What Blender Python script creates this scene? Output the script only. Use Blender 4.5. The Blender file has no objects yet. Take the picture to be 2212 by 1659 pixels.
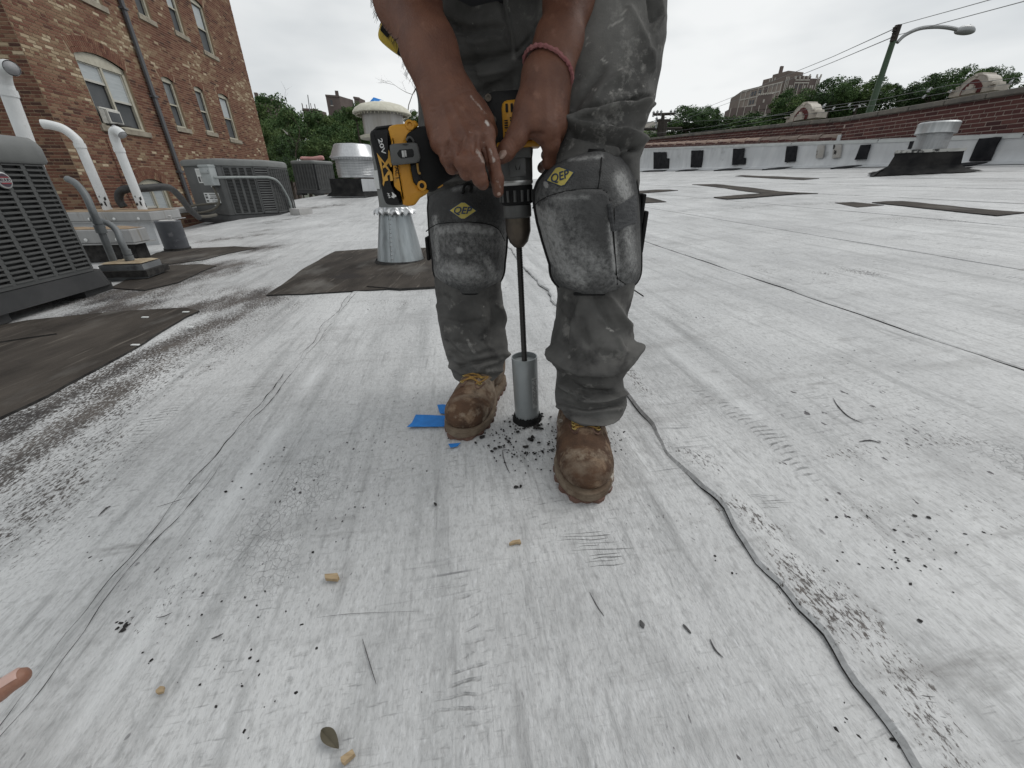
import bpy, bmesh, math, random
import numpy as np
from mathutils import Vector, Matrix, noise as mnoise
random.seed(7); np.random.seed(7)
R = math.radians
scene = bpy.context.scene
COL = scene.collection

# ---------------------------------------------------------------- camera
PITCH = 27.3; CAMZ = 0.55; FPX = 837.6; CX = 1106.0; CY = 829.5
cam = bpy.data.cameras.new('camera'); cam_o = bpy.data.objects.new('camera', cam); COL.objects.link(cam_o)
cam.sensor_width = 36.0; cam.lens = 36.0 * FPX / 2212.0; cam.clip_start = 0.02; cam.clip_end = 3000
cam_o.location = (0, 0, CAMZ); cam_o.rotation_euler = (R(90 - PITCH), 0, 0)
scene.camera = cam_o

# ---------------------------------------------------------------- world: overcast sky
world = bpy.data.worlds.new('World'); scene.world = world; world.use_nodes = True
wn = world.node_tree; wn.nodes.clear()
wo = wn.nodes.new('ShaderNodeOutputWorld'); wb = wn.nodes.new('ShaderNodeBackground')
sky = wn.nodes.new('ShaderNodeTexSky'); sky.sky_type = 'NISHITA'; sky.sun_disc = False
sky.sun_elevation = R(54); sky.sun_rotation = R(68)
tc = wn.nodes.new('ShaderNodeTexCoord'); mp = wn.nodes.new('ShaderNodeMapping')
mp.inputs['Scale'].default_value = (1.0, 1.0, 3.2)
nz = wn.nodes.new('ShaderNodeTexNoise'); nz.inputs['Scale'].default_value = 1.35; nz.inputs['Detail'].default_value = 5; nz.inputs['Roughness'].default_value = 0.5
rp = wn.nodes.new('ShaderNodeValToRGB')
rp.color_ramp.elements[0].position = 0.37; rp.color_ramp.elements[0].color = (4.55, 4.85, 5.05, 1)
rp.color_ramp.elements[1].position = 0.62; rp.color_ramp.elements[1].color = (8.1, 8.2, 8.15, 1)
mx = wn.nodes.new('ShaderNodeMixRGB'); mx.inputs[0].default_value = 0.95
wn.links.new(tc.outputs['Generated'], mp.inputs['Vector']); wn.links.new(mp.outputs[0], nz.inputs['Vector'])
wn.links.new(nz.outputs['Fac'], rp.inputs['Fac']); wn.links.new(sky.outputs[0], mx.inputs[1]); wn.links.new(rp.outputs[0], mx.inputs[2])
wn.links.new(mx.outputs[0], wb.inputs['Color']); wb.inputs['Strength'].default_value = 0.105
wn.links.new(wb.outputs[0], wo.inputs['Surface'])

# ---------------------------------------------------------------- soft sun behind the cloud
sl = bpy.data.lights.new('sun', 'SUN'); sl.energy = 1.2; sl.angle = R(35); sl.color = (1.0, 0.98, 0.95)
sun_o = bpy.data.objects.new('sun', sl); COL.objects.link(sun_o)
sun_o.rotation_euler = (R(36), 0, R(112))

scene.view_settings.view_transform = 'Standard'; scene.view_settings.look = 'None'
scene.view_settings.gamma = 1.0; scene.view_settings.exposure = 0.12
scene.render.engine = 'CYCLES'
scene.cycles.max_bounces = 5

# ---------------------------------------------------------------- surveying helpers
cp, sp = math.cos(R(PITCH)), math.sin(R(PITCH))
def ray(u, v):
    x = (u - CX) / FPX; up = (CY - v) / FPX
    return Vector((x, cp + up * sp, up * cp - sp))
def At(u, v, Y):
    d = ray(u, v); return Vector((0, 0, CAMZ)) + d * (Y / d.y)
def Zc(u, v, z):                       # point at distance z along the optical axis
    return Vector((0, 0, CAMZ)) + ray(u, v) * z
def proj(P):
    x = P[0]; y = P[1]; z = P[2] - CAMZ
    zc = y * cp - z * sp; up = y * sp + z * cp
    return CX + FPX * x / zc, CY - FPX * up / zc
AZ = R(8.0); E1 = Vector((math.cos(AZ), math.sin(AZ), 0)); E2 = Vector((-math.sin(AZ), math.cos(AZ), 0))
def pq(P): return P[0] * E1.x + P[1] * E1.y, P[0] * E2.x + P[1] * E2.y
def W(p, q, z=0.0): return Vector((p * E1.x + q * E2.x, p * E1.y + q * E2.y, z))
def sstep(a, b, x):
    t = min(1, max(0, (x - a) / (b - a))); return t * t * (3 - 2 * t)
def zroof(p, q):
    f = 0.057 * p + 0.027 * math.sqrt(p * p + 0.25) - 0.0135
    return f + 0.0177 * q + 0.17 * sstep(7.0, 12.0, q) * (1 - sstep(0.0, 3.5, p))
def G(u, v):                           # where the sight line meets the roof
    d = ray(u, v); o = Vector((0, 0, CAMZ)); t0 = 0.05; prev = None
    t = t0
    while t < 60:
        P = o + d * t; p, q = pq(P); h = P.z - zroof(p, q)
        if h < 0:
            lo, hi = t / 1.02, t
            for _ in range(30):
                m = (lo + hi) / 2; P = o + d * m; p, q = pq(P)
                if P.z - zroof(p, q) < 0: hi = m
                else: lo = m
            return o + d * hi
        t *= 1.02
    return o + d * t
def S(x, y): return x / 1.73598, y / 1.73598      # pixel of the 3840 px photograph
def Gs(x, y): return G(*S(x, y))
def onP(u, v, p0):                     # sight line on the vertical plane p = p0 -> (q, z)
    d = ray(u, v); pd = d.x * E1.x + d.y * E1.y; t = p0 / pd
    P = Vector((0, 0, CAMZ)) + d * t
    return pq(P)[1], P.z

# ---------------------------------------------------------------- materials
MATS = {}
def nodes_of(m): return m.node_tree.nodes, m.node_tree.links
def mat(name, c, rough=0.6, metal=0.0, c2=None, scale=8.0, stretch=(1, 1, 1), lo=0.35, hi=0.65, bump=0.0, bscale=60.0,
        spots=None, tint=None, spec=0.5, detail=5, coat=0, sss=0):
    """c..c2 mottled by noise; spots = list of (colour, scale, threshold, softness[, stretch]); tint = colour list picked by attribute 'tint'"""
    if name in MATS: return MATS[name]
    m = bpy.data.materials.new(name); m.use_nodes = True; N, L = nodes_of(m)
    b = N['Principled BSDF']
    b.inputs['Roughness'].default_value = rough; b.inputs['Metallic'].default_value = metal
    b.inputs['Specular IOR Level'].default_value = spec if rough < .7 else min(spec, .22)
    if coat: b.inputs['Coat Weight'].default_value = coat
    if sss:
        b.inputs['Subsurface Weight'].default_value = sss; b.inputs['Subsurface Radius'].default_value = (0.01, 0.004, 0.002)
    co = N.new('ShaderNodeTexCoord')
    def nze(sc, st=(1, 1, 1), det=5, seed=0.0):
        mpn = N.new('ShaderNodeMapping'); mpn.inputs['Scale'].default_value = st; mpn.inputs['Location'].default_value = (seed, seed * 1.7, seed * .6)
        L.new(co.outputs['Object'], mpn.inputs['Vector'])
        n = N.new('ShaderNodeTexNoise'); n.inputs['Scale'].default_value = sc; n.inputs['Detail'].default_value = det; n.inputs['Roughness'].default_value = 0.6
        L.new(mpn.outputs[0], n.inputs['Vector']); return n
    def rng(sock, a, bb, c0=0.0, c1=1.0):
        r = N.new('ShaderNodeMapRange'); r.inputs[1].default_value = a; r.inputs[2].default_value = bb; r.inputs[3].default_value = c0; r.inputs[4].default_value = c1
        L.new(sock, r.inputs[0]); return r.outputs[0]
    def mixc(f, A, B):
        x = N.new('ShaderNodeMixRGB'); L.new(f, x.inputs[0])
        for k, v in ((1, A), (2, B)):
            if isinstance(v, tuple): x.inputs[k].default_value = (*v, 1)
            else: L.new(v, x.inputs[k])
        return x.outputs[0]
    cur = c
    if tint:
        at = N.new('ShaderNodeAttribute'); at.attribute_name = 'tint'
        r = N.new('ShaderNodeValToRGB'); r.color_ramp.interpolation = 'LINEAR'
        els = r.color_ramp.elements
        while len(els) < len(tint): els.new(0.5)
        for k, t in enumerate(tint): els[k].position = k / (len(tint) - 1); els[k].color = (*t, 1)
        L.new(at.outputs['Fac'], r.inputs[0]); cur = r.outputs[0]
        if c2: cur = mixc(rng(nze(scale, stretch, detail, 3.1).outputs['Fac'], lo, hi, 0, .7), cur, c2)
    elif c2:
        cur = mixc(rng(nze(scale, stretch, detail).outputs['Fac'], lo, hi), c, c2)
    for k, s in enumerate(spots or []):
        st = s[4] if len(s) > 4 else (1, 1, 1)
        cur = mixc(rng(nze(s[1], st, 6, 5.3 + 2.9 * k).outputs['Fac'], s[2], s[2] + s[3]), cur, s[0])
    if isinstance(cur, tuple): b.inputs['Base Color'].default_value = (*cur, 1)
    else: L.new(cur, b.inputs['Base Color'])
    if bump:
        n = nze(bscale, (1, 1, 1), 6, 9.2); bp = N.new('ShaderNodeBump'); bp.inputs['Strength'].default_value = bump; bp.inputs['Distance'].default_value = 0.004
        L.new(n.outputs['Fac'], bp.inputs['Height']); L.new(bp.outputs[0], b.inputs['Normal'])
    MATS[name] = m; return m

# ---------------------------------------------------------------- object helpers
OFF = {}
def tag(o, label=None, cat=None, group=None, kind=None):
    if label: o['label'] = label
    if cat: o['category'] = cat
    if group: o['group'] = group
    if kind: o['kind'] = kind
    return o
def empty(name, loc=(0, 0, 0), rotz=0, label=None, cat=None, group=None):
    o = bpy.data.objects.new(name, None); COL.objects.link(o); o.location = loc; o.rotation_euler = (0, 0, rotz)
    o.empty_display_size = 0.1
    OFF[o.name] = Vector(loc) if rotz == 0 else None
    return tag(o, label, cat, group)
def link(name, me, parent=None, world=True):
    o = bpy.data.objects.new(name, me); COL.objects.link(o)
    if parent is not None:
        o.parent = parent
        off = OFF.get(parent.name)
        if world and off is not None: o.location = -off; OFF[o.name] = Vector((0, 0, 0))
    else:
        OFF[o.name] = Vector((0, 0, 0))
    return o
class MB:
    """collects shapes into one mesh"""
    def __init__(s): s.v = []; s.f = []; s.m = []; s.t = []; s.mi = 0; s.ti = 0.5
    def add(s, vs, fs):
        b = len(s.v); s.v += [tuple(x) for x in vs]
        for f in fs: s.f.append(tuple(i + b for i in f)); s.m.append(s.mi); s.t.append(s.ti)
    def box(s, c, d, rz=0.0, M=None, taper=1.0, open_back=False):
        x, y, z = d[0] / 2, d[1] / 2, d[2] / 2; vs = []
        for k, zz in enumerate((-z, z)):
            tp = taper if k else 1.0
            vs += [Vector((-x * tp, -y * tp, zz)), Vector((x * tp, -y * tp, zz)), Vector((x * tp, y * tp, zz)), Vector((-x * tp, y * tp, zz))]
        if M is None: M = Matrix.Translation(c) @ Matrix.Rotation(rz, 4, 'Z')
        s.add([M @ v for v in vs], [(3, 2, 1, 0), (4, 5, 6, 7), (0, 1, 5, 4), (1, 2, 6, 5), (2, 3, 7, 6), (3, 0, 4, 7)]); return s
    def bbox(s, c, d, bev=0.01, rz=0.0, M=None, seg=2):
        """bevelled box"""
        bm = bmesh.new(); bmesh.ops.create_cube(bm, size=1.0)
        for v in bm.verts: v.co = Vector((v.co.x * d[0], v.co.y * d[1], v.co.z * d[2]))
        bmesh.ops.bevel(bm, geom=bm.edges[:], offset=min(bev, min(d) * .45), segments=seg, affect='EDGES', profile=0.5)
        if M is None: M = Matrix.Translation(c) @ Matrix.Rotation(rz, 4, 'Z')
        bm.verts.index_update()
        s.add([M @ v.co for v in bm.verts], [[v.index for v in f.verts] for f in bm.faces]); bm.free(); return s
    def tube(s, path, r, n=8, cap=True, closed=False):
        P = [Vector(p) for p in path]; k = len(P); rs = r if isinstance(r, (list, tuple)) else [r] * k
        vs = []; a = None
        for i in range(k):
            if closed: t = P[(i + 1) % k] - P[i - 1]
            else: t = P[min(i + 1, k - 1)] - P[max(i - 1, 0)]
            if t.length < 1e-9: t = Vector((0, 0, 1))
            t.normalize()
            if a is None:
                a = t.orthogonal().normalized()
            else:
                a = (a - t * a.dot(t))
                a = a.normalized() if a.length > 1e-6 else t.orthogonal().normalized()
            b = t.cross(a)
            for j in range(n):
                th = 2 * math.pi * j / n; vs.append(P[i] + (a * math.cos(th) + b * math.sin(th)) * rs[i])
        fs = []
        for i in range(k if closed else k - 1):
            i2 = (i + 1) % k
            for j in range(n):
                j2 = (j + 1) % n; fs.append((i * n + j, i * n + j2, i2 * n + j2, i2 * n + j))
        if cap and not closed: fs.append(tuple(range(n))[::-1]); fs.append(tuple((k - 1) * n + j for j in range(n)))
        s.add(vs, fs); return s
    def lathe(s, prof, n=24, M=None, cap=True):
        """prof = [(r, z)...] about local z"""
        M = M or Matrix.Identity(4); vs = []; k = len(prof)
        for r, z in prof:
            for j in range(n):
                th = 2 * math.pi * j / n; vs.append(M @ Vector((r * math.cos(th), r * math.sin(th), z)))
        fs = []
        for i in range(k - 1):
            for j in range(n):
                j2 = (j + 1) % n; fs.append((i * n + j, i * n + j2, (i + 1) * n + j2, (i + 1) * n + j))
        if cap: fs.append(tuple(range(n))[::-1]); fs.append(tuple((k - 1) * n + j for j in range(n)))
        s.add(vs, fs); return s
    def prism(s, poly, ext, M=None):
        """closed polygon of Vectors extruded by vector ext"""
        P = [Vector(p) for p in poly]; n = len(P); E = Vector(ext)
        vs = P + [p + E for p in P]
        if M is not None: vs = [M @ v for v in vs]
        s.add(vs, [tuple(range(n))[::-1], tuple(range(n, 2 * n))] + [(i, (i + 1) % n, n + (i + 1) % n, n + i) for i in range(n)]); return s
    def grid(s, rows, close_u=False):
        nr = len(rows); nc = len(rows[0]); vs = [p for r in rows for p in r]; fs = []
        for i in range(nr - 1):
            for j in range(nc if close_u else nc - 1):
                j2 = (j + 1) % nc; fs.append((i * nc + j, i * nc + j2, (i + 1) * nc + j2, (i + 1) * nc + j))
        s.add(vs, fs); return s
    def mesh(s, name, mats, smooth=False, off=None, fixn=False):
        me = bpy.data.meshes.new(name)
        v = s.v if off is None else [(a - off.x, b - off.y, c - off.z) for a, b, c in s.v]
        me.from_pydata(v, [], s.f)
        for m in (mats if isinstance(mats, (list, tuple)) else [mats]): me.materials.append(m)
        if any(s.m): me.polygons.foreach_set('material_index', s.m)
        if any(t != 0.5 for t in s.t):
            at = me.attributes.new('tint', 'FLOAT', 'FACE'); at.data.foreach_set('value', s.t)
        if fixn:
            bm = bmesh.new(); bm.from_mesh(me); bmesh.ops.recalc_face_normals(bm, faces=bm.faces[:]); bm.to_mesh(me); bm.free()
        if smooth:
            me.polygons.foreach_set('use_smooth', [True] * len(me.polygons))
            if smooth != 'all':
                try: me.set_sharp_from_angle(angle=R(38))
                except Exception: pass
        me.update(); return me
    def obj(s, name, mats, parent=None, smooth=False, world=True, fixn=False):
        return link(name, s.mesh(name, mats, smooth, fixn=fixn), parent, world)
def catmull(pts, n=8, closed=False):
    P = [Vector(p) for p in pts]; out = []; k = len(P)
    for i in range(k if closed else k - 1):
        if closed: a, b, c, d = P[(i - 1) % k], P[i], P[(i + 1) % k], P[(i + 2) % k]
        else: a, b, c, d = P[max(i - 1, 0)], P[i], P[i + 1], P[min(i + 2, k - 1)]
        for j in range(n):
            t = j / n
            out.append(0.5 * ((2 * b) + (c - a) * t + (2 * a - 5 * b + 4 * c - d) * t * t + (3 * b - a - 3 * c + d) * t ** 3))
    if not closed: out.append(P[-1])
    return out
def text_mesh(txt, size, depth=0.0, shear=0.0, bold=0.0, align='CENTER'):
    cu = bpy.data.curves.new('lettering', 'FONT'); cu.body = txt; cu.size = size; cu.extrude = depth; cu.shear = shear; cu.offset = bold
    cu.align_x = align; cu.align_y = 'CENTER'; cu.resolution_u = 3
    o = bpy.data.objects.new('lettering', cu); COL.objects.link(o)
    dg = bpy.context.evaluated_depsgraph_get(); ev = o.evaluated_get(dg); me = ev.to_mesh()
    vs = [v.co.copy() for v in me.vertices]; fs = [tuple(p.vertices) for p in me.polygons]
    ev.to_mesh_clear(); bpy.data.objects.remove(o); bpy.data.curves.remove(cu)
    if bold and max(abs(v.x) for v in vs) > size * len(txt) * 1.2: return text_mesh(txt, size, depth, shear, 0.0, align)
    return vs, fs
# ================================================================ ROOF
def zroof2(p, q): return zroof(p, q) - 0.12 * sstep(3.4, 4.5, -p)
zroof0 = zroof
def zroof(p, q): return zroof0(p, q) - 0.12 * sstep(3.4, 4.5, -p)
def roof_material():
    m = bpy.data.materials.new('coated_roofing'); m.use_nodes = True; N, L = nodes_of(m); b = N['Principled BSDF']
    co = N.new('ShaderNodeTexCoord')
    rot = N.new('ShaderNodeMapping'); rot.inputs['Rotation'].default_value = (0, 0, -AZ); L.new(co.outputs['Object'], rot.inputs['Vector'])
    def sc(x, y, z=1, loc=0):
        k = N.new('ShaderNodeMapping'); k.inputs['Scale'].default_value = (x, y, z); k.inputs['Location'].default_value = (loc, loc * .7, 0)
        L.new(rot.outputs[0], k.inputs['Vector']); return k.outputs[0]
    def noise(vec, s, det=5, ro=.6, dist=0):
        n = N.new('ShaderNodeTexNoise'); n.inputs['Scale'].default_value = s; n.inputs['Detail'].default_value = det; n.inputs['Roughness'].default_value = ro
        n.inputs['Distortion'].default_value = dist
        L.new(vec, n.inputs['Vector']); return n.outputs['Fac']
    def mr(s, a, c, d=0., e=1., smooth=False):
        r = N.new('ShaderNodeMapRange'); L.new(s, r.inputs[0])
        for k, v in zip((1, 2, 3, 4), (a, c, d, e)): r.inputs[k].default_value = v
        return r.outputs[0]
    def mth(op, a, c=None):
        k = N.new('ShaderNodeMath'); k.operation = op
        for i, v in enumerate((a, c)):
            if v is None: continue
            if isinstance(v, (int, float)): k.inputs[i].default_value = v
            else: L.new(v, k.inputs[i])
        return k.outputs[0]
    def mixc(f, A, B):
        x = N.new('ShaderNodeMixRGB')
        if isinstance(f, (int, float)): x.inputs[0].default_value = f
        else: L.new(f, x.inputs[0])
        for k, v in ((1, A), (2, B)):
            if isinstance(v, tuple): x.inputs[k].default_value = (*v, 1)
            else: L.new(v, x.inputs[k])
        return x.outputs[0]
    def attr(n):
        a = N.new('ShaderNodeAttribute'); a.attribute_name = n; return a.outputs['Fac']
    dirt, white, wrk = attr('dirt'), attr('white'), attr('wrinkle')
    base = mixc(mr(noise(sc(1.6, 1), 1.3, 5), .32, .68), (.42, .424, .425), (.595, .60, .598))
    base = mixc(mr(noise(sc(16, 1.2), 1.0, 5), .52, .78), base, (.29, .295, .295))          # streaks along the rolls
    base = mixc(mr(noise(sc(3.5, 22, 1, 4), 1.0, 5), .60, .85, 0, .75), base, (.30, .30, .295))      # cross scuffs
    base = mixc(mr(noise(sc(26, 2.0, 1, 7), 1.0, 4), .64, .80, 0, .8), base, (.70, .71, .71))
    base = mixc(mr(noise(sc(90, 45), 1.0, 4), .50, .72, 0, .5), base, (.22, .22, .22))
    base = mixc(mr(noise(sc(300, 110, 1, 31), 1.0, 3), .52, .74, 0, .6), base, (.24, .24, .24))
    base = mixc(mr(noise(sc(150, 60, 1, 37), 1.0, 3), .56, .74, 0, .45), base, (.68, .69, .70))
    base = mixc(mr(noise(sc(4.2, 2.0, 1, 41), 1.0, 6, .7), .54, .78, 0, .55), base, (.20, .20, .20))
    base = mixc(mr(noise(sc(2.1, 8.5, 1, 47), 1.0, 6, .7), .56, .76, 0, .45), base, (.22, .22, .218))
    base = mixc(mr(noise(sc(40, 3.5, 1, 53), 1.0, 5, .6), .58, .74, 0, .6), base, (.19, .19, .19))
    base = mixc(mr(noise(sc(1.1, 5.5, 1, 83), 1.0, 6, .7), .57, .74, 0, .5), base, (.21, .205, .20))
    base = mixc(mr(noise(sc(3.0, 13, 1, 89), 1.0, 5, .65), .62, .74, 0, .65), base, (.15, .145, .14))
    worn = mr(noise(sc(1.3, .7, 1, 3), 1.0, 4), .40, .72)                                     # worn zones
    # alligator cracks
    vo = N.new('ShaderNodeTexVoronoi'); vo.feature = 'DISTANCE_TO_EDGE'; vo.inputs['Scale'].default_value = 1.0
    wv = N.new('ShaderNodeVectorMath'); wv.operation = 'ADD'
    nn = N.new('ShaderNodeTexNoise'); nn.inputs['Scale'].default_value = 30; L.new(rot.outputs[0], nn.inputs['Vector'])
    s_ = N.new('ShaderNodeVectorMath'); s_.operation = 'SCALE'; s_.inputs[3].default_value = .9; L.new(nn.outputs['Color'], s_.inputs[0])
    L.new(sc(95, 70), wv.inputs[0]); L.new(s_.outputs[0], wv.inputs[1]); L.new(wv.outputs[0], vo.inputs['Vector'])
    crack = mr(vo.outputs['Distance'], .01, .05, 1, 0)
    crack = mth('MULTIPLY', crack, mr(noise(sc(2.3, 1.5, 1, 8), 1.0, 5), .60, .76))
    base = mixc(mth('MULTIPLY', crack, .26), base, (.14, .14, .14))
    # wrinkles in chevron rows running along the rolls
    sep = N.new('ShaderNodeSeparateXYZ'); L.new(rot.outputs[0], sep.inputs[0])
    pj = mth('ADD', sep.outputs[0], mth('MULTIPLY', mth('SUBTRACT', noise(sc(1.4, 1.4, 1, 2), 3.0, 3), .5), .22))
    pp = N.new('ShaderNodeMath'); pp.operation = 'PINGPONG'; L.new(pj, pp.inputs[0]); pp.inputs[1].default_value = .105
    ph = mth('ADD', mth('MULTIPLY', sep.outputs[1], 400.), mth('MULTIPLY', mth('POWER', mth('MULTIPLY', pp.outputs[0], 22.), 1.5), 3.2))
    ph = mth('ADD', ph, mth('MULTIPLY', noise(sc(7, 7, 1, 5), 1.0, 4), 16.))
    wav = mr(mth('SINE', ph), .55, 1.0)
    col = mth('MULTIPLY', mr(pp.outputs[0], .016, .034, 1, 0), mr(noise(sc(5.5, 1.9, 1, 11), 1.0, 5), .54, .64))
    wav = mth('MULTIPLY', wav, mth('MULTIPLY', col, mr(noise(sc(38, 38, 1, 3), 1., 4), .40, .62)))
    base = mixc(mth('MULTIPLY', wav, .62), base, (.13, .13, .13))
    # pock marks where the coating came off
    pk = noise(sc(130, 62, 1, 6), 1.0, 3, .5)
    pk = mth('MULTIPLY', mr(pk, .655, .70), mr(noise(sc(2.4, 3.6, 1, 15), 1.0, 4), .50, .62))
    pk2 = mth('MULTIPLY', mr(noise(sc(52, 30, 1, 9), 1., 3, .5), .685, .71), mr(noise(sc(1.7, 2.1, 1, 19), 1.0, 4), .53, .62))
    base = mixc(mth('MAXIMUM', pk, pk2), base, (.05, .045, .05))
    # short ticks across the rolls and fine combed streaks along them
    tick = mth('MULTIPLY', mr(noise(sc(34, 210, 1, 61), 1., 3, .55), .60, .70), mr(noise(sc(2.6, 2.2, 1, 67), 1., 5), .44, .62))
    base = mixc(mth('MULTIPLY', tick, .62), base, (.12, .12, .12))
    strk = mth('MULTIPLY', mr(noise(sc(150, 5, 1, 71), 1., 4, .6), .56, .70), mr(noise(sc(3.2, 1.4, 1, 73), 1., 5), .42, .64))
    base = mixc(mth('MULTIPLY', strk, .55), base, (.17, .17, .17))
    # combed scuff lines
    scf = mth('MULTIPLY', mr(noise(sc(5, 150, 1, 12), 1., 3, .5), .58, .68), mr(noise(sc(3.1, 3.6, 1, 23), 1., 4), .58, .68))
    base = mixc(mth('MULTIPLY', scf, .75), base, (.12, .12, .125))
    base = mixc(white, base, (.74, .75, .75))
    # brown dirt, broken up by the relief
    g = mr(noise(sc(170, 74), 1.0, 6, .75), .34, .66); g2 = mr(noise(sc(10, 4, 1, 2), 1.0, 5, .6), .3, .7)
    dm = mth('ADD', mth('ADD', dirt, mth('MULTIPLY', mth('SUBTRACT', g, .5), 1.05)), mth('MULTIPLY', mth('SUBTRACT', g2, .5), .5))
    dm = mth('MULTIPLY', mr(dm, .44, .66), mr(dirt, .03, .14))
    base = mixc(dm, base, mixc(mr(noise(sc(8, 4), 1., 4), .35, .65), (.030, .025, .023), (.085, .073, .064)))
    L.new(base, b.inputs['Base Color'])
    L.new(mr(noise(sc(6, 2), 1., 4), .3, .7, .40, .62), b.inputs['Roughness'])
    b.inputs['Specular IOR Level'].default_value = .55
    h = mth('ADD', mth('MULTIPLY', wav, -1.2), mth('ADD', mth('MULTIPLY', noise(sc(120, 40), 1., 5), .8), mth('MULTIPLY', crack, -.7)))
    h = mth('ADD', h, mth('MULTIPLY', noise(sc(14, 8), 1., 3), 1.4))
    bp = N.new('ShaderNodeBump'); bp.inputs['Strength'].default_value = .8; bp.inputs['Distance'].default_value = .004
    L.new(h, bp.inputs['Height']); L.new(bp.outputs[0], b.inputs['Normal'])
    return m
M_ROOF = roof_material()
M_BITUMEN = mat('bitumen_edge', (.018, .017, .017), .75, c2=(.05, .048, .045), scale=30)
M_PATCH = mat('bare_patch', (.030, .025, .021), .9, c2=(.066, .056, .047), scale=2.2, stretch=(2.6, 1, 1), lo=.38, hi=.66, bump=.5, bscale=120,
              spots=[((.13, .115, .098), 5, .58, .14, (9, .6, 1)), ((.028, .024, .022), 3.0, .60, .08), ((.16, .152, .140), 1.5, .55, .22, (2.2, 1, 1))])

def seg_d(P, A, B):
    A = np.array(A); B = np.array(B); d = B - A; L2 = max((d * d).sum(), 1e-9)
    t = np.clip(((P - A) @ d) / L2, 0, 1); return np.sqrt((((A + t[:, None] * d) - P) ** 2).sum(1))
def gpq(pts): return [pq(Gs(*p)) for p in pts]
# (photo polyline, radius m at each end, strength)
DIRT = [
  ([(0, 1640), (330, 1430), (560, 1330), (840, 1200)], .10, .80), ([(0, 1790), (200, 1650), (420, 1480)], .16, .62), ([(0, 1660), (420, 1440), (760, 1270)], .22, .52),
  ([(0, 1900), (160, 1760)], .14, .5), ([(0, 1760), (320, 1560)], .22, .44), ([(0, 2020), (240, 1800), (420, 1620)], .14, .36), ([(560, 1320), (760, 1240), (900, 1180), (1010, 1130)], .22, .55), ([(330, 1180), (560, 1120), (720, 1080)], .12, .55),
  ([(430, 1110), (620, 1060), (820, 1000)], .34, .80), ([(330, 1215), (640, 1175), (860, 1130), (1000, 1100)], .20, .82), ([(540, 1010), (760, 955), (980, 930)], .28, .78), ([(0, 1260), (200, 1240), (420, 1160)], .26, .85), ([(700, 1260), (880, 1180), (1000, 1120)], .14, .66), ([(780, 905), (960, 880)], .24, .55), ([(430, 1010), (700, 950)], .3, .55), ([(640, 1120), (860, 1090)], .16, .42),
  ([(940, 800), (1080, 790), (1260, 770)], .30, .6), ([(1010, 835), (1200, 800)], .25, .45), ([(880, 1010), (980, 985)], .18, .35), ([(1180, 850), (1400, 820)], .3, .3),
  ([(1190, 735), (1420, 725)], .35, .75), ([(960, 870), (1010, 860)], .10, .5),
  ([(2360, 1390), (2430, 1480)], .035, .42), ([(2560, 1690), (2660, 1760)], .035, .45), ([(2760, 1900), (2870, 1970)], .035, .45), ([(2980, 2160), (3170, 2330)], .04, .45),
  ([(3380, 2560), (3540, 2800)], .04, .45), ([(3100, 1710), (3640, 1640)], .03, .22), ([(720, 2080), (600, 2260)], .06, .22), ([(3350, 1980), (3700, 1950)], .08, .2),
  ([(1330, 1130), (1500, 1140)], .07, .28), ([(1420, 1190), (1520, 1150)], .05, .25), ([(2850, 1010), (3100, 1030)], .08, .22),
  ([(3160, 1010), (3260, 1025)], .06, .5), ([(3050, 760), (3330, 765)], .16, .38), ([(3340, 820), (3560, 830)], .10, .42), ([(2700, 785), (2900, 770)], .12, .35), ([(3620, 675), (3840, 680)], .12, .4), ([(2600, 745), (2700, 740)], .12, .35),
  ([(3260, 610), (3840, 610)], .10, .5),
]
DIRT = [(gpq(a), r, s) for a, r, s in DIRT]
WHITE = [([(1375, 1110), (1290, 1230), (1010, 1660), (848, 1900), (560, 2330), (203, 2849)], .006, .5), ([(2500, 1310), (2750, 1500), (2850, 1560)], .02, .4),
         ([(250, 1470), (620, 1245), (800, 1170)], .02, .5)]
WHITE = [(gpq(a), r, s) for a, r, s in WHITE]
def field(P, strokes, soft=2.2):
    out = np.zeros(len(P))
    for pts, r, s in strokes:
        d = np.min([seg_d(P, pts[i], pts[i + 1]) for i in range(len(pts) - 1)], axis=0)
        out = np.maximum(out, s * np.exp(-(d / (r * 1.0)) ** 2))
    return out

roof = bpy.data.objects.new('roof', None); COL.objects.link(roof); roof['kind'] = 'structure'; OFF['roof'] = Vector((0, 0, 0))
def wob(k, q):
    a = {1: .016, 2: .026}.get(k, .008)
    return (a * .5 * mnoise.noise(Vector((q * 1.6, k * 7.3, 0))) + a * 1.0 * mnoise.noise(Vector((q * 5.5, k * 3.1, 4))) + a * .35 * mnoise.noise(Vector((q * 19, k * 3.1, 9))))
EDGES = [-4.56, -3.56, -2.56, -1.56, -0.575, 0.435, 1.44, 2.45, 3.46, 4.46, 5.45, 6.45, 7.45, 8.3, 9.02]
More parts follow.
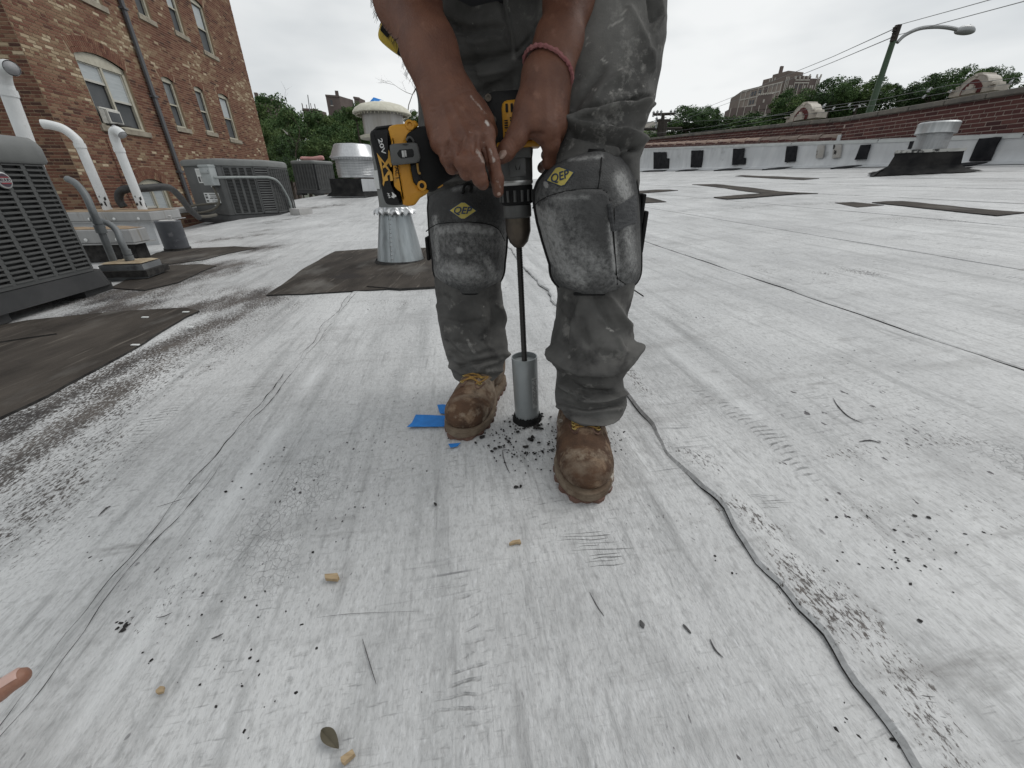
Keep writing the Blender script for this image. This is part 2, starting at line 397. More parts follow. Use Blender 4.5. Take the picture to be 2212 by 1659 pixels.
# index of the close rolls: edge 4 (left seam) and 5 (right seam)
qs = [-0.7]
while qs[-1] < 23.5: qs.append(qs[-1] + (0.018 if qs[-1] < 1.5 else 0.03 if qs[-1] < 3.5 else 0.07 if qs[-1] < 8 else 0.25))
for k in range(len(EDGES) - 1):
    near = k in (3, 4, 5, 6)
    lap = .09
    wid = EDGES[k + 1] - EDGES[k]
    ss = [0, .004, .012, .025, .045, .07, .10] + list(np.linspace(.13, wid + (lap if k < len(EDGES) - 2 else 0), 26 if near else 12))
    kl = {4: 1, 5: 2}.get(k, k + 3)
    hgt = {4: .0045, 5: .0105, 6: .004}.get(k, .0022)
    rows = []; wh = []; dr = []
    for q in qs:
        w0 = wob(kl, q) * (1 if q < 6 else .5); row = []
        hq = hgt * (0.75 + .6 * mnoise.noise(Vector((q * 4, k * 5.0, 2))))
        for s in ss:
            p = EDGES[k] + s + w0 * max(0, 1 - s / .25)
            bulge = hq * math.exp(-(s / .05) ** 2) + (hq * .5 * math.exp(-((s - .028) / .018) ** 2) * (1 + mnoise.noise(Vector((q * 11, s * 40, k)))))
            tail = -.003 * sstep(wid - .02, wid + .02, s)
            und = 0.004 * mnoise.noise(Vector((p * 1.7, q * 1.2, 3))) + .0012 * mnoise.noise(Vector((p * 9, q * 5, 7)))
            row.append(W(p, q, zroof(p, q) + bulge + tail + und + .0025 * (k % 2) * 0))
        rows.append(row)
    mb = MB(); mb.grid(rows)
    # the cut edge of the roll, dark bitumen
    vs = []; vs2 = []
    for i_, r in enumerate(rows):
        hq = hgt * (.62 + .5 * mnoise.noise(Vector((qs[i_] * 6, k * 2.0, 7)))); m_ = r[0] + Vector((-.0035, 0, -hq)) - Vector((E1.x, E1.y, 0)) * .001
        vs += [r[0], m_]; vs2 += [m_, m_ + Vector((.004, 0, -.014))]
    mb.mi = 0; mb.add(vs, [(2 * i, 2 * i + 2, 2 * i + 3, 2 * i + 1) for i in range(len(rows) - 1)])
    mb.mi = 1 if k in (5, 6) else 0; mb.add(vs2, [(2 * i, 2 * i + 2, 2 * i + 3, 2 * i + 1) for i in range(len(rows) - 1)])
    me = mb.mesh('membrane_strip', [M_ROOF, M_BITUMEN], smooth='all')
    co = np.array([pq(v) for v in mb.v])
    for nm, st in (('dirt', DIRT), ('white', WHITE)):
        at = me.attributes.new(nm, 'FLOAT', 'POINT'); at.data.foreach_set('value', field(co, st))
    link('membrane_strip', me, roof)
# twin open cracks along the left seam
for off_, w_, sd_ in ((-.012, .0016, 3), (.012, .0012, 8)):
    pts = []; q = .12
    while q < 2.6:
        a_ = (.55 + 1.2 * mnoise.noise(Vector((q * 4.1, sd_, 0)))) * (.6 + .8 * mnoise.noise(Vector((q * 31, sd_, 2))))
        p = -.565 + off_ +   .018 * mnoise.noise(Vector((q * 5, sd_, 3))) + .006 * mnoise.noise(Vector((q * 17, sd_, 6))); pts.append((W(p, q, zroof(p, q) + .0050), w_ * max(.02, a_))); q += .012
    mb = MB(); mb.tube([a for a, b in pts], [b for a, b in pts], 5); mb.obj('seam_crack', M_BITUMEN, roof)
# thickness below the rolls and the outer edge
mb = MB()
for (a, b_) in ((-4.6, 9.3),):
    qq = np.linspace(-.72, 23.4, 40); pp_ = np.linspace(a, b_, 24)
    mb.grid([[W(p, q, zroof(p, q) - .03) for p in pp_] for q in qq])
    mb.grid([[W(a, q, zroof(a, q) - .012) for q in qq], [W(a, q, -1.2) for q in qq]])
    mb.grid([[W(p, 23.4, zroof(p, 23.4) - .012) for p in pp_], [W(p, 23.4, -1.2) for p in pp_]])
mb.obj('roof_deck', M_BITUMEN, roof)

def wob_poly(pts, step=.05, amp=.012, seed=0):
    out = []
    n = len(pts)
    for i in range(n):
        a, b_ = Vector(pts[i]), Vector(pts[(i + 1) % n]); L_ = (b_ - a).length; k = max(1, int(L_ / step))
        for j in range(k):
            c = a.lerp(b_, j / k); s = Vector((mnoise.noise(Vector((c.x * 5, c.y * 5, seed))), mnoise.noise(Vector((c.x * 5, c.y * 5, seed + 9)))))
            out.append(c + s * amp)
    return out
def patch(pts, h=.007, seed=0, name='roof_patch', m=None, amp=.012, step=.06, z0=0.0, label=None):
    """a sheet of felt laid on the roof; pts in photo pixels"""
    P = wob_poly([Vector(pq(Gs(*a))) for a in pts], step, amp, seed)
    from mathutils.geometry import delaunay_2d_cdt
    x0 = min(p.x for p in P); x1 = max(p.x for p in P); y0 = min(p.y for p in P); y1 = max(p.y for p in P)
    st = max((x1 - x0), (y1 - y0)) / 22
    inner = [Vector((x, y)) for x in np.arange(x0, x1, st) for y in np.arange(y0, y1, st)]
    n = len(P)
    r = delaunay_2d_cdt(P + inner, [], [list(range(n))], 1, 1e-5)
    mb = MB()
    und = lambda p, q: 0.004 * mnoise.noise(Vector((p * 1.7, q * 1.2, 3))) + .0012 * mnoise.noise(Vector((p * 9, q * 5, 7)))
    mb.add([W(v.x, v.y, zroof(v.x, v.y) + h + z0 + und(v.x, v.y)) for v in r[0]], [tuple(f) for f in r[2]])
    mb.mi = 1
    top = [W(v.x, v.y, zroof(v.x, v.y) + h + z0 + und(v.x, v.y)) for v in P]
    mb.add(top + [t - Vector((0, 0, h + .01)) for t in top], [(i, n + i, n + (i + 1) % n, (i + 1) % n) for i in range(n)])
    o = mb.obj(name, [m or M_PATCH, M_BITUMEN], roof)
    if label: o['label'] = label
    return o
patch([(998, 1112), (1057, 1072), (1139, 1012), (1204, 974), (1258, 945), (1420, 934), (1700, 930), (1690, 1075), (1388, 1092), (1144, 1106)], .008, 1)
patch([(1376, 1080), (1420, 1040), (1480, 1000), (1640, 995), (1690, 1078), (1500, 1092)], .006, 2, z0=.008)
patch([(-160, 1690), (0, 1575), (190, 1490), (380, 1382), (538, 1293), (700, 1190), (753, 1168), (696, 1159), (480, 1172), (316, 1184), (100, 1206), (-200, 1260)], .008, 3)
patch([(-180, 1330), (0, 1292), (215, 1262), (120, 1235), (-120, 1230)], .006, 4, z0=.008)
patch([(420, 1082), (545, 1090), (670, 1062), (806, 1000), (760, 992), (640, 998), (560, 1020), (480, 1050)], .007, 5)
patch([(520, 985), (590, 950), (700, 935), (880, 925), (965, 930), (860, 950), (760, 975), (640, 992)], .006, 6)
def z5(l): return [(2350 + .6736 * x, 600 + .6736 * y) for x, y in l]
patch(z5([(605, 91), (640, 86), (840, 94), (1070, 104), (985, 112), (800, 104)]), .008, 7, step=.15)
patch(z5([(365, 138), (500, 136), (720, 160), (850, 177), (1065, 188), (830, 196), (700, 180), (480, 150)]), .008, 8, step=.1)
patch(z5([(483, 212), (640, 200), (770, 190), (960, 190), (700, 214), (560, 222)]), .006, 9, step=.1, z0=.008)
patch(z5([(1365, 240), (1440, 234), (1530, 233), (1800, 258), (2010, 281), (2215, 296), (2062, 313), (1720, 278)]), .008, 10, step=.08)
patch(z5([(-60, 186), (40, 176), (160, 167), (240, 167), (284, 172), (160, 182), (20, 192)]), .008, 11, step=.1)
patch(z5([(-60, 216), (30, 208), (110, 208), (222, 234), (110, 241), (0, 246)]), .008, 12, step=.08)
patch(z5([(1160, 240), (1260, 236), (1440, 252), (1280, 264)]), .004, 13, step=.08)
patch([(1640, 940), (1560, 800), (1480, 798), (1480, 835), (1590, 842)], .006, 14) if False else None
# ================================================================ GROUND BEYOND THE ROOF
M_GROUND = mat('ground', (.10, .10, .095), .9, c2=(.06, .075, .04), scale=.08)
mb = MB(); mb.grid([[Vector((x, y, -7.5)) for x in (-1500, -100, 0, 100, 1500)] for y in (-300, 0, 60, 300, 2500)])
g_ = mb.obj('ground', M_GROUND); g_['kind'] = 'structure'

# ================================================================ BRICKS
BRICK_TINTS = [(.075, .038, .030), (.135, .058, .041), (.175, .080, .055), (.210, .112, .074), (.245, .160, .102), (.33, .25, .16), (.50, .41, .29)]
M_BRICK = mat('common_brick', (.2, .1, .07), .85, tint=BRICK_TINTS, c2=(.11, .065, .05), scale=26, lo=.55, hi=.8, bump=.5, bscale=90)
M_MORTAR = mat('tan_mortar', (.36, .265, .185), .9, c2=(.29, .215, .15), scale=5, bump=.4, bscale=60)
RED_TINTS = [(.045, .020, .020), (.066, .027, .026), (.085, .034, .031), (.100, .042, .037), (.122, .056, .048)]
M_REDBRICK = mat('red_brick', (.12, .03, .03), .8, tint=RED_TINTS, c2=(.05, .02, .02), scale=20, lo=.52, hi=.75, bump=.4, bscale=90)
M_GREYMORTAR = mat('pale_mortar', (.40, .33, .29), .9, c2=(.30, .25, .22), scale=6)
BRICK_CACHE = {}
def brick_mesh(material, k, ntint, key):
    if (key, k) in BRICK_CACHE: return BRICK_CACHE[(key, k)]
    mb = MB(); mb.ti = (k + .5) / ntint
    rnd = random.Random(k * 17 + 5)
    j = lambda: rnd.uniform(-.03, .03)
    # unit brick, x along the course, y out of the wall (front at -1), z up
    vs = []
    for z in (-.5, .5):
        vs += [(-.5 + j(), -1 + j() * 2, z + j()), (.5 + j(), -1 + j() * 2, z + j()), (.5, 0, z), (-.5, 0, z)]
    mb.add(vs, [(4, 5, 6, 7), (3, 2, 1, 0), (0, 1, 5, 4), (1, 2, 6, 5), (3, 0, 4, 7)])
    BRICK_CACHE[(key, k)] = mb.mesh('brick', material); return BRICK_CACHE[(key, k)]
def lay_bricks(parent, place, cells, material, ntint, key, single=300, proud=.004, stuffname='brickwork'):
    """cells = [(s, z, width, height, tint 0..1, rot)], place(s, z) -> (point, M3 with columns along/out/up); nearest cells become single bricks"""
    info = []
    for c in cells:
        P, M3 = place(c[0], c[1]); u, v = proj(P)
        size = (c[2] * c[3]) / max((P - Vector((0, 0, CAMZ))).length_squared, .1)
        vis = -10 < u < 2222 and -10 < v < 1669
        info.append((size if vis else 0, c, P, M3))
    info.sort(key=lambda t: -t[0])
    mb = MB()
    for n, (sz, c, P, M3) in enumerate(info):
        A = M3.to_4x4()
        if len(c) > 5 and c[5]: A = A @ Matrix.Rotation(c[5], 4, 'Y')
        A = Matrix.Translation(P) @ A @ Matrix.Diagonal((c[2], proud * random.uniform(.7, 1.3), c[3], 1))
        if n < single and sz > 0:
            me = brick_mesh(material, int(min(.999, max(0, c[4])) * 16), 16, key)
            o = bpy.data.objects.new('brick', me); COL.objects.link(o); o.parent = parent
            o.matrix_local = Matrix.Translation(OFF.get(parent.name, Vector((0, 0, 0))) * -1 if OFF.get(parent.name) else Vector((0, 0, 0))) @ A
        else:
            mb.ti = min(.999, max(0.001, c[4])); j = lambda: random.uniform(-.03, .03)
            vs = []
            for z in (-.5, .5): vs += [A @ Vector((-.5 + j(), -1 + j(), z + j())), A @ Vector((.5 + j(), -1 + j(), z + j())), A @ Vector((.5, 0, z)), A @ Vector((-.5, 0, z))]
            mb.add(vs, [(4, 5, 6, 7), (3, 2, 1, 0), (0, 1, 5, 4), (1, 2, 6, 5), (3, 0, 4, 7)])
    if mb.v:
        o = mb.obj(stuffname, material, parent); o['kind'] = 'stuff'
def courses(s0, s1, z0, z1, L=.212, H=.068, holes=(), bond=6, tintf=None, rnd=None):
    out = []; rnd = rnd or random.Random(3); n = int((z1 - z0) / H)
    for i in range(n):
        z = z0 + (i + .5) * H; head = (i % bond == bond - 1)
        l = L / 2 if head else L
        s = s0 + (-.5 if i % 2 else 0) * l
        while s < s1:
            a, b = max(s, s0), min(s + l, s1); s += l
            if b - a < .04: continue
            segs = [(a, b)]
            for h in holes:
                new = []
                for (x, y) in segs:
                    hs = h(z)
                    if hs is None: new.append((x, y)); continue
                    if y <= hs[0] or x >= hs[1]: new.append((x, y)); continue
                    if hs[0] - x > .03: new.append((x, hs[0]))
                    if y - hs[1] > .03: new.append((hs[1], y))
                segs = new
            for (x, y) in segs:
                t = tintf((x + y) / 2, z, rnd) if tintf else rnd.random()
                out.append(((x + y) / 2, z, (y - x) - .014, H - .016, t))
    return out

# ================================================================ THE BRICK APARTMENT BUILDING ON THE LEFT
PL = -8.8; KB = 8.8 / 7.5
def kz(z): return CAMZ + (z - CAMZ) * KB
bld = empty('apartment_building', W(PL, 10.1 * KB, -7.5), 0, 'tan and red brick apartment building with arched windows and a grey downspout', 'building')
QC = 10.13 * KB; QE = 20.05 * KB; ZB = -3.0; ZT = 11.0
WINS = {  # q0, q1, sill, springing of the head, kind
 'A': (11.33 * KB, 12.77 * KB, kz(1.70), kz(2.93), 'wide'), 'B': (14.15 * KB, 14.69 * KB, kz(1.97), kz(3.07), 'slim'),
 'C': (15.68 * KB, 16.21 * KB, kz(2.02), kz(3.13), 'slim'), 'D': (17.11 * KB, 17.82 * KB, kz(1.95), kz(3.20), 'slim'),
 'E': (14.13 * KB, 14.66 * KB, kz(4.36), kz(5.50), 'slim'), 'F': (15.64 * KB, 16.20 * KB, kz(4.43), kz(5.60), 'slim'),
 'H': (17.04 * KB, 17.78 * KB, kz(4.32), kz(5.58), 'slim'), 'I': (11.40 * KB, 12.84 * KB, kz(4.10), kz(5.33), 'wide'), 'J': (11.68 * KB, 12.75 * KB, kz(-.9), kz(.52), 'wide')}
def rise(w): return .16 if w[4] == 'wide' else .075
def hole(w):
    q0, q1, z0, z1, k = w; r = rise(w); hw = (q1 - q0) / 2; mid = (q0 + q1) / 2
    ring = .23 if k == 'slim' else .32
    def f(z):
        if z < z0 - .13 or z > z1 + r + ring: return None
        if z < z0: return (q0 - .1, q1 + .1)
        if z <= z1: return (q0, q1)
        # inside arch and its ring of headers
        R_ = (hw * hw + r * r) / (2 * r); zc_ = z1 + r - R_; Ro = R_ + ring
        d = Ro * Ro - (z - zc_) ** 2
        if d <= 0: return None
        e = min(math.sqrt(d), hw + .10 + (z - z1) * .25)
        return (mid - e, mid + e)
    return f
def tint_b(q, z, rnd):
    n = mnoise.noise(Vector((q * .55, z * 1.15, 2))) + .5 * mnoise.noise(Vector((q * 1.3, z * 2.8, 8)))
    band = .55 * math.exp(-((z - 2.2 - .9) / .9) ** 2) * (1 - sstep(13.0, 16.0, q)) + .35 * math.exp(-((z - 4.2) / .35) ** 2)
    t = .40 + .28 * n + .36 * band + rnd.gauss(0, .16)
    if rnd.random() < .06 + .22 * max(0, n + band * .6): t += .35
    if rnd.random() < .10: t -= .25
    return t
def place_f(q, z): return W(PL + .004, q, z), Matrix((E2, -E1, Vector((0, 0, 1)))).transposed()
cells = courses(QC, QE, ZB, ZT, holes=[hole(w) for w in WINS.values()], tintf=tint_b)
for w in WINS.values():                                    # two rings of header bricks over each opening
    q0, q1, z0, z1, k = w; r = rise(w); hw = (q1 - q0) / 2; R_ = (hw * hw + r * r) / (2 * r); zc_ = z1 + r - R_; mid = (q0 + q1) / 2
    a0 = math.asin(min(1, hw / R_)) * 1.04
    for ring in range(2 if k == 'slim' else 3):
        rad = R_ + .055 + ring * .105; n = max(5, int(2 * a0 * rad / .068))
        for i in range(n):
            a = -a0 + 2 * a0 * (i + .5) / n
            cells.append((mid + rad * math.sin(a), zc_ + rad * math.cos(a), 2 * a0 * rad / n - .011, .097, random.gauss(.38, .12), a))
lay_bricks(bld, place_f, cells, M_BRICK, 7, 'b', 300)
# the end wall of the building, facing us, in its own recess
def place_e(s, z): return W(PL - s, QC + .004, z), Matrix((-E1, -E2 * -1 * -1, Vector((0, 0, 1)))).transposed()
cells2 = courses(0, 7.0, ZB, ZT, tintf=lambda q, z, rnd: tint_b(q + 3, z, rnd) - .20, rnd=random.Random(9))  # shade of the recess put into the colour: every brick tinted darker
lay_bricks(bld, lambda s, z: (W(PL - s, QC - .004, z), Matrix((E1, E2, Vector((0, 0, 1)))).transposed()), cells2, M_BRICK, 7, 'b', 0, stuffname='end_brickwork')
# mortar bed with real openings
def wall_face(q0, q1, z0, z1, wins, fn):
    mb = MB(); qb = sorted({q0, q1} | {x for w in wins for x in (w[0], w[1])}); 
    for a, b in zip(qb[:-1], qb[1:]):
        m = (a + b) / 2; op = sorted([(w[2], w[3], w) for w in wins if w[0] < m < w[1]])
        z = z0
        for lo, hi, w in op:
            if lo > z: mb.add([fn(a, z), fn(b, z), fn(b, lo), fn(a, lo)], [(0, 1, 2, 3)])
            # arch top
            r = rise(w); hw = (w[1] - w[0]) / 2; R_ = (hw * hw + r * r) / (2 * r); zc_ = hi + r - R_; mid = (w[0] + w[1]) / 2
            n = 10; top = hi + r + .02
            for i in range(n):
                x0 = w[0] + (w[1] - w[0]) * i / n; x1 = w[0] + (w[1] - w[0]) * (i + 1) / n
                if x0 < a - 1e-6 or x1 > b + 1e-6: continue
                y0 = zc_ + math.sqrt(max(0, R_ ** 2 - (x0 - mid) ** 2)); y1 = zc_ + math.sqrt(max(0, R_ ** 2 - (x1 - mid) ** 2))
                mb.add([fn(x0, y0), fn(x1, y1), fn(x1, top), fn(x0, top)], [(0, 1, 2, 3)])
            z = top
        mb.add([fn(a, z), fn(b, z), fn(b, z1), fn(a, z1)], [(0, 1, 2, 3)])
    return mb
mb = wall_face(QC, QE, -7.4, ZT, list(WINS.values()), lambda q, z: W(PL, q, z))
mb.add([W(PL, QC, -7.4), W(PL - 7.2, QC, -7.4), W(PL - 7.2, QC, ZT), W(PL, QC, ZT)], [(0, 1, 2, 3)])
mb.add([W(PL, QE, -7.4), W(PL - 7.2, QE, -7.4), W(PL - 7.2, QE, ZT), W(PL, QE, ZT)], [(3, 2, 1, 0)])
mb.add([W(PL, QC, ZT), W(PL, QE, ZT), W(PL - 7.2, QE, ZT), W(PL - 7.2, QC, ZT)], [(0, 1, 2, 3)])
mb.add([W(PL - 7.2, QC, -7.4), W(PL - 7.2, QE, -7.4), W(PL - 7.2, QE, ZT), W(PL - 7.2, QC, ZT)], [(0, 1, 2, 3)])
mb.obj('wall', M_MORTAR, bld)
# windows
M_CREAM = mat('cream_paint', (.50, .475, .39), .55, c2=(.40, .375, .30), scale=6, spots=[((.26, .23, .18), 14, .66, .08)])
M_LIME = mat('limestone_sill', (.36, .325, .26), .8, c2=(.24, .21, .17), scale=5, bump=.3)
M_SASH = mat('dark_sash', (.045, .043, .042), .5)
M_BLIND = mat('blind', (.44, .47, .48), .5, c2=(.36, .39, .40), scale=3, stretch=(1, 1, 14))
M_SCREEN = mat('insect_screen', (.055, .06, .065), .6, c2=(.085, .09, .095), scale=2)
M_ALU = mat('alu_sash', (.48, .47, .43), .45)
def window(w, nm):
    q0, q1, z0, z1, k = w; r = rise(w); mid = (q0 + q1) / 2; hw = (q1 - q0) / 2; dep = .10
    F = lambda q, z, d: W(PL - d, q, z)
    fr = MB(); t = .075 if k == 'slim' else .10
    # brick reveals and frame
    revs = []
    for q, s in ((q0, 1), (q1, -1)):
        mbx = MB(); revs.append(mbx); mbx.add([F(q, z0, -.01), F(q, z0, .14), F(q, z1 + r * .1, .14), F(q, z1 + r * .1, -.01)], [(0, 1, 2, 3)])
    wroot = None
    def bar(mbb, qa, qb, za, zb, da, db):
        P = [F(qa, za, da), F(qb, za, da), F(qb, zb, da), F(qa, zb, da)]; E = F(qa, za, db) - F(qa, za, da); mbb.prism(P, E)
    for (qa, qb) in ((q0 + .003, q0 + t), (q1 - t, q1 - .003)):
        bar(fr, qa, qb, z0 + .02, z1, .05, .16)
    bar(fr, q0 + .003, q1 - .003, z0 + .002, z0 + .055, .04, .16)
    # head board with the segmental curve
    R_ = (hw * hw + r * r) / (2 * r); zc_ = z1 + r - R_
    poly = [F(q0 + .003, z1 - (.10 if k == 'wide' else .06), .05), F(q1 - .003, z1 - (.10 if k == 'wide' else .06), .05)]
    for i in range(13):
        x = q1 - .003 - (q1 - q0 - .006) * i / 12; poly.append(F(x, zc_ + math.sqrt(max(0, R_ ** 2 - (x - mid) ** 2)) - .003, .05))
    fr.prism(poly, F(0, 0, .16) - F(0, 0, .05))
    o = fr.obj('window', M_CREAM, bld)
    s = MB(); P = [F(q0 - .09, z0 - .125, -.05), F(q1 + .09, z0 - .125, -.05), F(q1 + .09, z0, -.05), F(q0 - .09, z0, -.05)]
    s.prism(P, F(0, 0, .1) - F(0, 0, -.05)); s.obj('sill', M_LIME, o)
    # sashes: upper one outside, lower one behind
    lights = [(q0 + t, q1 - t)] if k == 'slim' else [(q0 + t, mid - .035), (mid + .035, q1 - t)]
    if k == 'wide':
        m2 = MB(); bar(m2, mid - .033, mid + .033, z0 + .057, z1 - .102, .055, .15); m2.obj('mullion', M_CREAM, o)
    zt = z1 - (.10 if k == 'wide' else .06); zm = z0 + (zt - z0) * (.52 if k == 'slim' else .50)
    for i, (a, b) in enumerate(lights):
        zmm = zm + (.0 if k == 'slim' else .30 if i == 0 else -.02)
        for (za, zb, d, ms, pane) in ((zmm, zt, .09, M_ALU if k == 'wide' else M_SASH, M_BLIND), (z0 + .055, zmm, .115, M_SASH, M_SCREEN)):
            if nm in 'EBC' and pane is M_BLIND: pane = M_BLIND2
            sb = MB(); f = .032
            for (x0, x1, y0, y1) in ((a, a + f, za, zb), (b - f, b, za, zb), (a + f, b - f, za, za + f), (a + f, b - f, zb - f, zb)):
                bar(sb, x0, x1, y0, y1, d, d + .03)
            sb.obj('sash', ms, o)
            g = MB(); bar(g, a + f, b - f, za + f, zb - f, d + .018, d + .024); g.obj('pane', pane, o)
        rl = MB(); bar(rl, a, b, zmm - .022, zmm + .022, .078, .089); rl.obj('meeting_rail', M_CREAM if k == 'slim' else M_ALU, o)
    for mbx in revs: mbx.obj('reveal', M_MORTAR, o)
    return o
M_BLIND2 = mat('dim_blind', (.16, .175, .18), .25, c2=(.11, .12, .125), scale=2)
for nm, w in WINS.items(): window(w, nm)
# dark rooms behind the panes
M_DARK = mat('dark_room', (.015, .015, .016), .9)
# downspout
M_SPOUT = mat('spout_paint', (.070, .072, .080), .5, c2=(.105, .108, .115), scale=4, stretch=(1, 1, .2))
mb = MB(); qd = 13.45 * KB
for x in (-.045, -.015, .015, .045): mb.tube([W(PL + .10, qd + x, -7), W(PL + .10, qd + x, ZT)], .021, 8)
mb.box(W(PL + .085, qd, 2), (.06, .13, 18), rz=AZ)
mb.obj('downspout', M_SPOUT, bld)
for z in (-1.2, .9, 2.9, 4.9, 7.2): mb = MB(); mb.box(W(PL + .07, qd, z), (.155, .19, .05), rz=AZ); mb.obj('downspout_strap', M_SPOUT, bld)
# window air conditioner in the big window
ac = empty('window_air_conditioner', W(PL, 11.6 * KB, kz(1.72)), 0, 'small white window air conditioner standing out of the large arched window', 'air conditioner')
M_WHITEP = mat('white_paint', (.62, .61, .57), .5, c2=(.5, .49, .45), scale=9)
qa, qb, za, zb = 11.33 * KB + .10, 12.02 * KB - .08, kz(1.70) + .06, kz(1.70) + .38
mb = MB(); P = lambda q, z, d: W(PL - d, q, z)
mb.prism([P(qa + .16, za, -.07), P(qb, za, -.07), P(qb, zb, -.07), P(qa + .16, zb, -.07)], P(0, 0, .1) - P(0, 0, -.07)); mb.obj('case', M_WHITEP, ac)
mb = MB(); mb.prism([P(qa + .2, za + .05, -.082), P(qb - .05, za + .05, -.082), P(qb - .05, zb - .05, -.082), P(qa + .2, zb - .05, -.082)], P(0, 0, 0) - P(0, 0, -.01)); mb.obj('grille', M_SCREEN, ac)
mb = MB()
for i in range(6):
    x = qa + i * .026; mb.prism([P(x, za, -.02), P(x + .012, za, -.02), P(x + .012, zb, -.02), P(x, zb, -.02)], P(0, 0, .03) - P(0, 0, 0))
mb.prism([P(qa, zb, -.03), P(qb, zb, -.03), P(qb, zb + .03, -.03), P(qa, zb + .03, -.03)], P(0, 0, .05) - P(0, 0, 0)); mb.obj('side_panel', M_WHITEP, ac)
mb = MB(); mb.box(W(PL + .1, 11.72 * KB, za - .015), (.3, .5, .03), rz=AZ); mb.obj('support_bracket', M_SASH, ac)
# cables on the facade
mb = MB(); M_RED = mat('rusty_wire', (.12, .045, .035), .7)
c0 = onP(790 * .2865, 1040 * .2865, PL); c1 = onP(945 * .2865, 1440 * .2865, PL)
mb.tube([W(PL + .03, *c0), W(PL + .03, *c1), W(PL + .03, c1[0] + .2, -2)], .009, 5); mb.obj('cable', M_RED, bld)
for a, b in (((735, 1430), (790, 1580)), ((1055, 1390), (1200, 1420))):
    mb = MB(); A = onP(a[0] * .2865, a[1] * .2865, PL); B = onP(b[0] * .2865, b[1] * .2865, PL); mb.tube([W(PL + .06, *A), W(PL + .03, *B)], .014, 5); mb.obj('cable', M_SASH, bld)
mb = MB(); A = onP(728 * .2865, 1440 * .2865, PL); mb.box(W(PL + .08, *A), (.1, .12, .16), rz=AZ)
mb.obj('bracket', M_SASH, bld)
# ================================================================ LOW PARAPET BEHIND THE LEFT SIDE OF THE ROOF
M_STONE = mat('parapet_stone', (.46, .455, .45), .8, c2=(.34, .335, .32), scale=4, bump=.4)
lp = empty('low_parapet', W(-4.5, 6.0, -.15), 0, 'low brick parapet with pale coping blocks at the left edge of the roof', 'wall')
mb = MB(); 
mb.prism([W(-4.58, 4.3, -1), W(-4.78, 4.3, -1), W(-4.78, 9.2, -1), W(-4.58, 9.2, -1)], (0, 0, 1.10)); mb.obj('wall', M_MORTAR, lp)
lay_bricks(lp, lambda s, z: (W(-4.576, s, z), Matrix((E2, -E1, Vector((0, 0, 1)))).transposed()), courses(4.3, 9.2, -.20, .105, tintf=lambda q, z, r: .35 + r.gauss(0, .15), bond=3), M_BRICK, 7, 'b', 300)
for i in range(5):
    mb = MB(); mb.bbox(W(-4.68, 4.3 + .98 * i + .49, .145), (.30, .972, .075), .012, rz=AZ); mb.obj('coping_block', M_STONE, lp)

# ================================================================ CONDENSERS
M_AC = mat('condenser_paint', (.060, .062, .062), .55, c2=(.082, .084, .083), scale=7, spots=[((.13, .128, .12), 5, .66, .12)])
M_ACTOP = mat('condenser_lid', (.125, .13, .127), .5, c2=(.165, .17, .165), scale=5)
M_ACIN = mat('condenser_core', (.012, .012, .013), .6)
M_ACBASE = mat('condenser_base', (.022, .023, .024), .6, c2=(.035, .035, .036), scale=8)
M_LABEL = mat('label_white', (.62, .63, .62), .5)
M_INK = mat('label_ink', (.05, .05, .05), .6)
M_GALV = mat('galvanised', (.30, .325, .325), .5, c2=(.38, .40, .40), scale=7)
def rounded(hx, hy, r, n=5):
    P = []
    for cx_, cy_, a0 in ((hx - r, hy - r, 0), (-hx + r, hy - r, 90), (-hx + r, -hy + r, 180), (hx - r, -hy + r, 270)):
        for i in range(n + 1):
            a = R(a0 + 90 * i / n); P.append((cx_ + r * math.cos(a), cy_ + r * math.sin(a)))
    return P
def slot_panel(x0, x1, z0, z1, cols, pitch, slot, gap, place, mat_, parent, single=True, name='louver', depth=.012, skip=None, margin=.03):
    """pressed steel louvres: bars between the slots, standing proud of the dark core. place(x, z, d) -> local point"""
    cw = (x1 - x0) / cols; n = int((z1 - z0) / pitch); items = []; stiles = MB()
    bm = MB()
    w = cw - gap
    # louvre blade: sloped section
    def blade(mb, xc, z, wd):
        a, b = xc - wd / 2, xc + wd / 2; h = pitch - slot
        sec = [(z - h / 2, 0), (z - h / 2 - slot * .25, depth), (z + h / 2 - slot * .1, depth * .35), (z + h / 2, 0)]
        vs = [place(a, zz, d) for zz, d in sec] + [place(b, zz, d) for zz, d in sec]
        mb.add(vs, [(0, 1, 5, 4), (1, 2, 6, 5), (2, 3, 7, 6), (0, 3, 2, 1), (4, 5, 6, 7), (3, 0, 4, 7)])
    return cw, n, w, blade
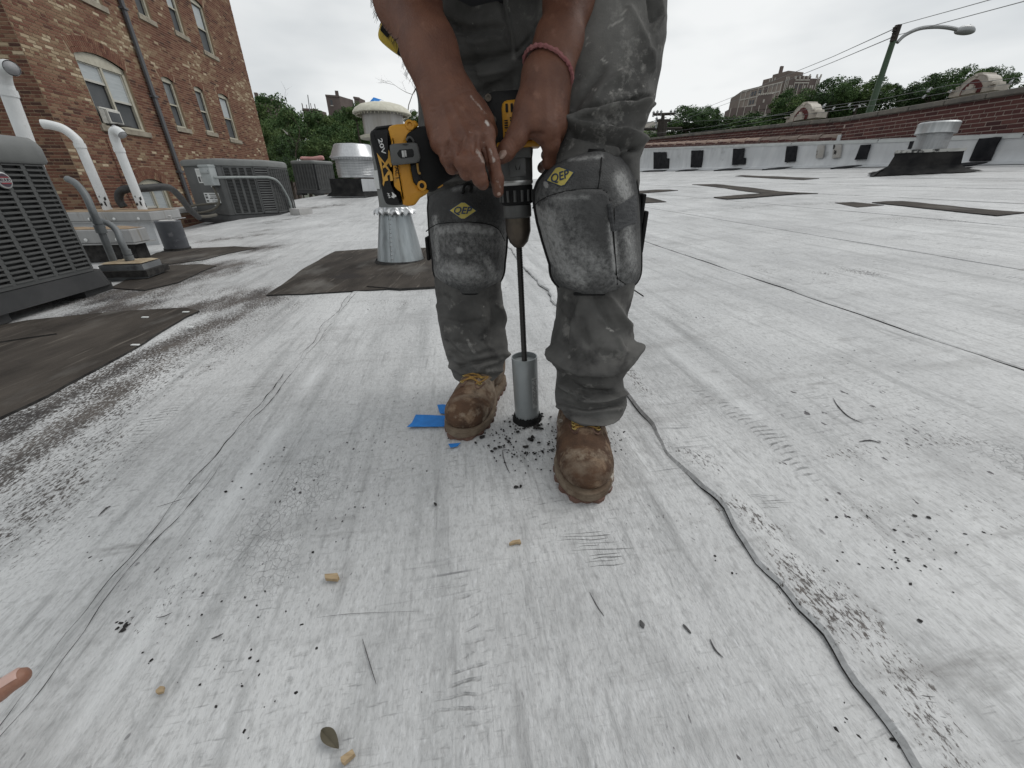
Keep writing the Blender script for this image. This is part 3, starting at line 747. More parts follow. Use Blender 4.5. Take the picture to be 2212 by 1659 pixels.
def condenser(name, loc, rz, hx, hy, H, label, main, lid_h=.085, base_h=.13, faces=(), r=.09):
    t = empty(name, loc, rz, label, 'air conditioner', 'condensers on the roof'); t.name
    # base pan with feet
    mb = MB(); o = rounded(hx + .012, hy + .012, r); n = len(o)
    vs = [(x * 1.03, y * 1.03, .045) for x, y in o] + [(x, y, base_h) for x, y in o]
    mb.add(vs, [(i, (i + 1) % n, n + (i + 1) % n, n + i) for i in range(n)] + [tuple(range(n))[::-1], tuple(range(n, 2 * n))])
    for sx in (-1, 1):
        for sy in (-1, 1): mb.box((sx * (hx - .1), sy * (hy - .1), .03), (.2, .2, .058), taper=1.0)
    mb.obj('base_pan', M_ACBASE, t, world=False)
    # core
    mb = MB(); o = rounded(hx - .022, hy - .022, r); vs = [(x, y, base_h) for x, y in o] + [(x, y, H - lid_h) for x, y in o]
    mb.add(vs, [(i, (i + 1) % n, n + (i + 1) % n, n + i) for i in range(n)]); mb.obj('coil', M_ACIN, t, world=False)
    # lid
    mb = MB(); prof = [(1.0, H - lid_h - .012), (1.02, H - lid_h), (1.02, H - lid_h * .45), (1.0, H - .022), (.965, H - .004), (.90, H), (.5, H + .004)]
    o = rounded(hx + .004, hy + .004, r + .01); vs = [(x * k, y * k, z) for k, z in prof for x, y in o]
    mb.add(vs, [(j * n + i, j * n + (i + 1) % n, (j + 1) * n + (i + 1) % n, (j + 1) * n + i) for j in range(len(prof) - 1) for i in range(n)] + [tuple((len(prof) - 1) * n + i for i in range(n))])
    mb.obj('lid', M_ACTOP, t, smooth=True, world=False)
    return t
def face_frame(axis, hx, hy):
    """place(x, z, d): x along the face seen from outside (left to right), d outwards"""
    if axis == '-y': return lambda x, z, d: Vector((x, -hy - d, z))
    if axis == '+x': return lambda x, z, d: Vector((hx + d, x, z))
    if axis == '-x': return lambda x, z, d: Vector((-hx - d, -x, z))
    if axis == '+y': return lambda x, z, d: Vector((-x, hy + d, z))
def louvre_face(t, axis, hx, hy, x0, x1, z0, z1, cols, pitch, slotf, gap, budget, name='louver', stile=True):
    pl = face_frame(axis, hx - .02, hy - .02); cw = (x1 - x0) / cols; h = pitch * (1 - slotf); n = int(round((z1 - z0) / pitch)); dp = .016
    mb = MB()
    for c in range(cols + 1):                                        # stiles between the columns
        x = x0 + c * cw; g = gap if 0 < c < cols else gap * .6
        a, b = x - g / 2, x + g / 2
        mb.prism([pl(a, z0, .001), pl(b, z0, .001), pl(b, z1, .001), pl(a, z1, .001)], pl(0, 0, dp) - pl(0, 0, 0))
    for z in (z0, z1): mb.prism([pl(x0, z - .012, .0015), pl(x1, z - .012, .0015), pl(x1, z + .012, .0015), pl(x0, z + .012, .0015)], pl(0, 0, dp - .0012) - pl(0, 0, 0))
    mb.obj('side_panel', M_AC, t, world=False, fixn=True)
    # the blade
    w = cw - gap + .004
    sec = [(-h / 2, .0025), (-h / 2 - pitch * slotf * .10, dp + .003), (-h / 2 + .004, dp + .004), (h / 2, dp * .5), (h / 2, .0025)]
    base = MB(); m = len(sec); vs = [pl(-w / 2, zz, d) - pl(0, 0, 0) for zz, d in sec] + [pl(w / 2, zz, d) - pl(0, 0, 0) for zz, d in sec]
    base.add(vs, [(i, (i + 1) % m, m + (i + 1) % m, m + i) for i in range(m)] + [tuple(range(m))[::-1], tuple(range(m, 2 * m))])
    me = None; rest = MB()
    for c in range(cols):
        for i in range(n):
            P = pl(x0 + (c + .5) * cw, z0 + (i + .5) * pitch, 0)
            if budget[0] > 0:
                budget[0] -= 1
                if me is None: me = base.mesh(name, M_AC, fixn=True)
                o = bpy.data.objects.new(name, me); COL.objects.link(o); o.parent = t; o.location = P
            else: rest.add([v + P for v in [Vector(q) for q in base.v]], base.f)
    if rest.v: o = rest.obj('louver_field', M_AC, t, world=False, fixn=True); o['kind'] = 'stuff'

# --- nearest unit, cut by the left edge of the picture
a1 = Gs(428, 1082); b1 = Gs(50, 1206); d1 = (a1 - b1); d1.z = 0; d1.normalize(); rz1 = math.atan2(d1.y, d1.x)
n1 = Vector((d1.y, -d1.x, 0)); hx1 = hy1 = .41; H1 = .80
c1_ = a1 - d1 * hx1 - n1 * hy1; c1_.z = zroof(*pq(c1_)) + .01
ac1 = condenser('condenser', c1_, rz1, hx1, hy1, H1, 'large grey louvred condenser with round badge cut by the left edge of the roof view', True, lid_h=.11)
budget = [300]
louvre_face(ac1, '-y', hx1, hy1, -.335, .335, .145, .685, 6, .0235, .58, .022, budget)
louvre_face(ac1, '+x', hx1, hy1, -.335, .335, .145, .685, 6, .0235, .58, .022, budget)
mb = MB()                                                            # rounded corner louvres
for i in range(23):
    z = .145 + (i + .5) * .0235
    arc = [Vector((hx1 - .09 - .012 + .088 * math.sin(a), -hy1 + .09 + .012 - .088 * math.cos(a), z)) for a in np.linspace(.05, math.pi / 2 - .05, 6)]
    vs = [p + Vector((0, 0, -.004)) for p in arc] + [p + Vector((0, 0, .004)) for p in arc]
    vs += [p * 1.0 + Vector(((p.x - hx1 + .1) * .14, (p.y + hy1 - .1) * .14, -.007)) for p in arc]
    k = len(arc); mb.add(vs, [(j, j + 1, k + j + 1, k + j) for j in range(k - 1)] + [(2 * k + j, 2 * k + j + 1, k + j + 1, k + j) for j in range(k - 1)])
o = mb.obj('louver_field', M_AC, ac1, world=False); o['kind'] = 'stuff'
# badge
M_BADGE = mat('badge_silver', (.50, .50, .49), .35, metal=.6); M_BADGED = mat('badge_dark', (.05, .035, .05), .4); M_BADGER = mat('badge_red', (.25, .03, .04), .4)
bp_ = At(0, 0, 1)
def ray_face(u, v, t, axis, hx, hy, d=0):
    """sight line meeting a face of a rotated thing, in its local frame"""
    Mi = (Matrix.Translation(t.location) @ Matrix.Rotation(t.rotation_euler.z, 4, 'Z')).inverted()
    o = Mi @ Vector((0, 0, CAMZ)); dd = Mi.to_3x3() @ ray(u, v)
    if axis == '-y': k = (-hy - d - o.y) / dd.y
    elif axis == '+x': k = (hx + d - o.x) / dd.x
    elif axis == '-x': k = (-hx - d - o.x) / dd.x
    return o + dd * k
bd = ray_face(*S(6, 676), ac1, '-y', hx1, hy1)
mb = MB(); Mx = Matrix.Translation((bd.x, -hy1 - .0, bd.z)) @ Matrix.Rotation(R(90), 4, 'X')
mb.lathe([(.0, .0), (.036, .0), (.036, .010), (.030, .013), (.0, .013)], 28, Mx)
mb.mi = 1; mb.lathe([(.029, .0134), (.028, .0142), (.0, .0142)], 28, Mx)
mb.mi = 0; mb.box((bd.x, -hy1 - .0150, bd.z), (.056, .0012, .018))
mb.mi = 2; mb.box((bd.x, -hy1 - .0150, bd.z - .013), (.044, .0012, .005)); mb.box((bd.x, -hy1 - .0150, bd.z + .013), (.044, .0012, .004))
mb.mi = 1
vs, fs = text_mesh('RUUD', .018, .0008, bold=.0004)
mb.add([(bd.x + v.x, -hy1 - .0158 - v.z, bd.z + v.y) for v in vs], fs)
mb.obj('badge', [M_BADGE, M_BADGED, M_BADGER], ac1, world=False)

# --- middle unit: service panel, louvred face, wide corner louvres, fine louvred flank
PLAN = [At(*S(706, 700), 7.42), At(*S(830, 700), 6.98), At(*S(966, 700), 7.36), At(*S(1022, 700), 7.52), At(*S(1092, 700), 8.25), At(*S(960, 700), 8.6)]
c2_ = sum((Vector((p.x, p.y, 0)) for p in PLAN), Vector()) / 6; PLAN = [Vector((p.x - c2_.x, p.y - c2_.y, 0)) for p in PLAN]
c2_.z = At(*S(853, 842), 6.85).z
ac2 = empty('condenser', c2_, 0, 'grey louvred condenser with pale switch box and conduit, in front of the brick building', 'air conditioner', 'condensers on the roof'); OFF[ac2.name] = None
H2 = .95
def plan_ring(k, z, rnd_=.0):
    out = []; n = len(PLAN)
    for i in range(n):
        a, b, c = PLAN[i - 1], PLAN[i], PLAN[(i + 1) % n]; u = (a - b).normalized() * .04; w = (c - b).normalized() * .04
        for q in (b + u, b + (u + w) * .28, b + w): out.append(Vector((q.x * k, q.y * k, z)))
    return out
mb = MB(); mb.grid([plan_ring(1.03, .0), plan_ring(1.03, .05), plan_ring(1.0, .125), plan_ring(.8, .126)], close_u=True); mb.obj('base_pan', M_ACBASE, ac2, world=False)
mb = MB(); mb.grid([plan_ring(.955, .1), plan_ring(.955, H2 - .06)], close_u=True); mb.obj('coil', M_ACIN, ac2, world=False)
mb = MB(); rr_ = [plan_ring(k, z) for k, z in ((.99, H2 - .105), (1.02, H2 - .095), (1.025, H2 - .045), (1.0, H2 - .015), (.95, H2 - .002), (.80, H2 + .004))]; mb.grid(rr_, close_u=True); n = len(rr_[0]); mb.f.append(tuple(5 * n + i for i in range(n))); mb.m.append(0); mb.t.append(.5); mb.obj('lid', M_ACTOP, ac2, smooth=True, world=False, fixn=True)
def edge_frame(i):
    a, b = PLAN[i], PLAN[i + 1]; d = (b - a); L_ = d.length; d.normalize(); n_ = Vector((d.y, -d.x, 0))
    return L_, (lambda x, z, o: a + d * x + n_ * (o - .012) + Vector((0, 0, z)))
def louvre_edge(i, cols, pitch, slotf, gap, budget, name, m0=.03):
    L_, pl = edge_frame(i); globals()['_pl'] = pl
    old = globals()['face_frame']; globals()['face_frame'] = lambda *a: (lambda x, z, d: pl(x, z, d - .004))
    louvre_face(ac2, 'e', 0, 0, m0, L_ - .015, .15, H2 - .115, cols, pitch, slotf, gap, budget, name=name); globals()['face_frame'] = old
louvre_edge(1, 4, .0215, .55, .034, [0], 'louver', .09); louvre_edge(2, 1, .037, .42, .03, [40], 'wide_louver', .01); louvre_edge(3, 9, .0215, .55, .022, [0], 'louver', .01)
L0_, plL = edge_frame(0); L1_, plF = edge_frame(1)
def slabl(pl, x0, x1, z0, z1, o0, o1, name, m, bev=.006):
    mb = MB(); c = (pl(x0, z0, o0) + pl(x1, z1, o1)) / 2; d = (pl(x1, z0, o0) - pl(x0, z0, o0)); rz_ = math.atan2(d.y, d.x); mb.bbox(c, (x1 - x0, o1 - o0, z1 - z0), bev, rz=rz_); return mb.obj(name, m, ac2, smooth=True, world=False)
slabl(plL, .02, L0_ - .005, .13, H2 - .10, -.03, .004, 'service_panel', M_AC); slabl(plF, .006, .085, .13, H2 - .10, -.03, .006, 'corner_panel', M_AC)
sx = L0_ * .70; sw = L0_ * .27
slabl(plL, sx, sx + sw * 1.05, .57, .83, .006, .11, 'switch_box', M_GALV, .008); slabl(plL, sx - .005, sx + sw * 1.05 + .005, .825, .86, .004, .118, 'box_lid', M_GALV, .005); slabl(plL, sx + .03, sx + sw * .9, .735, .79, .108, .128, 'box_handle', M_GALV, .008)
def label_plate(t, pl, x, z, w, h, d, rows):
    mb = MB(); mb.prism([pl(x - w / 2, z - h / 2, d), pl(x + w / 2, z - h / 2, d), pl(x + w / 2, z + h / 2, d), pl(x - w / 2, z + h / 2, d)], pl(0, 0, .002) - pl(0, 0, 0)); mb.mi = 1
    for (rx, rz_, rw, rh) in rows:
        a, b = x - w / 2 + rx * w, x - w / 2 + (rx + rw) * w; c, e = z - h / 2 + rz_ * h, z - h / 2 + (rz_ + rh) * h
        mb.prism([pl(a, c, d + .0022), pl(b, c, d + .0022), pl(b, e, d + .0022), pl(a, e, d + .0022)], pl(0, 0, .0008) - pl(0, 0, 0))
    mb.obj('warning_label', [M_LABEL, M_INK], t, world=False, fixn=True)
label_plate(ac2, plL, L0_ * .50, .71, L0_ * .26, .21, .0045, [(.08, .08, .22, .36), (.4, .38, .5, .06)] + [(.38, .08 + .06 * i, .5, .025) for i in range(5)] + [(.1, .6 + .07 * i, .75, .012) for i in range(5)])
label_plate(ac2, plL, L0_ * .62, .385, L0_ * .44, .15, .0045, [(.06, .1, .16, .16), (.06, .42, .16, .22), (.06, .74, .16, .14), (.36, .82, .52, .08), (.33, .40, .25, .08), (.64, .40, .25, .08)] + [(.4, .5 + .07 * i, .48, .03) for i in range(4)] + [(.45, .1 + .06 * i, .42, .02) for i in range(4)])
M_COND = mat('pvc_conduit', (.23, .25, .245), .5, c2=(.29, .31, .305), scale=9); M_CONDK = mat('grey_conduit', (.105, .115, .12), .5, c2=(.15, .16, .165), scale=9, spots=[((.035, .035, .035), 9, .66, .08)])
L2_, plC = edge_frame(2); L3_, plR = edge_frame(3)
mb = MB(); pth = catmull([plL(L0_ - .01, .68, .07), plF(.10, .685, .075), plF(L1_ * .6, .69, .06), plC(0, .69, .06), plC(L2_ - .02, .685, .07), plR(.15, .62, .06), plR(.32, .45, .06), plR(.40, .30, .06), plR(.43, -.02, .06)], 8)
mb.tube(pth, .0185, 10); mb.obj('conduit', M_COND, ac2, smooth=True, world=False)
mb = MB(); mb.tube([plR(.395, .31, .06), plR(.41, .24, .06)], .027, 10); mb.obj('conduit_coupling', M_COND, ac2, smooth=True, world=False)
M_WHIP = mat('liquidtight_whip', (.075, .068, .052), .55)
mb = MB(); pth = catmull([plL(L0_ * .84, .57, .06), plL(L0_ * .90, .47, .07), plL(L0_ * .93, .34, .08), plL(L0_ * .84, .23, .14), plL(L0_ * .55, .17, .24), plL(L0_ * .32, .20, .30), plL(L0_ * .42, .265, .26), plL(L0_ * .68, .30, .14), plL(L0_ * .80, .305, .05), plL(L0_ * .80, .30, .0)], 8)
mb.tube(pth, .0175, 9); mb.obj('flexible_conduit', M_WHIP, ac2, smooth=True, world=False)
mb = MB(); mb.tube([plL(L0_ * .84, .58, .06), plL(L0_ * .845, .545, .06)], .022, 10); mb.obj('conduit_fitting', M_LABEL, ac2, smooth=True, world=False)
mb = MB(); mb.tube([plL(L0_ * .72, .335, .03), plL(L0_ * .71, .27, .03)], .02, 10); mb.obj('conduit_fitting', M_LABEL, ac2, smooth=True, world=False)
rz2 = math.atan2((PLAN[1] - PLAN[0]).y, (PLAN[1] - PLAN[0]).x)
# --- far unit
p3 = Gs(1139, 735); h3 = .40
c3_ = At(*S(1195, 735), 12.6); c3_.z = zroof(*pq(c3_)) + .03
ac3 = condenser('condenser', c3_, rz1 + R(-24), h3, h3, .86, 'far grey condenser with a pink pipe wrap lying on its lid', False, lid_h=.07)
budget = [0]
for ax in ('-y', '+x', '-x'): louvre_face(ac3, ax, h3, h3, -.34, .34, .15, .78, 7, .03, .5, .026, budget)
M_PINK = mat('pink_insulation', (.42, .20, .19), .8, c2=(.50, .30, .28), scale=9)
wr = MB(); c = c3_ + Vector((.02, -.1, .885)); wr.tube(catmull([c + Vector((-.22, 0, .02)), c + Vector((-.18, 0, .035)), c + Vector((.1, .02, .03)), c + Vector((.36, .06, .05))], 5), [.05, .062, .062, .05, .05, .045, .045, .045, .045, .045, .048, .055, .06, .065, .06, .045], 10)
tag(wr.obj('pipe_wrap', M_PINK, smooth=True), 'pink foam pipe wrap lying along the top of the far condenser', 'pipe insulation')

# ================================================================ PITCH POCKETS AND THEIR CONDUITS
M_PPOCK = mat('pocket_metal', (.20, .21, .215), .55, c2=(.12, .125, .13), scale=8, spots=[((.03, .03, .03), 6, .6, .1)])
M_SEAL = mat('pour_sealer', (.38, .32, .23), .8, c2=(.26, .20, .13), scale=14, bump=.8, bscale=40)
pp = Gs(500, 1046); pk = empty('pitch_pocket', pp, 0, 'low metal pitch pocket with tan sealer holding two conduits beside the nearest condenser', 'pitch pocket')
mb = MB(); Mx = Matrix.Translation(pp + Vector((-.02, .05, .045))) @ Matrix.Rotation(AZ + R(3), 4, 'Z')
mb.box((0, 0, 0), (.25, .20, .11), M=Mx); mb.obj('metal_box', M_PPOCK, pk)
mb = MB(); Mx2 = Mx @ Matrix.Translation((0, 0, .058)); nn_ = 8
mb.grid([[Mx2 @ Vector((-.122 + .244 * i / nn_, -.097 + .194 * j / nn_, .004 + .012 * random.random() * (0 < i < nn_) * (0 < j < nn_))) for i in range(nn_ + 1)] for j in range(nn_ + 1)])
mb.obj('sealer', M_SEAL, pk, smooth=True)
mb = MB(); mb.box((0, 0, -.045), (.30, .25, .04), M=Mx); mb.obj('tar_skirt', M_BITUMEN, pk)
Ycp = (Mx @ Vector((0, 0, 0)))
def zat(u, v, ref):  # along the sight line at the depth (Y) of a reference point
    return At(u, v, ref.y)
def z2(x, y): return S(x * .4973, 450 + y * .4973)
A0 = zat(*z2(880, 1120), Ycp); A1 = zat(*z2(760, 830), Ycp); A2 = zat(*z2(700, 690), Ycp); A3 = zat(*z2(610, 570), Ycp) + Vector((0, .03, 0)); A4 = zat(*z2(500, 480), Ycp) + Vector((0, .06, 0)); A5 = zat(*z2(400, 445), Ycp) + Vector((0, .09, 0))
cdt = empty('conduit', A0, 0, 'taller bent grey conduit rising from the pitch pocket into the nearest condenser', 'conduit', 'conduits by the nearest condenser')
mb = MB(); mb.tube(catmull([A0, A1, A2, A3, A4, A5], 8), .0205, 12); mb.obj('pipe', M_CONDK, cdt, smooth=True)
mb = MB(); mb.tube([A0.lerp(A1, .93), A0.lerp(A1, 1.12)], .028, 12); mb.tube([A0.lerp(A1, 1.16), A0.lerp(A1, 1.24)], .025, 12); mb.obj('coupling', M_CONDK, cdt, smooth=True)
B0 = zat(*z2(995, 1095), Ycp); B1 = zat(*z2(965, 1020), Ycp); B2 = zat(*z2(915, 920), Ycp); B3 = zat(*z2(850, 840), Ycp) + Vector((0, .03, 0)); B4 = zat(*z2(760, 785), Ycp) + Vector((0, .05, 0)); B5 = zat(*z2(610, 755), Ycp) + Vector((0, .08, 0))
cd2 = empty('conduit', B0, 0, 'lower bent grey conduit with a dark elbow beside the nearest condenser', 'conduit', 'conduits by the nearest condenser')
mb = MB(); mb.tube(catmull([B0, B1, B2, B3, B4, B5], 8), .0195, 12); mb.obj('pipe', M_CONDK, cd2, smooth=True)
mb = MB(); mb.tube([B0.lerp(B1, .55), B0.lerp(B1, 1.0)], .026, 12); mb.tube([B0.lerp(B1, 1.1), B0.lerp(B1, 1.6)], .024, 12); mb.obj('coupling', M_CONDK, cd2, smooth=True)
mb = MB(); mb.tube([B0 - Vector((0, 0, .01)), B0 + Vector((-.004, 0, .03))], [.03, .024], 10); mb.tube([A0 - Vector((0, 0, .01)), A0 + Vector((-.004, 0, .03))], [.03, .024], 10); mb.obj('sealant_collar', M_LABEL, pk, smooth=True)
# small pocket by the middle unit
ppb = Gs(1122, 806); pk2 = empty('pitch_pocket', ppb, 0, 'small pale pitch pocket at the right corner of the middle condenser', 'pitch pocket')
Mx = Matrix.Translation(ppb + Vector((0, .1, .05))) @ Matrix.Rotation(rz2, 4, 'Z')
mb = MB(); mb.box((0, 0, 0), (.26, .26, .10), M=Mx); mb.obj('metal_box', M_STONE, pk2)
mb = MB(); mb.box((0, 0, .054), (.235, .235, .012), M=Mx); mb.obj('sealer', M_SEAL, pk2)

# ================================================================ CURB BOXES, FLUES, STUB PIPE
M_FLASH = mat('flashing_metal', (.36, .36, .36), .42, metal=.25, c2=(.27, .27, .265), scale=3, stretch=(3, 3, .5), spots=[((.22, .20, .17), 6, .62, .1, (4, 4, .3))])
M_RUST = mat('rusty_top', (.215, .150, .098), .85, c2=(.30, .235, .165), scale=7, spots=[((.14, .085, .055), 9, .58, .1)])
M_SILVER = mat('silver_coating', (.40, .41, .42), .45, metal=.2, c2=(.48, .49, .50), scale=3, stretch=(2, 2, .7), spots=[((.25, .25, .25), 4, .62, .1)], bump=.6, bscale=10)
def Wb(p, q, z): return W(p, q, z)
def curb(label, p0, p1, q0, q1, ztop, flange, zb, name='pipe_curb', dark=False):
    t = empty(name, W((p0 + p1) / 2, (q0 + q1) / 2, zb), 0, label, 'roof curb')
    C_ = W((p0 + p1) / 2, (q0 + q1) / 2, 0); w, d = p1 - p0, q1 - q0
    mb = MB(); mb.box(C_ + Vector((0, 0, (zb + ztop - flange) / 2)), (w - .06, d - .06, ztop - flange - zb), rz=AZ); mb.obj('curb_base', M_BITUMEN if dark else M_SILVER, t)
    mb = MB(); mb.bbox(C_ + Vector((0, 0, ztop - flange / 2)), (w, d, flange), .008, rz=AZ); mb.obj('cap_flange', M_FLASH, t)
    mb = MB(); nx, ny = 16, 6
    Mx = Matrix.Translation(C_) @ Matrix.Rotation(AZ, 4, 'Z')
    mb.grid([[Mx @ Vector((-w / 2 + .01 + (w - .02) * i / nx, -d / 2 + .01 + (d - .02) * j / ny, ztop + .003 + .014 * random.random() * (0 < i < nx) * (0 < j < ny))) for i in range(nx + 1)] for j in range(ny + 1)]); mb.obj('cap_top', M_RUST, t, smooth=True)
    k = max(3, int(w / .22))
    for i in range(k): 
        mb = MB(); Pp = Mx @ Vector((-w / 2 + w * (i + .5) / k, -d / 2 - .004, ztop - flange * .72)); mb.lathe([(.014, 0), (.012, .005), (.0, .008)], 8, Matrix.Translation(Pp) @ Matrix.Rotation(AZ, 4, 'Z') @ Matrix.Rotation(R(90), 4, 'X'))
        mb.obj('screw', M_LABEL, t, smooth=True)
    mb = MB(); mb.box(C_ + Vector((0, 0, ztop - flange - .004)), (w + .05, d + .05, .007), rz=AZ); mb.obj('drip_edge', M_FLASH, t)
    return t
# big curb: its front top edge runs between these sight lines at depth q ~ 5.0
Qc = 4.75
def onQ(u, v, q0):
    d = ray(u, v); k = q0 / (d.x * E2.x + d.y * E2.y); return Vector((0, 0, CAMZ)) + d * k
L0 = onQ(*z2(585, 705), Qc); R0 = onQ(*z2(1115, 684), Qc)
pL, pR = pq(L0)[0], pq(R0)[0]; ztop = (L0.z + R0.z) / 2
zfl = onQ(*z2(950, 765), Qc).z
curb('long rusty topped metal curb carrying two white flue pipes by the brick building', pL - .25, pR, Qc, Qc + .50, ztop, ztop - zfl, -.15)
Qs = 3.75
L1 = onQ(*z2(640, 850), Qs); R1 = onQ(*z2(960, 805), Qs); zf1 = onQ(*z2(900, 930), Qs).z; zt1 = (L1.z + R1.z) / 2
curb('small metal capped curb over black tar behind the two grey conduits', pq(L1)[0] - .35, pq(R1)[0], Qs, Qs + .20, zt1, zt1 - zf1, -.08, dark=True)
M_PVC = mat('white_pvc', (.66, .67, .67), .45, c2=(.58, .59, .59), scale=5, spots=[((.46, .46, .44), 7, .62, .1)], bump=.25, bscale=90)
M_PVCIN = mat('pvc_inside', (.30, .30, .31), .6)
def flue(label, pts, r, ring_i, base_pt, rust=True, tight=8, name='flue_pipe'):
    t = empty(name, base_pt, 0, label, 'flue pipe', 'white flue pipes by the building')
    mb = MB(); path = catmull(pts, tight); mb.tube(path, r, 18, cap=False)
    # open end with wall thickness
    e = path[-1]; d = (path[-1] - path[-2]).normalized()
    mb.tube([e, e - d * .0], [r, r * .88], 18, cap=False); mb.obj('pipe', M_PVC, t, smooth='all')
    mb = MB(); mb.tube([e, e - d * .05, e - d * .10], [r * .88, r * .86, r * .5], 18, cap=True); mb.obj('bore', M_PVCIN, t, smooth='all')
    a = Vector(pts[ring_i]); dd = (Vector(pts[ring_i + 1]) - Vector(pts[ring_i - 1])).normalized()
    mb = MB(); mb.tube([a - dd * .02, a + dd * .02], r * 1.14, 18); mb.obj('collar', M_PVC, t, smooth=True)
    if rust:
        random.seed(int(r * 1000) + len(pts))
        for k in range(9):
            a0 = random.uniform(0, 6.28); zz = random.uniform(.02, .22); hh = random.uniform(.01, .05); ww = random.uniform(.2, .5)
            b0 = Vector(pts[0]); mb = MB()
            rows_ = [[b0 + Vector((math.cos(a0 + ww * i / 3) * (r + .002), math.sin(a0 + ww * i / 3) * (r + .002), zz + hh * j + random.uniform(-.008, .008))) for i in range(4)] for j in (0, 1)]
            mb.grid(rows_); mb.obj('flaked_patch', M_BITUMEN, t)
    return t
def z1(x, y): return S(x * .4973, y * .4973)
qf = Qc + .22
def Q1(x, y, q=qf): return onQ(*z1(x, y), q)
b0 = Q1(818, 1590); k0 = Q1(640, 1105)
b0z = Vector((b0.x, b0.y, ztop)); top0 = Vector((b0.x, b0.y, Q1(640, 1100).z))
r3 = .039
# verticals: real plumb pipes, elbows turned towards the left and the camera
h0 = top0.z
flue('left white flue pipe on the rusty curb with its elbow turned away left', [b0z, b0z.lerp(top0, .6), top0, top0 + Vector((-.012, 0, .06)), top0 + Vector((-.07, -.02, .135)), top0 + Vector((-.155, -.05, .165)), top0 + Vector((-.20, -.07, .168))], r3, 2, b0z)
b1_ = Q1(1070, 1560); b1z = Vector((b1_.x, b1_.y, ztop)); top1 = Vector((b1_.x, b1_.y, Q1(885, 1130).z))
flue('right white flue pipe on the rusty curb with black flaked patches and hooked elbow', [b1z, b1z.lerp(top1, .6), top1, top1 + Vector((0, 0, .08)), top1 + Vector((.025, -.01, .145)), top1 + Vector((.085, -.03, .155)), top1 + Vector((.125, -.04, .12))], r3, 2, b1z)
# big flue behind the nearest condenser
Qb = 3.75
k2_ = onQ(*z1(62, 700), Qb); b2 = onQ(*z1(198, 1055), Qb)
top2 = k2_.copy(); fz_ = (k2_.z + .05) / max(.01, k2_.z - b2.z); b2z = k2_ + (b2 - k2_) * fz_; rr = .043
flue('thick white flue pipe with open elbow behind the nearest condenser', [b2z, b2z.lerp(top2, .6), top2, top2 + Vector((.004, 0, .05)), top2 + Vector((.045, -.015, .112)), top2 + Vector((.115, -.040, .130)), top2 + Vector((.165, -.060, .122))], rr, 2, b2z, rust=False)
# black insulated line set
M_RUBBER = mat('black_insulation', (.016, .016, .017), .6, c2=(.032, .031, .03), scale=20, bump=.5, bscale=50)
hs = empty('insulated_hose', Q1(930, 1560), 0, 'black foam insulated refrigerant hose arching from the rusty curb to the middle condenser', 'hose')
P_ = [Q1(935, 1560, qf), Q1(900, 1510, qf), Q1(905, 1450, qf), Q1(960, 1425, qf), Q1(1080, 1420, qf + .1), Q1(1230, 1410, qf + .3), Q1(1300, 1430, qf + .5), Q1(1370, 1500, qf + .8), Q1(1430, 1580, qf + 1.1), Q1(1500, 1640, qf + 1.4)]
mb = MB(); mb.tube(catmull(P_, 7), .036, 12); mb.obj('insulation', M_RUBBER, hs, smooth=True)
mb = MB(); mb.tube(catmull([P_[-1] - Vector((.03, 0, -.01)), Q1(1560, 1632, qf + 1.6), Q1(1630, 1620, qf + 1.8)], 6), .02, 8); mb.obj('copper_line', M_WHIP, hs, smooth=True)
# grey stub pipe
M_STUB = mat('stub_coating', (.055, .058, .068), .55, c2=(.10, .105, .115), scale=6, spots=[((.24, .24, .25), 9, .60, .12), ((.30, .30, .30), 4, .66, .06)])
sb = Gs(642, 946); stp = empty('stub_pipe', sb, 0, 'dark grey coated stub pipe standing on a tar patch before the rusty curb', 'vent pipe')
zt = At(*S(597, 822), sb.y).z
mb = MB(); Mx = Matrix.Translation(sb + Vector((0, .09, 0))); mb.lathe([(.098, -.03), (.098, zt - .02), (.101, zt - .01), (.097, zt), (.078, zt)], 24, Mx, cap=False); mb.obj('sleeve', M_STUB, stp, smooth=True)
mb = MB(); mb.lathe([(.080, zt - .005), (.05, zt + .004), (0, zt + .006)], 16, Mx, cap=False); mb.tube([sb + Vector((.03, .09, zt)), sb + Vector((.04, .09, zt + .04))], .014, 7); mb.obj('crimped_lid', M_STONE, stp, smooth=True)
mb = MB(); mb.lathe([(.105, .03), (.106, .012), (.15, -.004)], 24, Mx, cap=False); mb.obj('tar_collar', M_BITUMEN, stp, smooth=True)
# ================================================================ FLUE WITH CONE FLASHING (behind the drill battery)
M_CONE = mat('cone_metal', (.38, .41, .42), .32, metal=.6, c2=(.27, .295, .305), scale=6, stretch=(2.5, 2.5, .5), spots=[((.10, .105, .11), 7, .70, .03), ((.22, .23, .235), 9, .56, .14, (3, 3, .25))])
M_DARKPIPE = mat('dark_pipe', (.12, .125, .12), .5, c2=(.18, .185, .18), scale=4)
M_DOME = mat('cream_dome', (.62, .60, .50), .6, c2=(.52, .50, .41), scale=30, bump=.9, bscale=110)
M_ALUM = mat('aluminium', (.55, .56, .57), .35, metal=.65, c2=(.44, .45, .46), scale=6, stretch=(6, 6, .6))
cb = Gs(1484, 994); Mc = Matrix.Translation(cb + Vector((0, .15, 0)))
fl = empty('chimney_flue', cb, 0, 'galvanised cone flashing and flue with cream mushroom cap, standing on the brown patch', 'flue')
yc = cb.y + .15
def zAtc(yy): return At(*S(1484, yy), yc).z
zt_ = zAtc(812)
mb = MB(); mb.lathe([(.178, -.03), (.172, .0), (.108, zt_)], 32, Mc, cap=False); mb.obj('cone', M_CONE, fl, smooth=True)
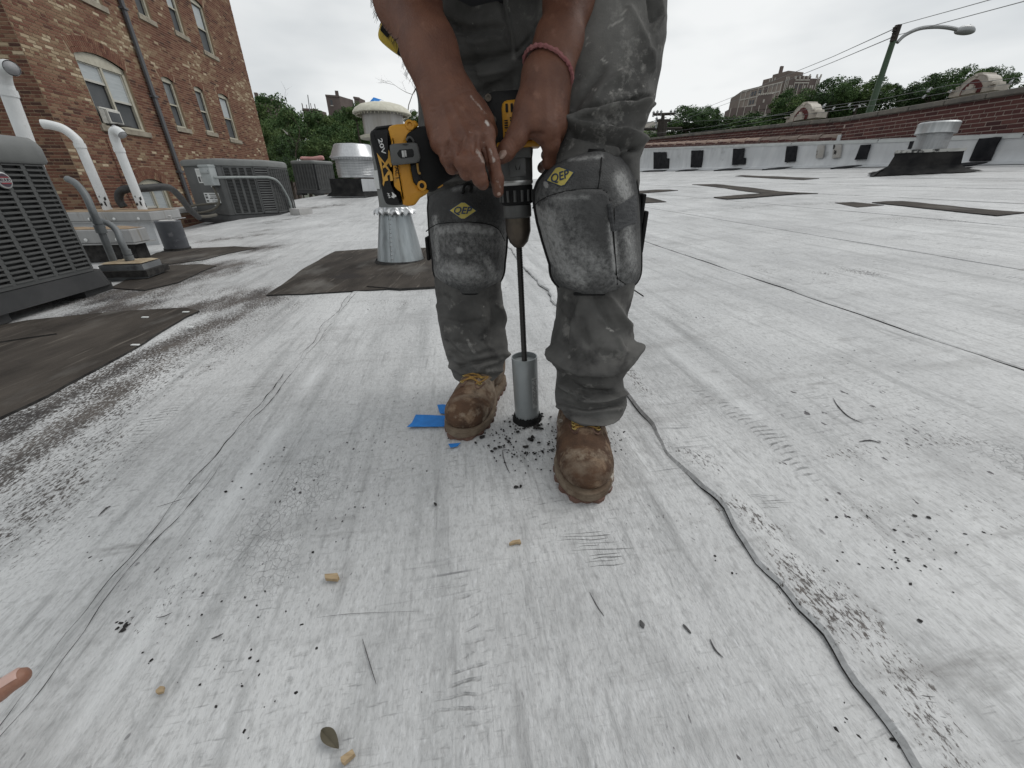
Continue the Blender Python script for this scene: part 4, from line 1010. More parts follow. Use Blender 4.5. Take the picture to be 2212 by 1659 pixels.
mb = MB(); mb.lathe([(.19, .004), (.178, .022), (.172, .004)], 32, Mc, cap=False); mb.obj('tar_line', M_BITUMEN, fl, smooth=True)
a0 = R(-100); mb = MB()
for k, w in ((0, .006),):
    P0 = Vector((math.cos(a0), math.sin(a0), 0)); side = Vector((-P0.y, P0.x, 0))
    A_ = Mc @ (P0 * .1735); B_ = Mc @ (P0 * .1095 + Vector((0, 0, zt_))); mb.tube([A_, B_], .0045, 6)
mb.obj('seam_strip', M_CONE, fl)
for i in range(12):
    f = (i + .5) / 12; Pp = Mc @ ((P0 * (.1735 + (.1095 - .1735) * f) + side * .012) + Vector((0, 0, zt_ * f))); mb = MB()
    mb.lathe([(.0055, -.002), (.004, .003), (0, .004)], 6, Matrix.Translation(Pp) @ P0.to_track_quat('Z', 'Y').to_matrix().to_4x4()); mb.obj('rivet', M_ALUM, fl)
n_ = 64; rows_ = []
for r_, dz, amp in ((.100, .022, .0), (.112, .012, .004), (.132, .0, .008), (.146, -.012, .011), (.143, -.022, .010)):
    rows_.append([Mc @ Vector(((r_ + amp * .35 * math.sin(i * 2.1)) * math.cos(2 * math.pi * i / n_), (r_ + amp * .35 * math.sin(i * 2.1)) * math.sin(2 * math.pi * i / n_), zt_ + .012 + dz + amp * (math.sin(i * 1.65) + .4 * random.uniform(-1, 1)))) for i in range(n_)])
mb = MB(); mb.grid(rows_, close_u=True); mb.obj('storm_collar', M_ALUM, fl)
zc1 = zAtc(535); mb = MB(); mb.lathe([(.104, zt_ + .02), (.100, zt_ + .05), (.100, zc1)], 28, Mc, cap=False); mb.obj('pipe', M_DARKPIPE, fl, smooth=True)
mb = MB(); mb.box(Mc @ Vector((-.075, -.074, zt_ + .20)), (.05, .006, .11), rz=R(-45)); mb.obj('sticker', M_LABEL, fl)
zd0 = zAtc(452); zd1 = zAtc(408)
mb = MB(); mb.lathe([(.10, zc1 - .02), (.155, zc1 - .015), (.160, zc1), (.14, zc1 + .006), (.10, zc1 + .006)], 32, Mc, cap=False); mb.obj('flange', M_DOME, fl, smooth=True)
mb = MB(); mb.lathe([(.128, zc1 + .0), (.128, zd0 + .01)], 32, Mc, cap=False); mb.obj('screen_drum', mat('drum_metal', (.30, .28, .255), .4, metal=.3, c2=(.42, .41, .40), scale=5, stretch=(5, 5, .3)), fl, smooth=True)
mb = MB(); rd = .183; mb.lathe([(rd - .012, zd0 - .004), (rd, zd0), (rd * .985, zd0 + .010), (rd * .90, zd0 + (zd1 - zd0) * .45), (rd * .72, zd0 + (zd1 - zd0) * .74), (rd * .45, zd0 + (zd1 - zd0) * .93), (rd * .2, zd1), (0, zd1 + .002)], 40, Mc, cap=False); mb.obj('dome', M_DOME, fl, smooth=True)
for i in range(44):
    a = 2 * math.pi * i / 44; mb = MB(); mb.box((0, 0, 0), (.007, .003, .009), M=Mc @ Matrix.Rotation(a, 4, 'Z') @ Matrix.Translation((rd - .020, 0, zd0 - .008))); mb.obj('vent_tooth', M_DOME, fl)
M_TAPE = mat('blue_tape', (.03, .22, .62), .7, c2=(.025, .17, .50), scale=40)
tp = Mc @ Vector((-.02, -.01, zd1 + .002)); mb = MB()
mb.grid([[tp + Vector((x, y, z)) for x, y, z in r] for r in (((-.040, -.03, -.004), (-.012, -.035, .0), (.022, -.04, -.002)), ((-.038, 0, .004), (-.018, -.005, .024), (.032, -.01, .010)), ((-.030, .02, .004), (-.014, .015, .022), (.045, .012, .006)))])
tag(mb.obj('tape_scrap', M_TAPE), 'scrap of blue tape on top of the cream mushroom cap', 'tape')

# ================================================================ ALUMINIUM HOOD VENT BEYOND IT
M_CURBB = mat('tarred_curb', (.008, .008, .009), .9, c2=(.03, .029, .028), scale=5, bump=.6, bscale=30)
v2b = At(*S(1352, 740), 10.9); v2b.z = zroof(*pq(v2b)); sz = 10.9 / 1.11 / 1454 * 1.0
hv = empty('hood_vent', v2b, 0, 'shiny aluminium hood vent with conical top on a black and silver curb', 'roof vent')
def z3s(x, y): return S(900 + x * .5424, 300 + y * .5424)
rv = R(-18); Mv = Matrix.Translation(v2b) @ Matrix.Rotation(rv, 4, 'Z')
def zv(y): return At(*z3s(800, y), v2b.y).z - v2b.z
hc = zv(682); hw = .46
mb = MB(); P8 = [(1.22, 0), (1.02, .09), (1, .14), (1, hc)]
for (k0, a), (k1, b) in zip(P8[:-1], P8[1:]):
    q4 = [(-1, -1), (1, -1), (1, 1), (-1, 1)]
    mb.add([Mv @ Vector((x * hw * k0, y * hw * k0, a)) for x, y in q4] + [Mv @ Vector((x * hw * k1, y * hw * k1, b)) for x, y in q4], [(i, (i + 1) % 4, 4 + (i + 1) % 4, 4 + i) for i in range(4)])
mb.obj('curb', M_CURBB, hv)
mb = MB(); q4 = [(.98, -1.012), (1.012, -1.012), (1.012, 1), (.98, 1)]; mb.add([Mv @ Vector((x * hw, y * hw, a)) for a in (.02, hc - .01) for x, y in q4], [(i, (i + 1) % 4, 4 + (i + 1) % 4, 4 + i) for i in range(4)]); mb.obj('silver_flashing', M_SILVER, hv)
mb = MB(); mb.box((0, 0, hc + .012), (hw * 2.08, hw * 2.08, .028), M=Mv); mb.obj('curb_cap', M_ALUM, hv)
h0, h1, h2 = zv(675), zv(540), zv(452)
mb = MB(); mb.lathe([(.44, h0), (.44, h1)], 36, Mv, cap=False); mb.obj('drum', M_ALUM, hv, smooth=True)
for i in range(11):
    z = h0 + .05 + (h1 - h0 - .06) * i / 11; mb = MB(); mb.lathe([(.441, z), (.452, z + .008), (.441, z + .022)], 36, Mv, cap=False); mb.obj('rib', M_ALUM, hv, smooth=True)
mb = MB(); mb.lathe([(.50, h1 - .03), (.56, h1), (.56, h1 + .012), (.52, h1 + .05), (.42, h2), (.40, h2 + .015), (0, h2 + .05)], 36, Mv, cap=False); mb.obj('hood', M_ALUM, hv, smooth=True)
mb = MB()
for i in range(48):
    a = 2 * math.pi * i / 48; mb.box((0, 0, 0), (.012, .03, .05), M=Mv @ Matrix.Rotation(a, 4, 'Z') @ Matrix.Translation((.52, 0, h1 - .02)))
o = mb.obj('bird_screen', M_ALUM, hv); o['kind'] = 'stuff'

# ================================================================ RIGHT WALL
PR = 9.0
QSTEP = onP(*S(3176, 438), PR)[0]
def lin(a, b, q): return a[1] + (b[1] - a[1]) * (q - a[0]) / (b[0] - a[0])
mt = [onP(*S(*x), PR) for x in ((3840, 508), (3176, 533), (2400, 560))]
def z_mt(q): return lin(mt[0], mt[1], q) if q < mt[1][0] else lin(mt[1], mt[2], q)
cop = [onP(*S(*x), PR) for x in ((3840, 327), (3176, 438), (2447, 516))]
def z_cop(q): return lin(cop[0], cop[1], q) if q < cop[1][0] else lin(cop[1], cop[2], q)
til = [onP(*S(*x), PR) for x in ((3170, 497), (2400, 537))]
def z_til(q): return lin(til[0], til[1], q)
Q0, Q1_ = 1.2, 24.0
rw = empty('brick_wall', W(PR, 6, zroof(PR, 6)), 0, 'taller dark red brick wall with grey stone coping along the right side of the roof', 'wall')
UP = Vector((0, 0, 1))
def wall_bricks(parent, p, q0, q1, zlo, zhi, slope_fn, key, single, rnd):
    """courses follow the top line of the wall"""
    cells = []; H = .0675; L = .213; n = 14
    k0 = 0
    for i in range(40):
        head = (i % 6 == 3); l = L / 2 + .004 if head else L; s = q0 - (l / 2 if i % 2 else 0)
        while s < q1:
            a, b = max(s, q0), min(s + l, q1); s += l; m = (a + b) / 2
            z = zhi(m) - (i + .5) * H
            if b - a < .05 or z < zlo(m) - .02: continue
            cells.append((m, z, b - a - .013, H - .014, rnd.gauss(.5, .2)))
    def pl(s, z):
        sl = (zhi(s + .1) - zhi(s - .1)) / .2
        d = Vector((E2.x, E2.y, sl)).normalized() * -1
        return W(p - .003, s, z), Matrix((d, E1, Vector((0, 0, 1)))).transposed()
    lay_bricks(parent, pl, cells, M_REDBRICK, 5, key, single)
def wall_box(mb, p0, p1, q0, q1, zlo, zhi, n=12):
    qq = [q0 + (q1 - q0) * i / n for i in range(n + 1)]
    for p, fl in ((p0, 0), (p1, 1)):
        mb.grid([[W(p, q, zlo(q)) for q in qq], [W(p, q, zhi(q)) for q in qq]])
    mb.grid([[W(p0, q, zhi(q)) for q in qq], [W(p1, q, zhi(q)) for q in qq]])
    for q in (q0, q1): mb.add([W(p0, q, zlo(q)), W(p1, q, zlo(q)), W(p1, q, zhi(q)), W(p0, q, zhi(q))], [(0, 1, 2, 3)])
low = lambda q: -3.0
CH = .085
mb = MB(); wall_box(mb, PR, PR + .42, Q0, QSTEP, low, lambda q: z_cop(q) - CH); mb.obj('wall', M_GREYMORTAR, rw)
wall_bricks(rw, PR, Q0, QSTEP, lambda q: z_mt(q) - .03, lambda q: z_cop(q) - CH, None, 'r', 300, random.Random(4))
# far part of the tall wall, set back behind the low tiled parapet
PB = PR + .30; KBk = PB / PR
def z_copb(q): return CAMZ + (z_cop(q / KBk) - CAMZ) * KBk
fw = empty('brick_wall', W(PB, 15, 0), 0, 'far stretch of red brick wall rising behind the clay tiled parapet', 'wall')
mb = MB(); wall_box(mb, PB, PB + .4, QSTEP, Q1_ + 1, low, lambda q: z_copb(q) - CH); mb.obj('wall', M_GREYMORTAR, fw)
wall_bricks(fw, PB, QSTEP, Q1_ + 1, lambda q: z_til(q) - .1, lambda q: z_copb(q) - CH, None, 'r', 300, random.Random(5))
M_COPING = mat('grey_coping', (.17, .155, .135), .85, c2=(.10, .095, .088), scale=3, bump=.6, bscale=30, spots=[((.24, .22, .19), 6, .6, .1)])
def coping(parent, p, q0, q1, zf, L):
    q = q0; k = 0
    while q < q1 - .05:
        e = min(q + L, q1); m = (q + e) / 2; sl = (zf(m + .1) - zf(m - .1)) / .2
        Mx = Matrix.Translation(W(p, m, zf(m) - CH / 2 + .002)) @ Matrix.Rotation(AZ, 4, 'Z') @ Matrix.Rotation(math.atan(sl), 4, 'X')
        mb = MB(); mb.bbox(None, (.50, (e - q) - .014, CH), .012, M=Mx, seg=1); mb.obj('coping_stone', M_COPING, parent); q = e
coping(rw, PR + .18, Q0, QSTEP + .1, z_cop, .62); coping(fw, PB + .2, QSTEP + .1, Q1_ + 1, z_copb, .62)
# low parapet with half round clay tiles
lw = empty('tiled_parapet', W(PR, 14, zroof(PR, 14)), 0, 'low red brick parapet capped with half round clay tiles on the right', 'wall')
TT = .16
mb = MB(); wall_box(mb, PR, PR + .25, QSTEP, Q1_, low, lambda q: z_til(q) - TT * .4); mb.obj('wall', M_GREYMORTAR, lw)
wall_bricks(lw, PR, QSTEP, Q1_, lambda q: z_mt(q) - .03, lambda q: z_til(q) - TT * .5, None, 'r', 300, random.Random(6))
M_CLAY = mat('clay_tile', (.36, .26, .205), .6, c2=(.28, .19, .15), scale=4, spots=[((.42, .33, .27), 3, .6, .1)])
M_CLAYD = mat('stained_clay_tile', (.13, .095, .08), .6, c2=(.20, .15, .12), scale=4)
q = QSTEP - .02; k = 0
while q < Q1_:
    L = .70; e = q + L; m = (q + e) / 2; sl = (z_til(m + .1) - z_til(m - .1)) / .2
    Mx = Matrix.Translation(W(PR + .10, q, z_til(q) - .095)) @ Matrix.Rotation(AZ, 4, 'Z') @ Matrix.Rotation(R(-90) + math.atan(sl), 4, 'X')
    mb = MB(); rows_ = []
    for zz, r_ in ((0, .105), (.02, .11), (L - .10, .10), (L - .095, .125), (L - .02, .125), (L - .012, .11)):
        rows_.append([Mx @ Vector((r_ * math.cos(a), -r_ * .82 * math.sin(a), zz)) for a in np.linspace(-.25, math.pi + .25, 15)])
    mb.grid(rows_); mb.obj('clay_tile', M_CLAYD if k < 4 else M_CLAY, lw, smooth=True); q = e; k += 1
mb = MB(); mb.box(W(PR - .01, QSTEP, z_mt(QSTEP) + .04), (.05, .09, .22), rz=AZ); mb.obj('corner_flashing', M_SILVER, lw)
# silver base flashing with a cant, belongs to the roof
M_FLASHS = mat('silver_flashing', (.46, .475, .49), .42, metal=.15, c2=(.55, .565, .575), scale=1.6, stretch=(1, 3, 1), spots=[((.33, .34, .345), 2.4, .60, .12)], bump=1.0, bscale=5)
qq = list(np.linspace(Q0, Q1_, 260)); prof = [(.42, 0), (.30, .012), (.16, .04), (.09, .08), (.07, .14), (.06, .5), (.05, 1.0)]
rows_ = []
for q in qq:
    zb_ = zroof(PR - .3, q) + .012; h = z_mt(q) - zb_; row = []
    for i, (d, f) in enumerate(prof):
        nz_ = mnoise.noise(Vector((q * 1.3, f * 4, 1))) * .02 + mnoise.noise(Vector((q * 4, f * 6, 5))) * .008
        row.append(W(PR - d - (nz_ if 0 < i < 6 else 0) - .02, q, (zroof(PR - d, q) + .010) if i < 2 else zb_ + h * f))
    rows_.append(row)
mb = MB(); mb.grid(rows_); mb.obj('base_flashing', M_FLASHS, roof, smooth='all')
M_BAR = mat('termination_bar', (.52, .54, .535), .5, c2=(.42, .44, .435), scale=4)
q = Q0
while q < Q1_:
    e = min(q + 2.4, Q1_); mb = MB(); n = 6
    for (d0, d1, dz0, dz1) in ((.055, .085, -.035, .02),):
        A = [[W(PR - d1, a, z_mt(a) + dz0) for a in np.linspace(q, e - .02, n)], [W(PR - d1, a, z_mt(a) + dz1) for a in np.linspace(q, e - .02, n)], [W(PR - .003, a, z_mt(a) + dz1 + .02) for a in np.linspace(q, e - .02, n)]]
        mb.grid(A); mb.grid([[W(PR - d1, a, z_mt(a) + dz0) for a in np.linspace(q, e - .02, n)], [W(PR - .03, a, z_mt(a) + dz0 - .004) for a in np.linspace(q, e - .02, n)]])
    mb.obj('metal_strip', M_BAR, roof); q = e
# black repair patches on the flashing
M_TARP = mat('tar_patch', (.006, .007, .009), .92, c2=(.022, .022, .025), scale=6, bump=.5, bscale=40)
M_PEEL = mat('peeling_patch', (.30, .28, .25), .8, c2=(.42, .42, .42), scale=3, spots=[((.03, .028, .027), 5, .58, .03)])
def z5b(x, y): return (2380 + x * .3933, 380 + y * .3933)
def z4b(x, y): return (2950 + x * .4024, 200 + y * .4024)
TP = [([z5b(180, 485), z5b(300, 482), z5b(300, 542), z5b(327, 545), z5b(325, 640), z5b(180, 645)], z5b(250, 660), M_TARP), ([z5b(540, 470), z5b(650, 466), z5b(636, 625), z5b(534, 630)], z5b(640, 640), M_TARP),
      ([z5b(940, 450), z5b(1045, 446), z5b(1030, 535), z5b(1055, 540), z5b(1050, 600), z5b(928, 608)], z5b(1030, 617), M_TARP), ([z5b(1450, 430), z5b(1548, 424), z5b(1530, 572), z5b(1430, 580)], z5b(1540, 588), M_TARP),
      ([z4b(690, 855), z4b(778, 852), z4b(735, 985), z4b(635, 992)], z4b(600, 1000), M_TARP), ([z4b(1150, 818), z4b(1240, 815), z4b(1215, 890), z4b(1125, 895)], None, M_TARP),
      ([z4b(1800, 788), z4b(1995, 783), z4b(1890, 1000), z4b(1700, 1000)], z4b(1800, 1012), M_TARP), ([z4b(290, 858), z4b(352, 856), z4b(330, 978), z4b(270, 982)], None, M_PEEL), ([z4b(440, 850), z4b(512, 848), z4b(495, 970), z4b(420, 978)], None, M_PEEL)]
for i, (poly, foot, mm) in enumerate(TP):
    pts = []
    for x, y in poly:
        q, z = onP(*S(x, y), PR - .12); pts.append(Vector((q, z)))
    pts = wob_poly(pts, .06, .015, i)
    top = [W(PR - .125, a.x, a.y) for a in pts]; mb = MB()
    mb.prism(top, E1 * .03); mb.obj('flashing_patch', mm, roof, fixn=True)
    if foot:                                   # the part that runs out onto the roof
        qa, qb = min(p.x for p in pts), max(p.x for p in pts); w = qb - qa
        P = wob_poly([Vector((PR - .13, qa)), Vector((PR - .13, qb)), Vector((PR - .45, qb + .05)), Vector((PR - .75, qa + w * .7)), Vector((PR - .6, qa - w * .3))], .08, .03, i + 40)
        mb = MB(); mb.prism([W(a.x, a.y, zroof(a.x, a.y) + .035 - .02 * (PR - a.x)) for a in P], (0, 0, -.03)); mb.obj('flashing_patch', mm, roof, fixn=True)

# ================================================================ EXHAUST VENT BY THE RIGHT WALL
def z6(x, y): return S(3300 + x * .2441, 420 + y * .2441)
YV = 6.9
vb = At(*z6(740, 805), YV); zr = zroof(*pq(vb)); vb.z = zr
ev = empty('exhaust_vent', vb, 0, 'silver exhaust vent with flat capped hood on a flared black tar curb', 'roof vent')
def z6z(y): return At(*z6(800, y), YV).z
zc_, z_hb, z_ht = z6z(590), z6z(318), z6z(140)
rc = YV / (At(*z6(800, 590), YV).y) ; 
wx = (At(*z6(1300, 575), YV) - At(*z6(385, 600), YV)).length / 2 * .92
Mv = Matrix.Translation((vb.x, vb.y + .1, 0)) @ Matrix.Rotation(R(-40), 4, 'Z')
mb = MB(); k4 = 14
def ringq(hw_, z, jit=0):
    out = []
    for (x0, y0), (x1, y1) in (((-1, -1), (1, -1)), ((1, -1), (1, 1)), ((1, 1), (-1, 1)), ((-1, 1), (-1, -1))):
        for i in range(k4):
            f = i / k4; x = x0 + (x1 - x0) * f; y = y0 + (y1 - y0) * f
            v = Mv @ Vector((x * hw_ * (1 + random.uniform(-jit, jit)), y * hw_ * (1 + random.uniform(-jit, jit)), 0)); out.append(Vector((v.x, v.y, z if z is not None else zroof(*pq(v)) + .012)))
    return out
hwv = wx / 1.12
mb.grid([ringq(hwv * 1.55, None, .12), ringq(hwv * 1.3, zr + .035, .03), ringq(hwv * 1.08, zr + .09, .02), ringq(hwv * 1.0, zc_ - .04), ringq(hwv, zc_)], close_u=True)
mb.obj('curb', M_CURBB, ev, smooth=True)
mb = MB(); mb.grid([ringq(hwv * 1.03, zc_ - .035, .02), ringq(hwv * 1.04, zc_ + .004, .01), ringq(hwv * .5, zc_ + .012)], close_u=True); mb.obj('curb_cap', mat('chipped_cap', (.42, .42, .40), .6, spots=[((.03, .03, .03), 7, .52, .06)]), ev)
rl = (At(*z6(1120, 545), YV) - At(*z6(575, 560), YV)).length / 2 * .74; rh = (At(*z6(1280, 300), YV) - At(*z6(605, 325), YV)).length / 2 * .74
M_BRUSH = mat('brushed_hood', (.34, .355, .36), .38, metal=.55, c2=(.46, .47, .475), scale=9, stretch=(3, 3, .25))
mb = MB(); mb.lathe([(rl, zc_), (rl, z_hb + .02)], 36, Mv, cap=False); mb.obj('drum', M_ALUM, ev, smooth=True)
for i in range(13):
    z = zc_ + .02 + (z_hb - zc_ - .02) * i / 13; mb = MB(); mb.lathe([(rl + .001, z), (rl + .008, z + .004), (rl + .001, z + .012)], 36, Mv, cap=False); mb.obj('rib', M_ALUM, ev, smooth=True)
mb = MB(); mb.lathe([(rl * .9, z_hb + .02), (rh - .004, z_hb - .008), (rh + .003, z_hb), (rh, z_hb + .012), (rh, z_ht - .03), (rh + .003, z_ht - .02), (rh * .93, z_ht), (0, z_ht + .015)], 40, Mv, cap=False); mb.obj('hood', M_BRUSH, ev, smooth=True)
# ================================================================ TERRACOTTA GABLES AND WIRES ON THE PARAPET
M_TERRA = mat('glazed_terracotta', (.46, .42, .36), .6, c2=(.34, .31, .27), scale=7, spots=[((.16, .145, .13), 5, .62, .1)], bump=.5, bscale=30)
M_TERRAR = mat('gable_brick', (.12, .035, .032), .8, c2=(.08, .025, .025), scale=20)
def gable(label, A, B, hgt, dep=.3):
    """curved shaped gable between two points on the wall head"""
    t = empty('gable_ornament', (A + B) / 2, 0, label, 'gable', 'terracotta gables on the street parapet')
    d = (B - A); w = d.length; d.normalize(); n = Vector((d.y, -d.x, 0)).normalized(); up = Vector((0, 0, 1))
    P = lambda x, z, o=0: A + d * (x * w) + up * (z * hgt) + n * o
    prof = [(0, 0), (0, .30), (.10, .32), (.12, .46), (.20, .50), (.24, .66), (.30, .80), (.40, .90), (.42, .99), (.50, 1.0), (.58, .99), (.60, .90), (.70, .80), (.76, .66), (.80, .50), (.88, .46), (.90, .32), (1, .30), (1, 0)]
    mb = MB(); mb.prism([P(x, z, -dep / 2) for x, z in prof], n * dep); mb.obj('body', M_TERRA, t, fixn=True)
    inn = [(.28, .0), (.28, .30), (.36, .52), (.44, .66), (.5, .70), (.56, .66), (.64, .52), (.72, .30), (.72, .0)]
    mb = MB(); mb.prism([P(x, z, dep / 2) for x, z in inn], n * .02); mb.obj('panel', M_TERRAR, t, fixn=True)
    inn2 = [(.36, 0), (.36, .22), (.42, .22), (.42, .36), (.47, .36), (.47, .46), (.53, .46), (.53, .36), (.58, .36), (.58, .22), (.64, .22), (.64, 0)]
    mb = MB(); mb.prism([P(x, z, dep / 2 + .02) for x, z in inn2], n * .05); mb.obj('stepped_block', M_TERRA, t, fixn=True)
    out_ = [(.10, .46), (.20, .50), (.24, .66), (.30, .80), (.40, .90), (.5, .94), (.60, .90), (.70, .80), (.76, .66), (.80, .50), (.90, .46)]
    mb = MB(); mb.tube([P(x, z - .02, dep / 2) for x, z in out_], .03 * hgt, 6); mb.obj('moulding', M_TERRA, t, smooth=True)
    for x in (.0, .90):
        mb = MB(); mb.prism([P(x - .01, .26, dep / 2), P(x + .11, .26, dep / 2), P(x + .11, .34, dep / 2), P(x - .01, .34, dep / 2)], n * .06); mb.obj('ledge', M_TERRA, t, fixn=True)
    mb = MB(); mb.lathe([(.06 * hgt, 0), (.06 * hgt, .03), (0, .05)], 12, Matrix.Translation(P(.5, .84, dep / 2)) @ n.to_track_quat('Z', 'Y').to_matrix().to_4x4()); mb.obj('keystone', M_TERRA, t, smooth=True)
def on_plane(x, y, p): q, z = onP(*S(x, y), p); return W(p, q, z)
def z3b(x, y): return (2700 + x * .2034, 220 + y * .2034)
pG = PR + .75
A = on_plane(*z3b(1310, 1130), pG); B = on_plane(*z3b(1870, 1060), pG); T = on_plane(*z3b(1660, 800), pG)
A.z = B.z = min(A.z, B.z) - .03; gable('far smaller terracotta gable with curved top rising behind the brick wall', A, B, T.z - A.z)
A = on_plane(*z4b(1570, 405), pG); B = on_plane(*z4b(2000, 330), pG); T = on_plane(*z4b(1850, 185), pG)
A.z = B.z = min(A.z, B.z) - .02; gable('nearer larger terracotta gable with curved top at the right, behind the wall coping', A, B, T.z - A.z)
# two thin wires with pale insulators above the coping
M_WIRE = mat('thin_wire', (.16, .165, .17), .5); M_INS = mat('pale_insulator', (.36, .37, .38), .5)
def wire(label, pts, r, group, name='wire'):
    mb = MB(); mb.tube(pts, r, 5); return tag(mb.obj(name, M_WIRE), label, 'wire', group)
def wp(x, y, p): q, z = onP(*S(x, y), p); return W(p, q, z)
pw = PR + .5
w1 = [wp(2420, 505, pw), wp(2700, 470, pw), wp(2980, 417, pw), wp(3160, 390, pw), wp(3300, 372, pw), wp(3560, 320, pw), wp(3860, 287, pw)]
w2 = [wp(2420, 522, pw), wp(2700, 484, pw), wp(2980, 434, pw), wp(3160, 412, pw), wp(3300, 392, pw), wp(3560, 346, pw), wp(3860, 305, pw)]
wire('upper thin wire strung just above the wall coping on the right', w1, .004, 'wires along the coping'); wire('lower thin wire strung just above the wall coping on the right', w2, .004, 'wires along the coping')
def insul(x, y, s, lab):
    s *= .62
    c = wp(x, y, pw); mb = MB(); mb.lathe([(.0, 0), (.5 * s, .1 * s), (.35 * s, .45 * s), (.6 * s, .7 * s), (.3 * s, 1.1 * s), (.12 * s, 1.5 * s), (0, 1.6 * s)], 9, Matrix.Translation(c - Vector((0, 0, .8 * s))) @ Matrix.Rotation(R(18), 4, 'Y'))
    mb.tube([c, c + Vector((.5 * s, 0, .6 * s)), c + Vector((.9 * s, 0, .5 * s))], .18 * s, 5)
    tag(mb.obj('insulator', M_INS, smooth=True), lab, 'insulator', 'pale insulators on the coping wires')
for x, y, s, lab in ((3088, 396, .10, 'large pale insulator on the wires just right of the smaller terracotta gable'), (3124, 406, .075, 'pale insulator on the wires between the smaller gable and the green lamp post, leftmost'), (3183, 393, .075, 'pale insulator on the wires just left of the green lamp post'),
                      (3202, 412, .055, 'low white insulator resting at the coping beside the green lamp post'), (3222, 399, .05, 'dark spaced insulator nearest to the green lamp post'), (3482, 336, .09, 'white insulator standing high on the wire right of the lamp post'),
                      (3463, 362, .07, 'white insulator low on the coping left of the larger gable'), (3563, 342, .06, 'pale insulator on the wire touching the larger gable at its left'), (3790, 306, .07, 'dark insulator on the wire right of the larger gable')):
    insul(x, y, s, lab)

# ================================================================ STREET LAMP, UTILITY POLE, OVERHEAD WIRES
M_GREENP = mat('green_pole', (.030, .062, .030), .5, c2=(.045, .085, .045), scale=4); M_LAMP = mat('lamp_alloy', (.30, .31, .315), .4, metal=.3)
M_POLE = mat('dark_pole', (.035, .03, .028), .8, c2=(.055, .048, .042), scale=6)
YL = 15.0
Lb = At(1880, 236, YL); Lt = At(1941, 54, YL)
lampo = empty('street_lamp', (Lb.x, Lb.y, -7.5), 0, 'green street lamp post with a long curved arm behind the brick wall', 'street lamp')
top = Vector((Lb.x, Lb.y, Lt.z))
k = At(1941, 54, YL).x
px_ = (Lb.x + k) / 2; Lx = Lb.x; top = Vector((k, YL, Lt.z))
mb = MB(); mb.tube([Vector((Lb.x - .02, YL, -7.5)), Lb, Lb.lerp(top, .5), Lb.lerp(top, .96)], [.12, .09, .08, .07], 12); mb.obj('pole', M_GREENP, lampo, smooth=True)
mb = MB(); mb.tube([Lb.lerp(top, .82), top], [.085, .085], 10); mb.obj('pole_top', M_POLE, lampo, smooth=True)
arm = [At(1938, 92, YL), At(1955, 76, YL), At(1985, 62, YL), At(2020, 58, YL), At(2050, 60, YL), At(2072, 65, YL)]
mb = MB(); mb.tube(catmull(arm, 5), .05, 8); mb.obj('arm', M_LAMP, lampo, smooth=True)
hd = [At(2064, 68, YL), At(2080, 65, YL), At(2096, 66, YL), At(2105, 69, YL)]
mb = MB(); mb.tube(catmull(hd, 4), [.05, .07, .09, .105, .115, .12, .12, .115, .105, .09, .07, .045, .02], 10); mb.obj('lamp_head', M_LAMP, lampo, smooth=True)
mb = MB(); mb.tube([At(2090, 66, YL), At(2092, 54, YL)], .05, 8); mb.obj('photocell', M_LAMP, lampo, smooth=True)
for i, (u, v) in enumerate(((1932, 63), (1930, 75), (1929, 84))):
    mb = MB(); c = At(u, v, YL - .05); mb.lathe([(.0, -.07), (.05, -.05), (.03, 0), (.055, .04), (0, .07)], 8, Matrix.Translation(c)); mb.obj('insulator', M_POLE, lampo, smooth=True)
OW = 'overhead wires on the right'
for lab, pts in (('upper overhead wire running from the lamp post top to the upper right', [At(1941, 54, YL), At(2076, 17, 11.5), At(2230, -26, 9)]), ('second overhead wire passing just under the lamp arm to the right', [At(1938, 76, YL), At(2080, 38, 11.5), At(2230, -2, 9)]),
                 ('upper overhead wire sloping down left from the lamp post', [At(1930, 63, YL), At(1800, 122, 24), At(1640, 187, 40), At(1450, 262, 60), At(1385, 285, 64)]), ('lower overhead wire sloping down left from the lamp post', [At(1929, 80, YL), At(1800, 134, 24), At(1640, 198, 40), At(1450, 268, 60), At(1385, 290, 64)])):
    wire(lab, pts, .008 if 'left' not in lab else .014, OW, 'overhead_wire')
YU = 42.0
up = empty('utility_pole', (At(1428, 290, YU).x, YU, -7.5), 0, 'dark wooden utility pole with two crossarms beyond the far wall', 'utility pole')
def z5bv(x, y): return S(2380 + x * .3933, 380 + y * .3933)
b = At(*z5bv(252, 330), YU); tp_ = At(*z5bv(272, 120), YU)
mb = MB(); mb.tube([Vector((b.x, YU, -7.5)), b, tp_], [.26, .22, .15], 8); mb.obj('pole', M_POLE, up, smooth=True)
mb = MB(); mb.tube([At(*z5bv(256, 330), YU - .1), At(*z5bv(268, 190), YU - .1)], .42, 8); mb.obj('transformer', M_POLE, up, smooth=True)
for (a, c) in (((172, 126), (385, 118)), ((208, 184), (340, 182)), ((60, 265), (450, 258))):
    mb = MB(); A, B = At(*z5bv(*a), YU), At(*z5bv(*c), YU); mb.tube([A, B], .11, 6); mb.obj('crossarm', M_POLE, up)
for x, y in ((180, 118), (216, 112), (252, 110), (345, 107), (382, 105), (205, 240), (208, 176)):
    mb = MB(); c = At(*z5bv(x, y), YU); mb.lathe([(0, -.25), (.11, -.2), (.07, 0), (.13, .1), (0, .25)], 7, Matrix.Translation(c)); mb.obj('insulator', M_INS, up, smooth=True)
